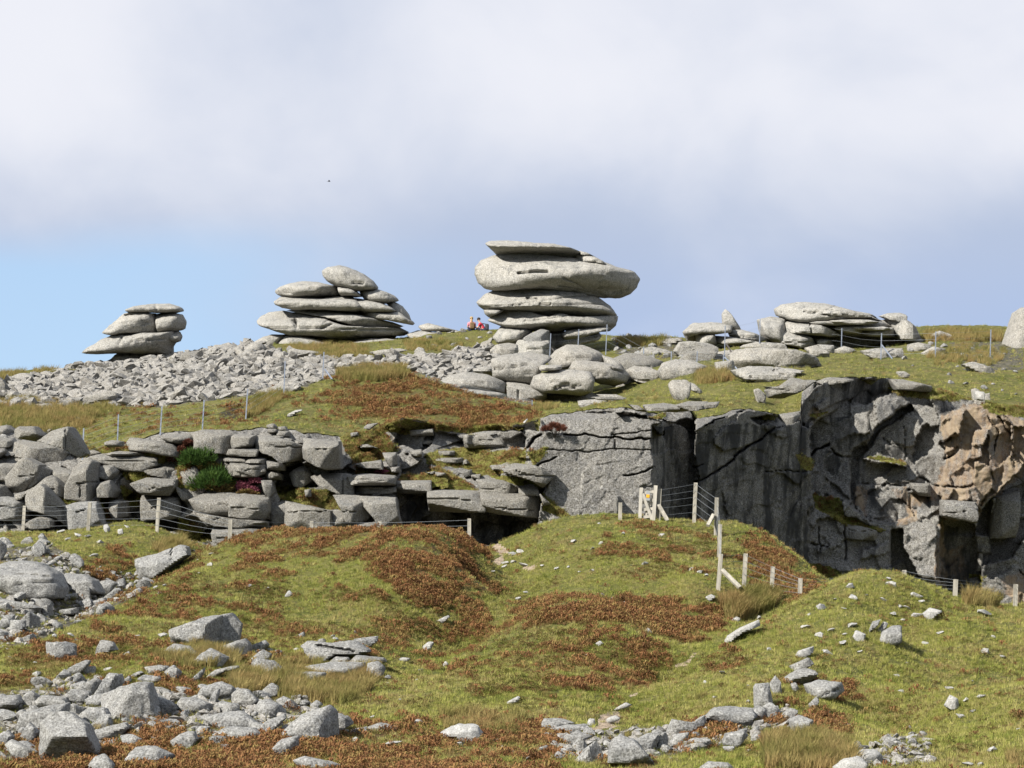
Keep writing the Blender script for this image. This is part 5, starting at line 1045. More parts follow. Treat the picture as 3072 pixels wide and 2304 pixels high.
# ================================================================== boulders of the near ground: each its own thing
lowk = dict(which=('low', 'cliff'), sink=0.2)
for lab, z, t, kw in [
 ('big angular block with a lit left face and dark shaded right face, perched on stones', 'E', '1442,512 1570,470 1700,430 1890,393 1962,470 1932,602 1760,655 1600,647 1453,632', dict(T=.75, sink=0, fronts=[(-.45, -.88, .08, .86), (.93, -.34, -.12, .42), (.0, -.5, .86, .86)])),
 ('rounded stone half hidden in tawny grass under the perched angular block', 'E', '1350,702 1440,633 1560,650 1645,712 1500,742 1358,742', dict(style='soft')),
 ('pale sloping stone in front of the perched angular block', 'E', '1598,772 1740,673 1882,742 1830,792 1640,803', dict()),
 ('whitish pointed stone right below the perched angular block', 'E', '1758,692 1900,630 2020,593 2067,650 2050,713 1870,742', dict(fronts=[(-.5, -.6, .6, .7), (.7, -.7, 0, .8)])),
 ('cluster of jagged pale rock in the grass at the left, above a sloping stone', 'E', '388,622 560,620 612,640 612,722 560,758 450,742 400,692', dict(style='rough')),
 ('triangular grey stone standing on rusty heath, left of the tawny grass', 'E', '783,752 840,603 930,620 968,682 860,702', dict()),
 ('flat tilted stone with a brown edge left of centre of the boulder field', 'E', '563,842 700,770 742,775 700,842 620,883', dict()),
 ('smooth slab leaning left at the top of the boulder field', 'E', '783,1042 900,883 992,888 1012,942 960,1012 860,1053', dict(fronts=[(-.5, -.7, .5, .8), (.8, -.55, -.2, .75)])),
 ('broken grey block just left of the leaning smooth slab', 'E', '628,1012 780,918 832,942 800,1012 740,1053 680,1042', dict()),
 ('pale wedge below the broken grey block', 'E', '538,1102 600,1008 742,1032 720,1103 600,1120', dict()),
 ('largest dark-faced boulder of the left boulder field', 'E', '868,1052 1000,1000 1150,968 1222,975 1292,1192 1150,1235 1020,1243 900,1233 868,1132', dict(T=.62, style='rough', fronts=[(-.72, -.55, .35, .62), (.2, -.95, -.05, .9)])),
 ('big undercut boulder with a dark overhang, bottom left', 'E', '348,1482 373,1300 440,1218 560,1218 700,1308 772,1460 800,1560 600,1600 450,1590 400,1612 370,1562', dict(T=.65, style='block', sink=0, fronts=[(0, -.62, .76, .66), (.05, -.72, -.69, .66), (-.8, -.55, 0, .85)])),
 ('broad smooth slab leaning behind the big undercut boulder', 'E', '158,1332 210,1218 420,1148 547,1130 532,1222 360,1322 200,1372', dict(style='soft')),
 ('pale flat-topped stone behind the broad leaning slab', 'E', '288,1122 360,1058 540,1078 552,1142 400,1172', dict()),
 ('pointed pale stone left of the flat-topped stone', 'E', '178,1092 250,1018 322,1060 302,1132 200,1133', dict()),
 ('dark overhanging slab cut by the left edge of the picture', 'E', '-40,1070 130,1058 177,1110 120,1172 -40,1182', dict(T=.5, fronts=[(0, -.6, .78, .8), (.2, -.6, -.75, .7)])),
 ('wedge with a shaded right side in the middle of the left boulder field', 'E', '543,1130 620,1140 702,1162 692,1202 630,1245 560,1233', dict(fronts=[(.8, -.5, 0, .6)])),
 ('pale flaking stone left of the largest dark-faced boulder', 'E', '640,1250 740,1170 860,1160 900,1230 820,1270 700,1290', dict(style='rough')),
 ('tilted slab with a dark underside right of the undercut boulder', 'E', '788,1352 900,1320 1030,1288 1052,1330 940,1443 850,1422', dict(fronts=[(-.2, -.5, .8, .7), (.4, -.7, -.55, .7)])),
 ('thin dark-topped slab in rusty bracken at bottom left', 'E', '998,1392 1090,1383 1192,1430 1140,1483 1060,1472', dict()),
 ('long cream-flecked boulder at the bottom, set in bracken', 'E', '1048,1602 1140,1498 1290,1488 1428,1555 1350,1603 1100,1645', dict(style='soft')),
 ('rounded cone-shaped boulder cut by the bottom edge', 'E', '713,1680 790,1568 860,1548 932,1630 950,1720 720,1720', dict(style='soft')),
 ('oval flecked boulder beside the largest dark-faced boulder', 'E', '1463,1152 1510,1078 1620,1078 1742,1130 1752,1182 1560,1193', dict(style='soft')),
 ('low broad boulder behind a small upright stone, centre left', 'E', '1648,1052 1690,988 1830,948 1932,990 1922,1042 1850,1062 1700,1073', dict(style='soft')),
 ('grey domed boulder right of the small upright stone', 'E', '1928,1052 1990,1008 2060,1018 2142,1102 2050,1143 1950,1113', dict(style='soft')),
 ('white-crusted boulder in front of the grey domed boulder', 'E', '1773,1152 1830,1108 1940,1128 1953,1182 1840,1193', dict(style='soft')),
 ('small upright leaning stone before the low broad boulder', 'E', '1718,1122 1790,998 1822,1010 1792,1102 1750,1133', dict()),
 ('wide rounded boulder low in the frame left of centre', 'E', '1698,1252 1860,1203 2000,1198 2122,1290 2133,1332 1900,1343 1780,1303', dict(style='soft')),
 ('low pale boulder in front of the wide rounded boulder', 'E', '1778,1382 1900,1318 2100,1328 2182,1400 2000,1433 1830,1423', dict(style='soft')),
 ('brown-tinged stone half sunk in bracken near the bottom left', 'E', '1428,1432 1520,1378 1600,1358 1632,1420 1560,1483 1470,1472', dict(style='rough')),
 ('long low stone beside the undercut boulder near the left edge', 'E', '48,1472 100,1428 200,1478 332,1530 302,1592 150,1563', dict(style='soft')),
 ('grey stone cut by the left edge below the dark overhanging slab', 'E', '-40,1402 60,1353 107,1400 60,1473 -40,1495', dict()),
 ('upright fin of stone left of the undercut boulder', 'E', '148,1442 240,1288 322,1360 262,1423 190,1453', dict()),
 ('small whitish pyramid stone below the tawny grass', 'E', '1368,862 1440,808 1502,865 1450,922 1380,903', dict()),
 ('small grey knob at the upper edge of the left boulder field', 'E', '1028,932 1070,893 1092,930 1050,957', dict()),
 ('narrow stone leaning behind the small grey knob', 'E', '1078,892 1160,853 1183,870 1110,903', dict()),
 ('flat brownish stone sunk in green turf', 'E', '1148,922 1200,888 1320,898 1333,930 1230,957', dict(style='soft')),
 ('low flat stone above the flat brownish stone', 'E', '1203,822 1300,808 1400,818 1370,852 1240,872', dict(style='soft')),
 ('narrow pale stone slanting in grass left of a long grass-edged slab', 'E', '1548,932 1640,880 1690,828 1682,872 1620,942', dict()),
 ('long grass-edged slab curving in the turf', 'E', '1695,905 1790,850 1900,820 1960,815 1970,835 1860,860 1760,905', dict(style='soft')),
 ('long pale flat stone in grass by the largest dark-faced boulder', 'E', '1230,985 1330,990 1410,1020 1400,1050 1300,1040', dict(style='soft')),
 ('low worn slab right of the largest dark-faced boulder', 'E', '1260,1060 1400,1100 1480,1160 1400,1200 1300,1190', dict(style='soft')),
 ('squarish stone at the left edge below the scree terrace', 'E', '-20,482 40,393 112,393 102,462 50,503', dict()),
 ('second squarish stone at the left edge, lower of the two', 'E', '83,522 95,438 202,438 202,492 120,533', dict()),
 ('dark-sided cube-like stone at the foot of the left rubble', 'E', '173,442 250,368 312,410 317,482 240,493', dict(fronts=[(.8, -.5, 0, .6)])),
 ('small pale boulder in rusty heath near the left edge', 'E', '28,602 70,553 142,560 132,603', dict(style='soft')),
 ('grey stone with a dark right end in rusty heath near the left edge', 'E', '188,582 270,548 302,580 222,603', dict(fronts=[(.8, -.5, 0, .6)])),
 ('long flat rib of rock at the left edge of the rubble', 'E', '-40,250 120,280 322,320 302,352 150,352 -40,300', dict(style='rough')),
 ('dark-sided stone at the end of the long flat rib', 'E', '348,332 420,298 447,392 380,402', dict(fronts=[(.8, -.5, 0, .6)])),
 ('flat stone roofing a dark gap in the left rubble', 'E', '488,352 640,328 642,372 520,382', dict(off=-.2)),
 ('pale tapering stone at the right end of the left rubble', 'E', '703,302 860,248 882,280 780,322', dict()),
 ('flat stone in front of the half-buried dome at the left', 'E', '538,222 640,208 642,247 560,252', dict()),
 ('whitish rock at the tip of the left rubble below the heath bank', 'E', '828,132 900,98 962,130 890,203 850,193', dict()),
 ('large half-buried dome of speckled rock at the left edge', 'A', '-60,1400 60,1355 200,1348 330,1368 442,1440 523,1542 512,1592 200,1612 60,1572 -60,1540', dict(T=1.3, style='soft', fronts=[(0, -.5, .84, .72)])),
 ('smaller dome of rock right of the large half-buried dome', 'A', '508,1502 560,1448 700,1458 780,1500 842,1582 750,1592 640,1573 560,1603', dict(T=.8, style='soft')),
 ('upright stone before the smaller dome of rock', 'A', '633,1582 680,1533 742,1560 747,1642 650,1653', dict()),
 ('tall pointed stone in the upper left rubble', 'A', '263,1232 320,1168 372,1210 372,1262 310,1293', dict()),
 ('dark shaded stone at the left edge in the upper rubble', 'A', '-40,1140 40,1200 52,1252 -20,1330 -40,1330', dict(fronts=[(.7, -.7, 0, .6)])),
 ('long pale slab lying at the foot of the heath bank', 'A', '1140,1322 1300,1288 1480,1213 1527,1230 1547,1292 1420,1382 1200,1485 1165,1402', dict(T=.8, fronts=[(-.2, -.6, .76, .7)])),
 ('small stone wedged under the long pale slab', 'A', '1145,1430 1180,1428 1190,1480 1150,1490', dict()),
 ('pale stone on the bank left of the first timber post', 'A', '858,1040 890,1030 915,1070 890,1095 862,1075', dict(m='stone')),
 ('rounded white stone at the top of the small hump', 'A', '975,1075 1015,1068 1020,1105 985,1112', dict(m='stone')),
 ('leaning stone in grass below the left timber fence', 'A', '320,1130 350,1102 400,1160 380,1172 340,1160', dict()),
 ('biggest whitish boulder at the bottom centre left, tapering to the left', 'F', '428,1352 570,1228 780,1158 827,1200 842,1362 700,1413 560,1383 480,1402', dict(T=.6, style='block', fronts=[(-.35, -.6, .7, .70), (.85, -.5, 0, .86)])),
 ('triangular stone right of the biggest whitish boulder', 'F', '838,1230 950,1233 992,1290 930,1323 870,1363 845,1332', dict(fronts=[(.7, -.6, 0, .7)])),
 ('rounded stone above left of the biggest whitish boulder', 'F', '178,1182 220,1108 290,1093 380,1138 432,1202 330,1233 200,1223', dict(style='soft')),
 ('smooth ramp-like stone between two rounded boulders', 'F', '198,1342 290,1268 410,1218 422,1252 330,1343 250,1403', dict()),
 ('pale boulder sunk in bracken below the biggest whitish boulder', 'F', '288,1532 400,1428 530,1398 522,1512 380,1553', dict(style='soft')),
 ('humped stone with a dark gap beneath it', 'F', '353,1102 420,1068 500,1110 542,1152 480,1173 400,1143', dict(style='soft')),
 ('flat stone by the humped stone', 'F', '503,1112 600,1093 642,1120 560,1152', dict()),
 ('little rounded stone at the edge of the green slope', 'F', '638,1142 690,1098 742,1130 680,1172', dict(style='soft')),
 ('layered outcrop with dark cracks in the middle of the slope', 'F', '598,652 640,618 820,638 1000,618 1112,692 1000,722 850,722 720,772 650,722', dict(T=.7, style='rough', cracks=[('F', '700,640 1000,690', 3, .2)])),
 ('overhanging stone lip with a dark hollow on the slope', 'F', '1000,592 1190,568 1183,612 1110,642 1020,622', dict(off=-.1)),
 ('low grey boulder behind the reeds', 'F', '458,932 500,868 650,863 762,870 740,922 560,953', dict(style='soft')),
 ('long smooth slab behind the reeds', 'F', '608,822 800,788 960,788 1062,790 1082,902 900,872 700,862', dict(T=.6, style='soft')),
 ('jointed rock at the right end of the long smooth slab', 'F', '973,782 1030,728 1242,750 1253,780 1130,803 1080,822', dict(T=.5)),
 ('upright rounded stone at the right of the reeds', 'F', '1108,902 1120,798 1200,778 1253,830 1232,892 1130,932', dict(style='soft')),
 ('small stone on top of the long smooth slab', 'F', '778,792 850,738 962,745 940,792', dict(style='soft')),
 ('blocky stone with a shaded end at the left of the reeds', 'F', '158,792 200,753 330,778 402,830 412,873 300,862 180,853', dict()),
 ('brownish stone behind the blocky stone with a shaded end', 'F', '128,772 240,683 312,720 280,762 180,793', dict(style='soft')),
 ('flat pale stone in rusty bracken right of the perched angular block', 'F', '133,652 260,603 292,640 200,692', dict()),
 ('pointed stone at the edge of the reeds', 'F', '238,1022 320,958 360,980 422,1062 300,1063', dict()),
 ('tan-streaked jagged stone in bracken at the bottom centre', 'F', '1738,1362 1880,1303 2000,1308 2073,1390 2000,1423 1900,1443 1860,1402 1760,1403', dict(style='rough', m='stone')),
 ('first low whitish stone at the bracken edge, bottom centre', 'F', '968,1342 1100,1318 1112,1360 1000,1373', dict(style='soft')),
 ('second low whitish stone at the bracken edge, longer', 'F', '1118,1322 1220,1283 1372,1320 1360,1353 1180,1353', dict(style='soft')),
 ('flat stone at the very bottom sunk in bracken', 'F', '508,1602 600,1568 800,1608 892,1640 700,1680 560,1643', dict(style='soft')),
 ('lone white diamond-shaped stone on the green slope', 'F', '1688,432 1780,393 1792,405 1740,442', dict(m='stone')),
 ('small pale dome stone high on the heath slope', 'F', '423,232 460,183 492,215 460,237', dict(m='stone', style='soft')),
 ('stone at the foot of the rusty slope, mid picture', 'F', '1573,652 1620,613 1662,620 1640,662 1590,683', dict(m='stone')),
 ('flat stone right of the upright rounded stone', 'F', '1343,772 1400,743 1472,750 1420,782', dict(m='stone')),
 ('little round stone by itself on the green slope', 'F', '1738,802 1760,773 1787,795 1760,822', dict(m='stone', style='soft')),
 ('grey rounded stone at the left end of the bottom stone row', 'G', '343,1312 380,1258 500,1253 622,1290 500,1313 400,1363', dict(style='soft')),
 ('flat-fronted stone beside the grey rounded stone of the bottom row', 'G', '413,1332 560,1303 700,1298 722,1340 600,1363 460,1373', dict()),
 ('large low stone crusted white, in bracken at the bottom row', 'G', '518,1472 550,1398 640,1358 780,1398 700,1423 620,1473', dict(style='soft')),
 ('small upright pale stone in the bottom row', 'G', '613,1522 650,1428 690,1418 722,1480 660,1533', dict()),
 ('pyramid stone with a dark right face in the bottom row', 'G', '608,1592 700,1508 790,1438 862,1572 780,1603 680,1593', dict(fronts=[(-.7, -.6, .4, .6), (.8, -.55, .2, .5)])),
 ('tallest jagged pale rock of the bottom row', 'G', '903,1602 940,1468 1000,1398 1100,1438 1180,1520 1262,1602 1150,1623 1000,1603', dict(T=.5, style='rough', sink=.05)),
 ('slab leaning behind the tallest jagged rock', 'G', '1128,1432 1220,1378 1310,1368 1302,1442 1240,1523 1180,1503', dict()),
 ('grey ridge-backed stone in the bottom row', 'G', '1298,1422 1370,1358 1392,1420 1382,1502 1320,1493', dict(fronts=[(.75, -.6, 0, .55)])),
 ('rising jagged rib of stones above the bottom row', 'G', '1388,1362 1450,1268 1590,1288 1680,1228 1692,1302 1560,1353 1420,1393', dict(style='rough')),
 ('pale round stone under the rising rib', 'G', '1403,1442 1480,1378 1560,1368 1542,1452 1450,1467', dict(style='soft')),
 ('broad pinkish-grey slab, lower right of centre', 'G', '1708,1252 1800,1168 1950,1163 2072,1168 2082,1232 2000,1303 1850,1293 1780,1273', dict(T=.6, style='rough')),
 ('neat oblong stone in the bracken under the broad slab', 'G', '1533,1442 1620,1413 1740,1423 1747,1492 1640,1493 1550,1482', dict()),
 ('shaded block in bracken with a white stone at its foot', 'G', '1858,1452 1880,1378 2000,1358 2052,1390 1990,1453 1930,1483', dict()),
 ('white stone at the foot of the shaded block', 'G', '1848,1482 1940,1478 1932,1523 1870,1512', dict(m='stone')),
 ('smooth flat stone at the bottom edge on bright turf', 'G', '1668,1652 1740,1608 1880,1618 1942,1665 1700,1690', dict(style='soft')),
 ('jumbled rock right of the broad pinkish slab', 'G', '2078,1182 2140,1148 2202,1178 2202,1262 2110,1273', dict(style='rough')),
 ('small crusted stone below the jumbled rock', 'G', '2088,1342 2140,1308 2173,1340 2130,1372', dict(style='rough')),
 ('flat dark stone in the bracken, bottom centre', 'G', '288,1502 390,1468 402,1490 320,1513', dict()),
 ('long pale rib of rock running up to the rush clump', 'G', '1828,612 1900,558 2000,498 2130,438 2143,482 2000,543 1900,592', dict(style='rough', m='stone')),
 ('white stone in the green hollow below the rush clump', 'G', '1913,432 1960,403 2002,430 1950,452', dict(m='stone')),
 ('pale stone left of the braced corner post', 'G', '1703,242 1750,220 1787,240 1740,267', dict(m='stone')),
 ('flat path-side slab low on the trodden path', 'G', '928,1172 1040,1118 1092,1138 980,1173', dict(m='stone', style='soft')),
 ('lower flat slab on the trodden path', 'G', '883,1252 960,1223 1002,1250 900,1283', dict(m='stone', style='soft')),
 ('dark-edged flat stone on the left of the green slope', 'G', '50,1112 150,1063 162,1085 100,1127', dict(m='stone')),
 ('small bluish-white stone on the middle slope', 'G', '793,627 830,603 862,630 820,642', dict(m='stone')),
 ('small pinkish stone under the long rusty strip', 'G', '1203,522 1230,496 1264,532 1220,542', dict(m='stone')),
 ('small stone with a notch where the path meets the stone row', 'G', '720,1300 740,1250 785,1255 780,1310', dict(m='stone')),
 ('long square-ended upright block, lower right', 'H', '-14,992 0,972 90,963 107,1060 122,1132 60,1163 -14,1168', dict(T=.35)),
 ('topmost stone of the pile on the right slope, dark hollow on its right', 'H', '278,812 420,748 462,800 380,832 320,857', dict()),
 ('yellowish undercut stone in the middle of the pile on the right slope', 'H', '238,912 340,848 400,838 472,860 472,902 370,953 250,953', dict(T=.5, fronts=[(-.2, -.6, .76, .6), (.3, -.7, -.6, .6)])),
 ('large white lens-shaped stone at the foot of the pile on the right slope', 'H', '413,972 520,938 680,958 707,1020 620,1063 500,1083 460,1063', dict(T=.5, style='soft', cracks=[('H', '540,1050 690,1000', 2, .1)])),
 ('standing leaf-shaped stone left of the pile on the right slope', 'H', '108,962 150,898 192,950 197,1020 160,1047 125,1012', dict()),
 ('small stone beside the standing leaf-shaped stone', 'H', '278,962 320,953 342,1000 310,1032', dict()),
 ('greyish upright stone below the large white lens-shaped stone', 'H', '428,1132 490,1068 512,1110 450,1172', dict()),
 ('pale five-sided stone above the reeds at the lower right', 'H', '288,1272 350,1228 452,1270 430,1332 350,1393 290,1382', dict(T=.4)),
 ('flecked stone above left of the pale five-sided stone', 'H', '198,1222 270,1168 332,1190 290,1252 210,1273', dict(style='rough')),
 ('rough stone at the foot of the square-ended upright block', 'H', '58,1152 110,1118 192,1190 172,1262 70,1253', dict(style='rough')),
 ('rough low stone left of the foot of the upright block', 'H', '-14,1165 60,1170 52,1242 -14,1272', dict(style='rough')),
 ('largest whitish boulder on the grassy mound at the right', 'H', '973,612 1050,528 1130,483 1187,490 1172,592 1100,617', dict(T=.4, style='soft', sink=.35, off=.15)),
 ('narrow grey stone above left of the mound boulder', 'H', '983,522 1050,448 1082,460 1030,523', dict()),
 ('second narrow stone beside the first above the mound boulder', 'H', '918,522 960,448 1022,430 990,482', dict()),
 ('white stone with a folded top left of the mound boulder', 'H', '798,572 820,518 892,550 882,592 830,603', dict(m='stone')),
 ('flat stone capping a dark hollow near the top of the right mound', 'H', '1378,382 1440,333 1532,360 1480,392 1420,422', dict(m='stone')),
 ('long tilted white slab at the left of the grassy mound', 'H', '298,737 350,688 462,653 457,702 380,732', dict(m='stone')),
 ('wide pale boulder at the lower right corner group', 'H', '800,1560 880,1510 960,1505 1030,1560 1010,1620 900,1600', dict(m='stone', style='soft')),
 ('low boulder cut by the bottom edge, lower right', 'H', '640,1650 720,1590 830,1565 900,1620 860,1690 700,1700', dict(m='stone', style='soft')),
 ('flat stone with dark side above the lower right group', 'H', '1040,1460 1080,1400 1155,1415 1140,1450 1080,1480', dict()),
 ('small dark-topped stone left in the lower right group', 'H', '810,1500 840,1470 920,1475 920,1495 850,1510', dict()),
 ('pointed stone low on the right slope below two small ones', 'H', '1558,1140 1600,1060 1662,1090 1662,1175 1620,1165', dict(m='stone')),
 ]:
    k = dict(lowk); k.update(kw)
    boulder(lab, z, t, **k)

# ================================================================== loose stones
def hull_mesh(name, seed, n=13, flat=0.6, long=1.3):
    r = random.Random(seed); bm = bmesh.new()
    for _ in range(n):
        a = r.uniform(0, 6.283); z = r.uniform(-1, 1); q = math.sqrt(1 - z * z); k = r.uniform(.86, 1.12)
        bm.verts.new((math.cos(a) * q * k * long, math.sin(a) * q * k, z * k * flat))
    h = bmesh.ops.convex_hull(bm, input=bm.verts)
    bmesh.ops.delete(bm, geom=[g for g in h['geom_interior'] if isinstance(g, bmesh.types.BMVert)], context='VERTS')
    bmesh.ops.recalc_face_normals(bm, faces=bm.faces)
    me = bpy.data.meshes.new(name); bm.to_mesh(me); bm.free(); return me
def med_mesh(name, seed, flat=0.6, long=1.25):
    """a stone with worn edges"""
    v, f = cubegrid(5, 5, 4); r = random.Random(seed)
    g = np.zeros(len(v))
    for _ in range(11):
        a = r.uniform(0, 6.283); z = r.uniform(-.9, .9); q = math.sqrt(1 - z * z)
        g += np.maximum(0, v @ np.array([math.cos(a) * q, math.sin(a) * q, z]) / r.uniform(.55, .85)) ** 14
    g += (np.linalg.norm(v, axis=1) / 1.15) ** 14
    p = v / (g ** (1 / 14))[:, None]
    p = p * (1 + 0.10 * fbm(p * 1.6 + seed, 3, 5))[:, None] * np.array([long, 1, flat])
    me = bpy.data.meshes.new(name); me.from_pydata(p.tolist(), [], f.tolist())
    me.polygons.foreach_set('use_smooth', np.ones(len(me.polygons), bool)); me.set_sharp_from_angle(angle=math.radians(32)); me.update(); return me
def stone_set(prefix, mat, fn, n, **kw):
    out = []
    for i in range(n):
        me = fn(prefix, 100 + i * 3, **{k: (v if not isinstance(v, tuple) else v[i % len(v)]) for k, v in kw.items()}); me.materials.append(mat); out.append(me)
    return out
SC = stone_set('scree_stone', M['scree'], hull_mesh, 10, flat=(.55, .7, .45), long=(1.2, 1.5, 1.0))
MB = stone_set('rubble_stone', M['boulder'], med_mesh, 10, flat=(.6, .75, .5), long=(1.2, 1.5, 1.05))
MS = stone_set('small_stone', M['stone'], hull_mesh, 8, flat=(.5, .65, .4), long=(1.2, 1.6, 1.0))
PLACED = []
def put_stone(name, me, px, py, r_px, label, group, cat='stone', which=('low', 'hill', 'cliff'), rs=None, sink=.15, tilt=.5):
    r = rs or rnd
    h = hit(px, py, which)
    if h is None: return None
    loc, nor, dist, k = h
    s = r_px / F * loc.y
    o = bpy.data.objects.new(name, me)
    o.location = loc + Vector((0, s * .15, s * (0.45 - sink)))
    o.rotation_euler = (r.uniform(-tilt, tilt) + .15, r.uniform(-tilt, tilt), r.uniform(0, 6.28))
    o.scale = (s, s, s * r.uniform(.8, 1.25))
    COL.objects.link(o)
    PLACED.append((o, px, py, r_px))
    return tag(o, label, cat, group)
def sample_poly(poly, n, gap, r):
    """dart throwing in picture space"""
    lo, hi = poly.min(0), poly.max(0); pts = []; cell = {}
    tries = 0
    while len(pts) < n and tries < n * 25:
        tries += 1
        x = r.uniform(lo[0], hi[0]); y = r.uniform(lo[1], hi[1])
        if not in_poly(poly, np.array([x]), np.array([y]))[0]: continue
        c = (int(x // gap), int(y // gap))
        if any(math.hypot(x - q[0], (y - q[1]) * 1.5) < gap for i in (-1, 0, 1) for j in (-1, 0, 1) for q in cell.get((c[0] + i, c[1] + j), [])): continue
        cell.setdefault(c, []).append((x, y)); pts.append((x, y))
    return pts
rs = random.Random(11)
# the larger stones of the scree
for (x, y) in sample_poly(SCREE_POLYS[0], 270, 20, rs):
    put_stone('scree_stone', rs.choice(SC), x, y, rs.choice((9, 11, 13, 16, 20, 24)), 'grey angular stone lying loose in the scree below the rock stacks', 'stones of the scree below the stacks', which=('hill',), rs=rs, tilt=.8)
# rubble on the left, boulder fields below
RUB = [('V', '0,1165 100,1150 170,1225 280,1245 330,1215 350,1235 300,1290 210,1335 100,1370 0,1400', 100, 15, (8, 11, 14, 18, 24), 'pale stone in the rubble below the left end of the quarry', 'stones in the left rubble'),
       ('V', '0,1500 200,1455 330,1490 520,1480 640,1500 740,1560 680,1620 420,1620 300,1580 100,1640 0,1640', 96, 24, (12, 15, 19, 24, 30, 36), 'pale stone among the boulders at the lower left', 'stones in the lower left boulder field'),
       ('V', '1180,1585 1350,1580 1480,1560 1600,1540 1700,1525 1740,1560 1640,1600 1500,1620 1400,1650 1180,1640', 34, 24, (10, 13, 17, 22), 'pale stone in the row of rocks at the bottom', 'stones in the bottom row'),
       ('V', '550,1360 830,1370 840,1470 700,1460 560,1450', 16, 26, (8, 11, 14), 'small stone around the layered outcrop', 'stones round the layered outcrop'),
       ('V', '1860,1600 1960,1570 2030,1590 2010,1655 1830,1655', 14, 24, (9, 12, 17), 'pale stone at the bottom right below the mound', 'stones at the bottom right')]
for z, t, n, gap, sizes, lab, grp in RUB:
    for (x, y) in sample_poly(parse(z, t), n, gap, rs):
        put_stone('rubble_stone', rs.choice(MB), x, y, rs.choice(sizes), lab, grp, which=('low',), rs=rs)
for z, t, n, gap, sizes, lab, grp in [
       ('V', '1320,728 1480,735 1560,760 1480,775 1400,785 1330,765', 26, 22, (7, 10, 14), 'small pale rock in the rubble between the tall stack and the fin outcrop', 'rocks between the tall stack and the fin'),
       ('V', '1900,745 2210,735 2210,860 2050,830 1960,790', 26, 30, (6, 8, 11), 'small pale stone in the grass at the upper right', 'stones in the upper right grass'),
       ('V', '0,925 60,920 170,945 150,1000 0,1010', 16, 24, (10, 14), 'small rock filling the boulder pile at the left end of the quarry', 'small rocks in the left boulder pile'),
       ('V', '900,700 1060,712 1070,745 900,760', 14, 24, (8, 12), 'pale rock on the crest between the two larger stacks', 'rocks on the crest between the stacks')]:
    for (x, y) in sample_poly(parse(z, t), n, gap, rs):
        put_stone('loose_rock', rs.choice(MB), x, y, rs.choice(sizes), lab, grp, which=('hill', 'cliff'), rs=rs)
SMALL = {'H': '1085,95,20 1120,155,45 775,170,40 910,230,15 790,260,40 1045,275,25 1320,245,40 1360,288,25 530,345,45 720,350,30 650,268,18 430,395,18 1185,325,25 1240,340,25 1125,395,35 1325,410,40 1210,440,18 400,505,45 610,530,40 520,575,35 720,562,28 780,490,45 390,615,18 705,635,40 590,715,30 850,705,28 550,690,14 100,690,22 1520,550,28 1390,635,30 1670,668,14 1885,395,45 1905,715,45 2040,750,30 1240,790,12 1155,900,20 1195,1035,30 1595,1010,32 1730,1110,32 1855,1080,32 1685,1248,45 1790,1200,28 590,1205,18 540,1310,25 655,1280,20 750,1310,18 1955,1530,45 1745,1645,40 1850,1650,30 2165,1345,22 2195,1615,20 1010,1490,50 1260,1420,35 1320,1400,30 1170,1480,40 610,1560,30 1780,945,14 1960,578,14',
 'G': '470,12,25 760,30,20 215,210,22 150,265,30 850,228,25 925,262,18 1035,295,20 1160,305,20 1660,45,30 1590,20,25 1710,65,20 745,600,18 720,725,20 530,755,16 370,900,14 475,850,12 1850,880,40 1700,955,20 2065,985,22 1780,1080,25 2145,425,30 2060,1120,25 1140,1360,45 920,1380,35 1230,1555,20 1310,1550,30 1420,1580,12 2060,1525,25 830,1380,30 30,1500,30 110,1540,30 240,1590,50 330,1570,40 530,1550,50 870,1480,50',
 'F': '130,160,25 280,180,22 830,580,35 525,685,25 1885,320,12 1960,360,16 1550,850,20 1520,930,10 1280,965,18 1380,1095,12 1100,1200,35 1150,1245,30 1330,1480,55 1000,1450,50 840,1480,50 940,1620,35 1550,1310,70 1890,1480,45 2190,1440,30 910,1375,40',
 'C': '890,1320,30 1115,1335,20 1040,1378,20 1300,1255,22 1610,1272,28 1475,1510,38 1035,1565,20 845,1528,16 630,1520,22 745,1545,28 1940,1580,30 1855,1555,20 1990,1600,15 1365,1515,15 380,1430,40 450,1410,35 320,1500,35 390,1490,28 310,1530,30 1100,1170,15 220,1570,25 480,1525,40 935,1570,18',
 'E': '1130,575,30 1340,570,35 1370,155,20 1330,220,30 1240,205,20 815,585,14 2070,155,25 1500,290,12 640,760,16 1050,725,35 295,800,25 190,845,25 520,915,40 300,900,60 900,855,40 1700,950,15 460,575,30 590,578,40 690,700,18 640,610,30 80,750,25 215,640,20',
 'A': '730,1140,30 640,1135,35 560,1165,28 500,1105,40 840,1190,30 1050,1060,20 780,1300,30 2070,1330,40 1745,1380,30 1290,1560,20 1330,1610,25 1640,1330,14 1760,1285,20 1610,1265,30 1650,1440,15'}
LAB = {'H': ('small whitish stone dotted on the grassy mound and slope at the right', 'whitish stones on the right mound'), 'G': ('small pale stone lying in the turf of the middle and lower slope', 'pale stones on the middle slope'),
       'F': ('small pale stone in heath left of the middle slope', 'pale stones in the left heath'), 'C': ('small white stone on the green mound below the gate', 'white stones below the gate'),
       'E': ('small stone in the turf above the lower left boulders', 'stones above the lower left boulders'), 'A': ('small pale stone on the left bank below the timber fence', 'stones on the left bank')}
for z, txt in SMALL.items():
    for tok in txt.split():
        x, y, wd = [float(v) for v in tok.split(',')]
        p = px_of(z, [x, y])[0]
        put_stone('small_stone', rs.choice(MS), p[0], p[1], wd * 0.5 / 2.765 * (2.0 if z == 'H' else 1.65) + 1.0, LAB[z][0], LAB[z][1], which=('low',), rs=rs, sink=.0, tilt=.35)

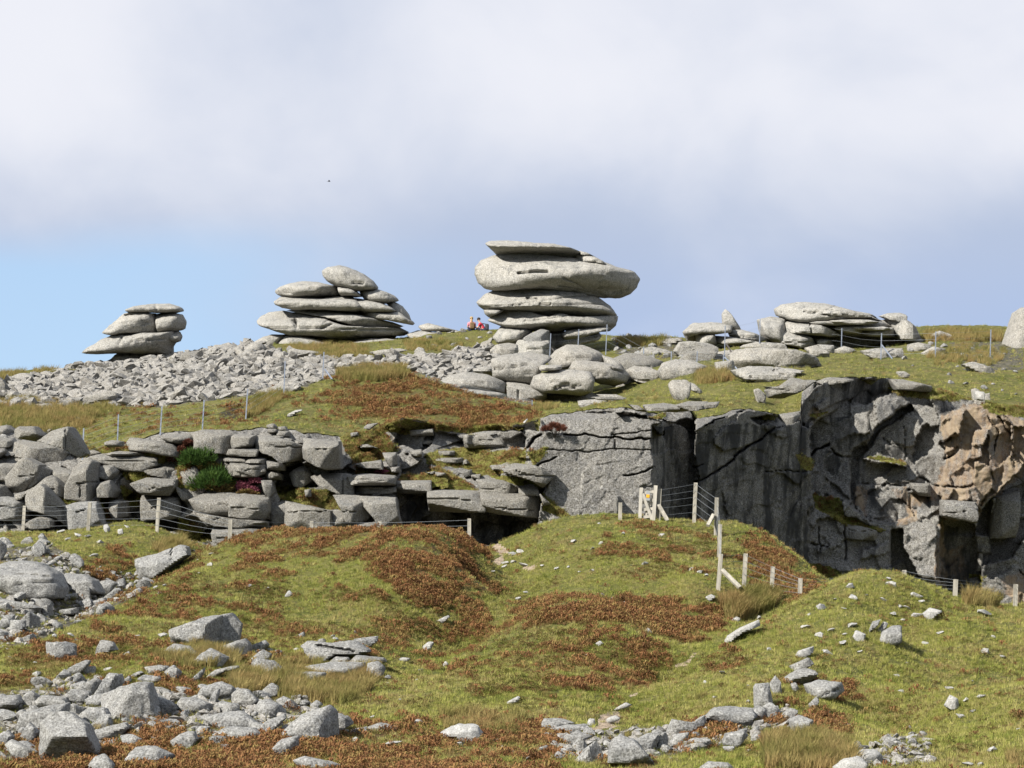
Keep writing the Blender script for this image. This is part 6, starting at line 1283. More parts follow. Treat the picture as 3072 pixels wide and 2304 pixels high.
# ---- say where each loose stone lies: size, form, and the named boulder it lies beside
LM = [(l, proj(np.array(v))) for l, v in LANDMARKS]
LM += [(l, (px_of('V', [x, y])[0][0], px_of('V', [x, y])[0][1])) for l, x, y in (('wooden gate', 1405, 1125), ('braced corner fence post', 1553, 1270), ('rush clump below the timber fence', 1620, 1320),
       ('rounded top of the right mound', 1900, 1245), ('rusty strip across the middle slope', 1330, 1320), ('left end of the scree', 60, 840), ('middle of the scree', 500, 810), ('right end of the scree', 1000, 780),
       ('tawny grass below the middle stack', 700, 760), ('last timber post at the right', 2193, 1310), ('bare path patch below the quarry', 1090, 1200), ('bracken patch topping the left mound', 930, 1200),
       ('narrow foot of the leftmost stack', 300, 790), ('grassy slope at the bottom right', 2060, 1500))]
keys = {}
form = {'scree_stone': 'loose stone', 'rubble_stone': 'stone', 'small_stone': 'pale stone', 'loose_rock': 'rock'}
for o, x, y, rp_ in PLACED:
    best = sorted(((math.hypot(q[0] - x, (q[1] - y) * 1.3), l, q) for l, q in LM), key=lambda t: t[0])[0]
    dx, dy = x - best[2][0], y - best[2][1]
    if abs(dx) > 2.2 * abs(dy): rel_ = 'left of' if dx < 0 else 'right of'
    elif abs(dy) > 2.2 * abs(dx): rel_ = 'above' if dy < 0 else 'below'
    else: rel_ = ('above ' if dy < 0 else 'below ') + ('left of' if dx < 0 else 'right of')
    sz_ = 'tiny' if rp_ < 8 else 'small' if rp_ < 12.5 else 'middling' if rp_ < 19 else 'large'
    keys.setdefault('%s %s %s the %s' % (sz_, form[o.name.split('.')[0]], rel_, best[1]), []).append((best[0], o))
ORD = ['nearest', 'second-nearest', 'third-nearest', 'fourth-nearest', 'fifth-nearest', 'sixth-nearest', 'seventh-nearest', 'eighth-nearest', 'ninth-nearest', 'tenth-nearest', 'eleventh-nearest', 'twelfth-nearest']
for l, lst in keys.items():
    lst.sort(key=lambda t: t[0])
    for i, (dd_, o) in enumerate(lst):
        if len(lst) == 1: o['label'] = l
        elif len(lst) <= len(ORD): o['label'] = ORD[i] + ' ' + l
        else: o['label'] = (ORD[i] + ' ' + l) if i < 11 else 'farther ' + l; o['group'] = lst[0][1]['group']

# ================================================================== instanced ground cover (nobody could count it)
def scatter(name, pts, rots, scl, idx, protos, label, cat):
    col = bpy.data.collections.new(name + '_kinds')
    for me in protos:
        col.objects.link(bpy.data.objects.new(me.name, me))
    me = bpy.data.meshes.new(name); n = len(pts)
    me.vertices.add(n); me.vertices.foreach_set('co', np.asarray(pts, np.float32).ravel())
    a = me.attributes.new('rot', 'FLOAT_VECTOR', 'POINT'); a.data.foreach_set('vector', np.asarray(rots, np.float32).ravel())
    a = me.attributes.new('siz', 'FLOAT_VECTOR', 'POINT'); a.data.foreach_set('vector', np.asarray(scl, np.float32).ravel())
    a = me.attributes.new('pick', 'INT', 'POINT'); a.data.foreach_set('value', np.asarray(idx, np.int32).ravel())
    me.materials.append(protos[0].materials[0])
    o = bpy.data.objects.new(name, me); COL.objects.link(o)
    ng = bpy.data.node_groups.new(name, 'GeometryNodeTree')
    ng.interface.new_socket('Geometry', in_out='INPUT', socket_type='NodeSocketGeometry')
    ng.interface.new_socket('Geometry', in_out='OUTPUT', socket_type='NodeSocketGeometry')
    N = ng.nodes; L = ng.links
    gi = N.new('NodeGroupInput'); go = N.new('NodeGroupOutput'); ip = N.new('GeometryNodeInstanceOnPoints'); ci = N.new('GeometryNodeCollectionInfo')
    ci.inputs[0].default_value = col; ci.inputs['Separate Children'].default_value = True; ci.inputs['Reset Children'].default_value = True
    def na(nm, dt):
        q = N.new('GeometryNodeInputNamedAttribute'); q.data_type = dt; q.inputs[0].default_value = nm; return q.outputs[0]
    er = N.new('FunctionNodeEulerToRotation')
    L.new(na('rot', 'FLOAT_VECTOR'), er.inputs[0]); L.new(er.outputs[0], ip.inputs['Rotation'])
    L.new(na('siz', 'FLOAT_VECTOR'), ip.inputs['Scale']); L.new(na('pick', 'INT'), ip.inputs['Instance Index'])
    ip.inputs['Pick Instance'].default_value = True
    L.new(gi.outputs[0], ip.inputs['Points']); L.new(ci.outputs[0], ip.inputs['Instance']); L.new(ip.outputs[0], go.inputs[0])
    md = o.modifiers.new('cover', 'NODES'); md.node_group = ng
    return tag(o, label, cat, kind='stuff')
def tri_mesh(name, tris, mat):
    v = np.array(tris, float).reshape(-1, 3); n = len(v) // 3
    me = bpy.data.meshes.new(name); me.vertices.add(len(v)); me.vertices.foreach_set('co', v.astype(np.float32).ravel())
    me.loops.add(n * 3); me.loops.foreach_set('vertex_index', np.arange(n * 3, dtype=np.int32)); me.polygons.add(n); me.polygons.foreach_set('loop_start', np.arange(0, n * 3, 3, dtype=np.int32))
    me.update(calc_edges=True); me.materials.append(mat); return me
def blade_tuft(name, seed, mat, n=14, w=.10, spread=.55, lean=.5, segs=1, hvar=.5):
    r = random.Random(seed); T_ = []
    for _ in range(n):
        a = r.uniform(0, 6.283); q = spread * math.sqrt(r.random()); b = Vector((math.cos(a) * q, math.sin(a) * q, -.12))
        la = a + r.uniform(-1.2, 1.2); l = lean * r.uniform(.2, 1.2); h = r.uniform(1 - hvar, 1.0)
        tip = b + Vector((math.cos(la) * l, math.sin(la) * l, h + .12))
        s = Vector((-math.sin(la + r.uniform(-1, 1)), math.cos(la), 0)).normalized() * w * r.uniform(.6, 1.3) * .5
        if segs == 1: T_ += [b - s, b + s, tip]
        else:
            m = b + (tip - b) * .55 + Vector((-math.cos(la) * l * .22, -math.sin(la) * l * .22, h * .12))
            T_ += [b - s, b + s, m + s * .8, b - s, m + s * .8, m - s * .8, m - s * .8, m + s * .8, tip]
    return tri_mesh(name, [tuple(v) for v in T_], mat)
def leaf_dome(name, seed, mat, n=46, leaf=.26, up=.75, frond=0):
    r = random.Random(seed); T_ = []
    for i in range(n):
        a = r.uniform(0, 6.283); z = r.uniform(0.0, 1); q = math.sqrt(max(0, 1 - z * z)); k = r.uniform(.55, 1.05)
        c = Vector((math.cos(a) * q * k, math.sin(a) * q * k, z * k * up))
        d1 = Vector((math.cos(a) + r.uniform(-.8, .8), math.sin(a) + r.uniform(-.8, .8), r.uniform(-.1, .9))).normalized()
        d2 = d1.cross(Vector((r.uniform(-1, 1), r.uniform(-1, 1), r.uniform(-1, 1)))).normalized()
        s = leaf * r.uniform(.6, 1.3)
        T_ += [c - d2 * s * .45, c + d2 * s * .45, c + d1 * s * 1.15]
    for i in range(frond):
        a = r.uniform(0, 6.283); l = r.uniform(.6, 1.1); d1 = Vector((math.cos(a), math.sin(a), 0)); d2 = Vector((-math.sin(a), math.cos(a), 0)) * .10
        p0 = Vector((0, 0, .15)); p1 = d1 * l * .5 + Vector((0, 0, up * r.uniform(.7, 1.1))); p2 = d1 * l + Vector((0, 0, up * r.uniform(.25, .8)))
        T_ += [p0, p1 - d2, p1 + d2, p1 - d2, p2, p1 + d2]
    return tri_mesh(name, [tuple(v) for v in T_], mat)
GT = [blade_tuft('grass_tuft', 30 + i, M['grass'], 15, .13, .7, .75, hvar=.6) for i in range(4)]
HT = [leaf_dome('heath_tuft', 40 + i, M['heath'], 60, .22, .7) for i in range(3)]
BT = [leaf_dome('bracken_tuft', 50 + i, M['bracken'], 70, .17, .9, frond=5) for i in range(4)]
RT = [blade_tuft('rush_tuft', 60 + i, M['rush'], 60, .030, .30, .55, segs=2, hvar=.45) for i in range(4)]

def face_table(v, nrow, ncol):
    """for each grid face: centre, corner spans, picture position and picture area"""
    g = v.reshape(nrow, ncol, 3)
    a, b, c, d = g[:-1, :-1], g[:-1, 1:], g[1:, 1:], g[1:, :-1]
    cen = (a + b + c + d) / 4
    px, py = proj(g)
    ex, ey = px[:-1, 1:] - px[:-1, :-1], py[:-1, 1:] - py[:-1, :-1]
    fx, fy = px[1:, :-1] - px[:-1, :-1], py[1:, :-1] - py[:-1, :-1]
    area = np.abs(ex * fy - ey * fx)
    world = np.linalg.norm(np.cross(b - a, d - a), axis=-1)
    cx, cy = proj(cen)
    n = np.cross(b - a, d - a); n /= np.maximum(np.linalg.norm(n, axis=-1), 1e-9)[..., None]
    return dict(a=a, b=b, d=d, c=c, cen=cen, px=cx, py=cy, area=area, world=world, n=n)
T_low = face_table(low_v, len(ys), low_v.shape[0] // len(ys))
T_hill = face_table(hill_v.reshape(-1, 3), hill_v.shape[0], hill_v.shape[1])
T_cliff = face_table(cliff_v.reshape(-1, 3), NR + capn, len(pxs))
def draw(tab, weight, n, seed):
    w_ = np.where((tab['px'] > -420) & (tab['px'] < 3500) & (tab['py'] > 700) & (tab['py'] < 2420) & (tab['cen'][..., 1] > 35) & (tab['cen'][..., 1] < 215), weight, 0).ravel()
    cs = np.cumsum(w_); r = np.random.RandomState(seed)
    k = np.searchsorted(cs, r.rand(n) * cs[-1]); k = np.minimum(k, len(w_) - 1)
    u, v = r.rand(n, 1), r.rand(n, 1)
    A, B, C, Dd = (tab[q].reshape(-1, 3)[k] for q in 'abcd')
    return (A * (1 - u) + B * u) * (1 - v) + (Dd * (1 - u) + C * u) * v, k
def mask(tab, polys, wob=30, sc_=.8, seed=77):
    c = tab['cen']; q = np.stack([c[..., 0] * sc_, c[..., 1] * sc_, c[..., 2] * sc_], -1)
    wx_ = wob * fbm(q, 3, seed); wy_ = wob * .6 * fbm(q + 50, 3, seed)
    return px_attr(polys, tab['px'] + wx_, tab['py'] + wy_)
def nz(tab, s, seed): return fbm(tab['cen'] * s, 3, seed)
def cover(name, parts, protos, size, label, cat, seed, flat=(.7, 1.2)):
    P_ = np.concatenate([p[0] for p in parts]); r = np.random.RandomState(seed); n = len(P_)
    s = size[0] + (size[1] - size[0]) * r.rand(n) ** 1.5
    s = s * np.concatenate([np.full(len(p[0]), p[1]) for p in parts])
    sz = np.stack([s, s, s * r.uniform(flat[0], flat[1], n)], -1)
    rot = np.stack([r.uniform(-.25, .25, n), r.uniform(-.25, .25, n), r.uniform(0, 6.283, n)], -1)
    return scatter(name, P_, rot, sz, r.randint(0, len(protos), n), protos, label, cat)

low_area = T_low['area'] + 0.10 * T_low['world'] * 900
hill_area = T_hill['area'] + 0.10 * T_hill['world'] * 500
m_heath = mask(T_low, HEATH_POLYS, 110, 1.3) * .75 + mask(T_low, HEATH_POLYS, 40) * .25; m_thin = mask(T_low, HEATH_THIN, 120)
m_grit = mask(T_low, GRIT_POLYS, 30); m_earth = mask(T_low, EARTH_POLYS, 10, 2.0)
h_heath = mask(T_hill, HEATH_POLYS[:1], 90); h_thin = mask(T_hill, HEATH_THIN, 60)
h_scree = mask(T_hill, SCREE_POLYS, 20, .5)
vegc = cat_['veg']; vegc = np.concatenate([np.repeat(vegc[:1], capn, 0), vegc], 0)[:-1, :-1]
upf = np.clip(T_cliff['n'][..., 2] * np.sign(T_cliff['n'][..., 2]) * 1.0, .15, 1)
# short turf
wl = low_area * (1 - .55 * m_heath) * (1 - .7 * m_grit) * (1 - .95 * m_earth) * (0.55 + .45 * np.clip(nz(T_low, 1.1, 81) * 3 + .5, 0, 1))
wh = hill_area * (1 - .55 * h_heath) * (1 - .97 * h_scree)
g1, _ = draw(T_low, wl, 150000, 1); g2, _ = draw(T_hill, wh, 60000, 2); g3, _ = draw(T_cliff, T_cliff['area'] * (vegc > .5), 9000, 3)
cover('turf_grass', [(g1, 1.0), (g2, 1.5), (g3, 1.3)], GT, (.045, .11), 'short yellow-green moorland grass covering the mounds and slopes', 'grass', 5)
# low mixed heath
b1 = np.clip(nz(T_low, .9, 85) * 4 - .35, 0, 1)
l1, _ = draw(T_low, low_area * (b1 * .20 + .75 * m_thin * np.clip(nz(T_low, .8, 86) * 3 + .35, 0, 1)) * (1 - .6 * m_grit) * (1 - m_earth), 15000, 11)
l2, _ = draw(T_hill, hill_area * (.12 + .6 * h_thin + .5 * h_heath) * np.clip(nz(T_hill, .7, 87) * 3 + .3, 0, 1) * (1 - h_scree), 7000, 12)
l3, _ = draw(T_cliff, T_cliff['area'] * (vegc > .5), 3000, 13)
cover('low_heath', [(l1, 1.0), (l2, 1.25), (l3, 1.2)], HT, (.045, .12), 'low olive and brown heath plants mixed into the turf', 'heath', 15)
# rusty bracken
k1, _ = draw(T_low, low_area * (m_heath * np.clip(nz(T_low, .9, 91) * 4.0 + .6, .06, 1) + .30 * m_thin * np.clip(nz(T_low, 1.0, 92) * 5 - .1, 0, 1) + .018 * np.clip(nz(T_low, 1.3, 93) * 5 - .6, 0, 1)), 42000, 21)
k2, _ = draw(T_hill, hill_area * (h_heath * np.clip(nz(T_hill, .7, 94) * 4 + .35, .06, 1) + .22 * h_thin * np.clip(nz(T_hill, .9, 95) * 5, 0, 1)), 14000, 22)
k3, _ = draw(T_cliff, T_cliff['area'] * (vegc > .5) * np.clip(nz(T_cliff, .8, 96) * 4 - .1, 0, 1), 1500, 23)
cover('bracken', [(k1, 1.0), (k2, 1.35), (k3, 1.1)], BT, (.05, .17), 'rust-brown dying bracken growing in patches over the slopes', 'bracken', 25)
# tall tawny moor grass and rushes
RUSH = [('V', '-20,875 40,862 170,880 210,900 190,925 90,940 0,925 -20,915', 800, .42), ('V', '180,888 225,872 260,890 200,905', 80, .35), ('V', '610,750 700,745 790,752 800,772 720,778 640,765', 420, .42), ('V', '870,738 950,735 1000,745 990,760 880,758', 200, .34),
        ('V', '725,805 790,795 870,798 880,818 800,826 735,822', 520, .50), ('V', '530,880 560,855 600,845 620,855 570,890 535,905', 230, .36), ('V', '590,1455 700,1462 810,1445 800,1490 740,1525 610,1518', 560, .38),
        ('V', '495,1470 560,1455 580,1490 510,1510', 170, .40), ('V', '330,1425 430,1400 520,1410 510,1440 380,1450', 300, .34), ('V', '1560,1310 1620,1290 1680,1295 1660,1320 1580,1345', 420, .55), ('V', '1495,812 1560,803 1590,822 1510,832', 200, .50),
        ('V', '2085,1298 2110,1288 2160,1295 2150,1312 2090,1308', 120, .55), ('V', '330,1185 390,1165 410,1190 350,1205', 130, .40), ('V', '1650,1610 1730,1600 1830,1625 1840,1668 1660,1668', 420, .42), ('V', '1330,735 1440,733 1440,748 1340,750', 190, .50),
        ('V', '1985,722 2060,718 2160,722 2165,738 2000,740', 300, .55), ('V', '0,812 50,808 45,818 0,822', 60, .5), ('V', '70,806 115,800 120,812 72,816', 70, .5), ('V', '1990,765 2080,745 2180,760 2150,790 2020,790', 260, .38),
        ('V', '1135,878 1180,872 1210,882 1150,890', 50, .3), ('V', '950,1540 1130,1550 1140,1600 960,1580', 120, .32), ('V', '2180,1640 2212,1630 2212,1659 2170,1659', 20, .3), ('V', '560,1440 640,1420 700,1430 690,1460 580,1465', 60, .3),
        ('V', '160,905 230,880 330,890 340,905 190,940', 80, .22), ('V', '1240,850 1420,845 1420,870 1300,885', 60, .2)]
rp, rsz = [], []
for z, t, n, hgt in RUSH:
    poly = parse(z, t)
    for (x, y) in sample_poly(poly, int(n * .6), 3.2, rs):
        h_ = hit(x, y, ('low', 'hill', 'cliff'))
        if h_: rp.append(tuple(h_[0])); rsz.append(hgt * rs.uniform(.55, 1.1))
rp += [tuple(q) for q in draw(T_low, low_area * np.clip(nz(T_low, .25, 101) * 4 - .5, 0, 1), 500, 31)[0]]; rsz += [rs.uniform(.10, .2) for _ in range(500)]
rp += [tuple(q) for q in draw(T_hill, hill_area * (1 - h_scree), 700, 32)[0]]; rsz += [rs.uniform(.10, .24) for _ in range(700)]
rsz = np.array(rsz); r_ = np.random.RandomState(8)
cover_rot = np.stack([r_.normal(0, .10, len(rp)), r_.normal(.16, .10, len(rp)), r_.uniform(0, 6.28, len(rp))], -1)
cover_rot[:, 2] *= .15
scatter('moor_grass', rp, cover_rot, np.stack([rsz * 1.0, rsz * 1.0, rsz], -1), r_.randint(0, 4, len(rp)), RT, 'tall tawny moor grass and rushes in tufts bent by the wind', 'grass')
# small scree past the countable stones
for name, polys, tabs, n, sz, protos, lab, w8 in (
    ('fine_scree', SCREE_POLYS, T_hill, 8500, (.08, .44), SC, 'mass of loose grey stones making up the scree below the stacks', 1),
    ('fine_rubble', GRIT_POLYS, T_low, 2200, (.04, .15), SC, 'mass of small stones between the boulders on the lower ground', 1)):
    mk = mask(tabs, polys, 16, .5, 99)
    q, _ = draw(tabs, (hill_area if tabs is T_hill else low_area) * mk, n, 41)
    r = np.random.RandomState(42); s = sz[0] + (sz[1] - sz[0]) * r.rand(len(q)) ** 2
    q = q + np.array([0, 0, 1]) * (s * .12)[:, None]
    scatter(name, q, r.uniform(-.8, .8, (len(q), 3)) + np.stack([np.zeros(len(q)), np.zeros(len(q)), r.uniform(0, 6.28, len(q))], -1), np.stack([s, s, s], -1), r.randint(0, len(protos), len(q)), protos, lab, 'scree')

# ================================================================== shrubs
def bush(name, label, cat, zone, cx, cy, rx, ry, mat, lobes, leaf, n, which=('cliff',), spiky=False, stem=True, seed=1):
    p = px_of(zone, [cx, cy])[0]; s = ZONES[zone][2]; r = random.Random(seed)
    h = hit(p[0], p[1] + ry / s * .6, which) or hit(p[0], p[1], ('low', 'hill', 'cliff'))
    d = h[0].y - .35; rw, rh = rx / s / F * d, ry / s / F * d
    c = Vector(W(p[0], p[1], d)); e = empty(name, (c.x, c.y, c.z - rh)); tag(e, label, cat)
    T_ = []
    for k in range(lobes):
        a = r.uniform(0, 6.283); lc = c + Vector((math.cos(a) * rw * .62, r.uniform(-.25, .3) * rw, math.sin(a) * rh * .62)); lr = r.uniform(.35, .55)
        for _ in range(n // lobes):
            a = r.uniform(0, 6.283); z = r.uniform(-.6, 1); q = math.sqrt(1 - z * z); u = Vector((math.cos(a) * q, math.sin(a) * q, z)); k2 = r.uniform(.45, 1.05) * lr
            b = lc + Vector((u.x * rw * k2, u.y * rw * k2, u.z * rh * k2))
            d1 = (u + Vector((r.uniform(-.5, .5), r.uniform(-.5, .5), .8 if spiky else .2))).normalized(); d2 = d1.cross(Vector((r.uniform(-1, 1), r.uniform(-1, 1), r.uniform(-1, 1)))).normalized()
            l = leaf * r.uniform(.6, 1.4)
            T_ += [tuple(b - d2 * l * (.12 if spiky else .4)), tuple(b + d2 * l * (.12 if spiky else .4)), tuple(b + d1 * l)]
    me = tri_mesh('foliage', T_, mat); me.transform(Matrix.Translation(-e.location))
    o = bpy.data.objects.new('foliage', me); COL.objects.link(o); o.parent = e
    if stem:
        base = Vector((0, .25, 0)); V_, F_ = [], []
        for k in range(5):
            tip = Vector((r.uniform(-.6, .6) * rw, r.uniform(-.2, .1), r.uniform(.6, 1.3) * rh)); tube(V_, F_, base, tip, .03, .012)
        mesh_obj('stem', V_, F_, M['rust'], None).parent = e
    return e
def tube(V_, F_, a, b, r0, r1, n=6):
    a, b = Vector(a), Vector(b); d = (b - a).normalized(); s = d.orthogonal().normalized(); t = d.cross(s); k = len(V_)
    for c, r in ((a, r0), (b, r1)):
        for i in range(n):
            w_ = 2 * math.pi * i / n; V_.append(tuple(c + (s * math.cos(w_) + t * math.sin(w_)) * r))
    for i in range(n): F_.append((k + i, k + (i + 1) % n, k + n + (i + 1) % n, k + n + i))
    F_.append(tuple(k + n + i for i in range(n))); F_.append(tuple(k + n - 1 - i for i in range(n)))
def bar(V_, F_, a, b, w, t, side=(1, 0, 0), chamfer=0.0):
    """a squared bar from a to b, w wide along side, t thick"""
    a, b = Vector(a), Vector(b); d = (b - a).normalized(); s = Vector(side); s = (s - d * s.dot(d)).normalized(); u = d.cross(s); k = len(V_)
    for c in (a, b):
        for (i, j) in ((-1, -1), (1, -1), (1, 1), (-1, 1)): V_.append(tuple(c + s * i * w / 2 + u * j * t / 2))
    F_ += [(k, k + 1, k + 5, k + 4), (k + 1, k + 2, k + 6, k + 5), (k + 2, k + 3, k + 7, k + 6), (k + 3, k, k + 4, k + 7), (k + 3, k + 2, k + 1, k), (k + 4, k + 5, k + 6, k + 7)]
bush('gorse_bush', 'bright green spiky gorse bush growing out of the left quarry face', 'shrub', 'A', 1670, 590, 250, 190, M['gorse'], 12, .15, 5200, spiky=True, seed=3)
bush('heather_clump', 'rust-red heather clump at the upper left edge of the gorse bush', 'heather', 'A', 1550, 400, 72, 68, M['heather_red'], 5, .07, 1500, seed=4)
bush('heather_clump', 'smaller rust-red heather tuft below left of the other beside the gorse', 'heather', 'A', 1432, 480, 38, 36, M['heather_red'], 3, .06, 500, seed=5)
bush('heather_bush', 'pink flowering heather bush on the left quarry face', 'heather', 'B', 150, 850, 112, 68, M['heather_pink'], 6, .07, 2400, seed=6)
bush('heather_bush', 'low strip of pink heather on a quarry ledge', 'heather', 'B', 1240, 745, 80, 22, M['heather_pink'], 5, .05, 800, seed=7, stem=False)
bush('heather_clump', 'dark brown heather clump at the left edge of the big pale face', 'heather', 'C', 725, 385, 98, 52, M['heather_red'], 6, .10, 1900, spiky=True, seed=8)
bush('heather_clump', 'brown heather tuft at the lower edge of the pink heather bush', 'heather', 'A', 2050, 785, 90, 42, M['heath'], 5, .07, 1100, seed=9)
bush('bilberry_clump', 'dull green scrub under the right side of the gorse bush', 'shrub', 'A', 1820, 700, 120, 80, M['heath'], 5, .09, 1600, seed=10)

# ================================================================== fences
def post_pts(z, xt, yt, xb, yb, d=None):
    pt = px_of(z, [xt, yt])[0]; pb = px_of(z, [xb, yb])[0] if yb is not None else None
    if d is None:
        h = hit(pb[0], pb[1], ('low', 'hill', 'cliff')); d = h[0].y; base = Vector(W(pb[0], pb[1], d))
    else:
        t = W(pt[0], pt[1], d)
        if pb is not None: base = Vector(W(pb[0], pb[1], d))
        else:
            x, y = np.array([t[0]]), np.array([d]); zz_ = z_low(x, y)[0] if d < 104 else z_up(x, y)[0]
            base = Vector((t[0], d, zz_))
    return base, Vector(W(pt[0], pt[1], d))
def fence(name, label, posts, kind, wires, links, struts=(), rw=.004):
    pts = [post_pts(*p) for p in posts]
    e = empty(name, pts[0][0]); tag(e, label, 'fence')
    for (b, t) in pts:
        V_, F_ = [], []; b2 = b - (t - b).normalized() * .25
        if kind == 'steel':
            bar(V_, F_, b2, t, .045, .010); bar(V_, F_, b2 + Vector((-.0215, .028, 0)), t + Vector((-.0215, .028, 0)), .010, .050)
            mesh_obj('post', V_, F_, M['steel'], e, origin=b)
        else:
            bar(V_, F_, b2, t, .11, .10); q = len(V_) - 4
            mesh_obj('post', V_, F_, M['timber'], e, origin=b)
    for (i, j) in links:
        (b0, t0), (b1, t1) = pts[i], pts[j]
        for f in wires:
            V_, F_ = [], []
            a = b0.lerp(t0, f) + Vector((0, -.06, 0)); c = b1.lerp(t1, f) + Vector((0, -.06, 0)); m = a.lerp(c, .5) - Vector((0, 0, .012 * (c - a).length * .3))
            tube(V_, F_, a, m, rw, rw, 4); tube(V_, F_, m, c, rw, rw, 4)
            mesh_obj('wire', V_, F_, M['wire'], e, origin=a)
    for s in struts:
        z, xa, ya, xb, yb, i, mt = s
        d = pts[i][0].y - .08; V_, F_ = [], []
        bar(V_, F_, Vector(W(*px_of(z, [xa, ya])[0], d)), Vector(W(*px_of(z, [xb, yb])[0], d - .35)), .06 if mt != 'timber' else .10, .05 if mt != 'timber' else .08)
        mesh_obj('strut', V_, F_, M[mt], e, origin=pts[i][0])
    return e
L2 = [('V', 181, 925, 178, 997), ('V', 256, 895, 253, 972), ('V', 350, 878, 346, 940), ('V', 441, 864, 437, 929), ('V', 535, 840, 531, 905), ('V', 616, 780, 613, 855), ('V', 700, 760, 697, 820),
      ('2', 1349, 1075, 1348, 1125), ('2', 1830, 1180, 1828, 1245), ('1', 757, 1405, 757, 1462)]
fence('steel_fence', 'galvanised steel post and wire fence climbing the grass above the left quarry face', L2, 'steel', (.25, .42, .58, .75, .93), [(i, i + 1) for i in range(9)], [('2', 868, 1130, 935, 1225, 6, 'steel')], .004)
R2 = [('1', 900, 895, 888, 1130), ('1', 1115, 862, 1102, 1105), ('1', 1331, 825, 1320, 1060), ('1', 1612, 998, 1608, 1160), ('4', 190, 420, 187, 495), ('4', 353, 442, 349, 550), ('4', 363, 262, 358, 470), ('4', 579, 220, 574, 405),
      ('4', 831, 240, 826, 400), ('4', 1085, 278, 1081, 430), ('4', 1331, 308, 1326, 470), ('4', 1667, 298, 1663, 465), ('4', 2008, 285, 2003, 455), ('4', 30, 420, 28, 480)]
fence('steel_fence', 'galvanised steel post and wire fence in front of the tall stack and right outcrop', R2, 'steel', (.2, .45, .7, .93), [(0, 1), (1, 2), (2, 3), (3, 13), (13, 4), (4, 5), (6, 7), (7, 8), (8, 9), (9, 10), (10, 11), (11, 12)],
      [('1', 905, 1005, 1035, 1175, 0, 'rust'), ('4', 366, 370, 410, 440, 6, 'rust'), ('4', 358, 458, 435, 530, 5, 'steel'), ('4', 1330, 380, 1400, 472, 10, 'steel')], .004)
TL = [('A', -110, 890, -120, 1075), ('A', 204, 878, 192, 1075), ('A', 747, 850, 730, 1086), ('A', 1320, 812, 1302, 1095), ('A', 1912, 993, 1905, 1165), ('B', 650, 1143, 648, 1300, 93), ('B', 1217, 1147, 1212, 1310, 93), ('B', 1957, 1122, 1952, 1330, 92.5)]
TL = [p if len(p) == 5 else (p[0], p[1], p[2], p[3], None, p[5]) for p in TL]
fence('timber_fence', 'weathered timber post and wire fence below the left quarry face', TL, 'timber', (.2, .4, .6, .78, .95), [(i, i + 1) for i in range(7)])
gd = hit(*px_of('C', [1490, 1128])[0], ('low',))[0].y
TR = [('C', 1275, 990, 1272, 1130), ('C', 1602, 876, 1590, 1145, gd + .1), ('C', 1900, 825, 1887, 1125, gd + .6), ('C', 2075, 948, 2066, 1262), ('C', 2103, 1170, 2093, 1448), ('N', 2163, 1662, 2154, 1770), ('N', 2237, 1661, 2231, 1767), ('N', 2319, 1700, 2314, 1783), ('H', 357, 85, 353, 236),
      ('H', 752, 86, 750, None, 83), ('H', 1218, 18, 1214, None, 83), ('H', 1646, 95, 1640, 232), ('H', 2144, 135, 2138, 322)]
fence('timber_fence', 'weathered timber post and wire fence running downhill from the gate then to the right', TR, 'timber', (.18, .4, .6, .78, .96), [(1, 2), (2, 3), (3, 4), (4, 5), (5, 6), (6, 7), (7, 8), (8, 9), (9, 10), (10, 11), (11, 12)],
      [('C', 1592, 1010, 1668, 1142, 1, 'timber'), ('C', 2048, 1090, 2000, 1180, 3, 'timber'), ('N', 2166, 1710, 2220, 1763, 5, 'timber')])
# ---- the gate
def GP(x, y, dd=0.0): return Vector(W(*px_of('C', [x, y])[0], gd + dd))
g = empty('wooden_gate', GP(1500, 1128)); tag(g, 'small weathered wooden gate with crossed braces and a yellow-marked notice', 'gate')
def gbar(nm, a, b, w_, t_, mt='timber', dd=0.0):
    V_, F_ = [], []; side = (1, 0, 0) if abs((b - a).z) > abs((b - a).x) else (0, 0, 1)
    bar(V_, F_, a + Vector((0, dd, 0)), b + Vector((0, dd, 0)), w_, t_, side); return mesh_obj(nm, V_, F_, M['gate_wood' if mt == 'timber' else mt], g, origin=a)
gbar('gate_post', GP(1436, 1135), GP(1448, 866), .10, .09); gbar('gate_post', GP(1548, 1140), GP(1568, 848), .11, .10)
gbar('rail', GP(1454, 912), GP(1556, 897), .085, .045, dd=.03); gbar('rail', GP(1450, 988), GP(1552, 968), .085, .05, dd=.03); gbar('rail', GP(1446, 1050), GP(1548, 1038), .085, .05, dd=.03); gbar('rail', GP(1444, 1112), GP(1545, 1100), .09, .05, dd=.03)
gbar('brace', GP(1460, 915), GP(1535, 1130), .085, .04, dd=-.02); gbar('brace', GP(1553, 930), GP(1470, 1118), .085, .04, dd=.075)
sg = gbar('notice', GP(1503, 972, -.06), GP(1506, 890, -.06), .12, .012, 'sign_grey')
V_, F_ = [], []; a_, b_ = GP(1502, 948, -.075), GP(1504, 922, -.075); bar(V_, F_, a_, b_, .10, .006)
ym = mesh_obj('yellow_mark', V_, F_, M['sign_yellow'], None); ym.parent = sg; ym.location = -(g.location + sg.location)

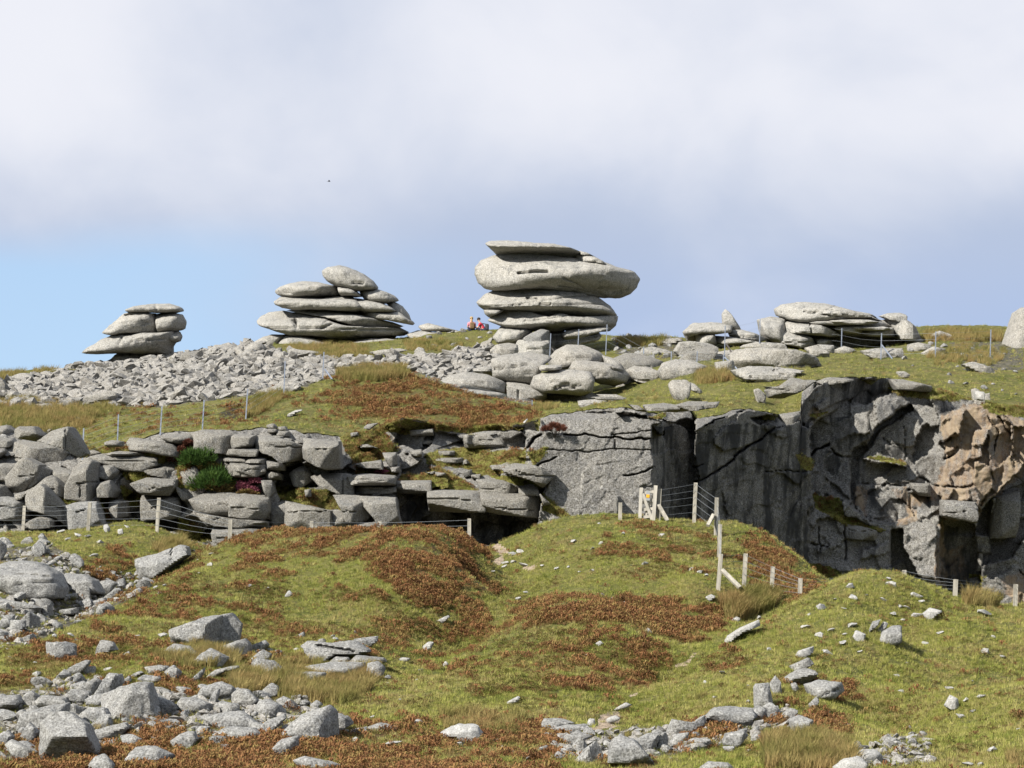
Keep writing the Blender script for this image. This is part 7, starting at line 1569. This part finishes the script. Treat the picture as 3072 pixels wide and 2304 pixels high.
# ================================================================== people on the crest
def skin_mesh(name, joints, edges, radii, mat, parent, sub=2):
    me = bpy.data.meshes.new(name); me.from_pydata([tuple(j) for j in joints], edges, []); me.materials.append(mat)
    o = bpy.data.objects.new(name, me); COL.objects.link(o); o.parent = parent
    md = o.modifiers.new('skin', 'SKIN'); sv = me.skin_vertices[0].data
    for i, r in enumerate(radii): sv[i].radius = (r, r) if not isinstance(r, tuple) else r
    sv[0].use_root = True
    sb = o.modifiers.new('sub', 'SUBSURF'); sb.levels = sub; sb.render_levels = sub
    for p in me.polygons: p.use_smooth = True
    return o
def ellip(name, c, r, mat, parent, seed=0, cut=None, amp=.03):
    v, f = cubegrid(8, 8, 8); p = v / np.linalg.norm(v, axis=1)[:, None]
    p = p * (1 + amp * fbm(p * 3 + seed, 3, 3))[:, None]
    if cut is not None: p[:, 1] = np.where(p[:, 2] < cut, np.maximum(p[:, 1], -.1) if False else p[:, 1] * .55 + .3, p[:, 1])
    o = mesh_obj(name, p * np.array(r) + np.array(c), f, mat, None, smooth=True); o.parent = parent; return o
def person(label, px, py, d, lean, top_mat, hair_mat, pack_mat, face, long_hair, bag_side):
    """seated on the rock; the face looks along the angle 'face' (0 = away from the camera)"""
    base = Vector(W(px, py, d)); e = empty('person', base); tag(e, label, 'person'); e.rotation_euler = (0, 0, face)
    L_ = lean
    # x right, y ahead of the person, z up; origin under the seat
    J = [(0, 0, .10), (0, .03 + L_ * .12, .30), (0, .04 + L_ * .30, .50), (0, .06 + L_ * .38, .62), (0, .08 + L_ * .42, .70), (0, .10 + L_ * .46, .80),
         (.17, .04 + L_ * .30, .52), (.23, .10 + L_ * .4, .30), (.14, .36 + L_ * .3, .28), (-.17, .04 + L_ * .30, .52), (-.23, .10 + L_ * .4, .30), (-.14, .36 + L_ * .3, .28),
         (.11, .02, .10), (.13, .42, .22), (.13, .50, -.15), (.13, .62, -.20), (-.11, .02, .10), (-.13, .42, .22), (-.13, .50, -.15), (-.13, .62, -.20), (0, .19 + L_ * .47, .79)]
    E = [(0, 1), (1, 2), (2, 3), (3, 4), (4, 5), (2, 6), (6, 7), (7, 8), (2, 9), (9, 10), (10, 11), (0, 12), (12, 13), (13, 14), (14, 15), (0, 16), (16, 17), (17, 18), (18, 19), (5, 20)]
    R_ = [.14, .13, .13, .055, .075, .095, .065, .048, .038, .065, .048, .038, .10, .075, .055, .04, .10, .075, .055, .04, .022]
    skin_mesh('body', J, E, R_, M['skin'], e)
    JT = [J[0], J[1], J[2], (0, .05 + L_ * .34, .56), J[6], (.22, .08 + L_ * .38, .36), J[9], (-.22, .08 + L_ * .38, .36)]
    skin_mesh('top', JT, [(0, 1), (1, 2), (2, 3), (2, 4), (4, 5), (2, 6), (6, 7)], [.16, .155, .155, .10, .088, .066, .088, .066], top_mat, e)
    skin_mesh('trousers', [J[0], J[12], J[13], J[14], J[16], J[17], J[18]], [(0, 1), (1, 2), (2, 3), (0, 4), (4, 5), (5, 6)], [.155, .115, .088, .068, .115, .088, .068], M['navy'], e)
    hc = np.array(J[5]) + np.array([0, -.02, .025])
    hr = ellip('hair', hc, (.102, .112, .112), hair_mat, e, 3, cut=-.2, amp=.06)
    if long_hair: ellip('ponytail', hc + np.array([0, -.10, -.13]), (.05, .045, .13), hair_mat, e, 5)
    pc = np.array([0, -.20 + L_ * .14, .34]) + np.array(bag_side)
    v, f = cubegrid(7, 6, 8); gq = (np.abs(v) ** 5).sum(1) ** .2; p = v / gq[:, None]; p = p * (1 + .05 * fbm(p * 2.5, 3, 12))[:, None]
    o = mesh_obj('backpack', p * np.array([.14, .10, .20]) + pc, f, pack_mat, None, smooth=True); o.parent = e
    V_, F_ = [], []
    for s_ in (-1, 1): tube(V_, F_, (s_ * .09, pc[1], .50), (s_ * .10, .10 + L_ * .3, .58), .016, .016)
    s1 = mesh_obj('strap', V_[:12], F_[:8], pack_mat, None); s1.parent = e
    s2 = mesh_obj('strap', V_[12:], [tuple(i - 12 for i in q) for q in F_[8:]], pack_mat, None); s2.parent = e
    return e
person('fair-haired person in a pink top seated on the crest with a tan backpack', 1415.2, 995, 176.5, .05, M['pink'], M['blond'], M['pack_tan'], .15, True, (0, 0, 0))
person('dark-haired person in a red top bending forward on the crest, dark backpack behind', 1452.5, 998, 176.5, .55, M['red'], M['hair'], M['pack_grey'], 1.35, False, (0, -.05, -.02))

# ================================================================== a bird far off in the cloud
bc = Vector(W(987.2, 544.2, 210.0)); bd_ = empty('bird', bc); tag(bd_, 'tiny dark bird flying alone in front of the cloud', 'bird')
v, f = cubegrid(6, 10, 6); u = v / np.linalg.norm(v, axis=1)[:, None]
body = u * np.array([.10, .035, .035]); body[:, 2] += .010 * np.cos(u[:, 0] * 2)
mesh_obj('body', body, f, M['bird'], None, smooth=True).parent = bd_
for s_ in (-1, 1):
    V_ = [(.04, 0, .02), (-.05, 0, .02), (.05, s_ * .10, .07), (-.04, s_ * .11, .06), (.00, s_ * .22, .05), (-.04, s_ * .22, .045)]
    V_ += [(x, y, z - .008) for x, y, z in V_]
    F_ = [(0, 2, 3, 1), (2, 4, 5, 3), (6, 7, 9, 8), (8, 9, 11, 10), (0, 1, 7, 6), (4, 10, 11, 5), (0, 6, 8, 2), (2, 8, 10, 4), (1, 3, 9, 7), (3, 5, 11, 9)]
    mesh_obj('wing', V_, F_, M['bird'], None).parent = bd_
mesh_obj('tail', [(-.08, -.01, 0), (-.08, .01, 0), (-.16, .035, 0), (-.16, -.035, 0), (-.08, -.01, .006), (-.08, .01, .006), (-.16, .035, .004), (-.16, -.035, .004)],
         [(0, 1, 2, 3), (7, 6, 5, 4), (0, 4, 5, 1), (1, 5, 6, 2), (2, 6, 7, 3), (3, 7, 4, 0)], M['bird'], None).parent = bd_
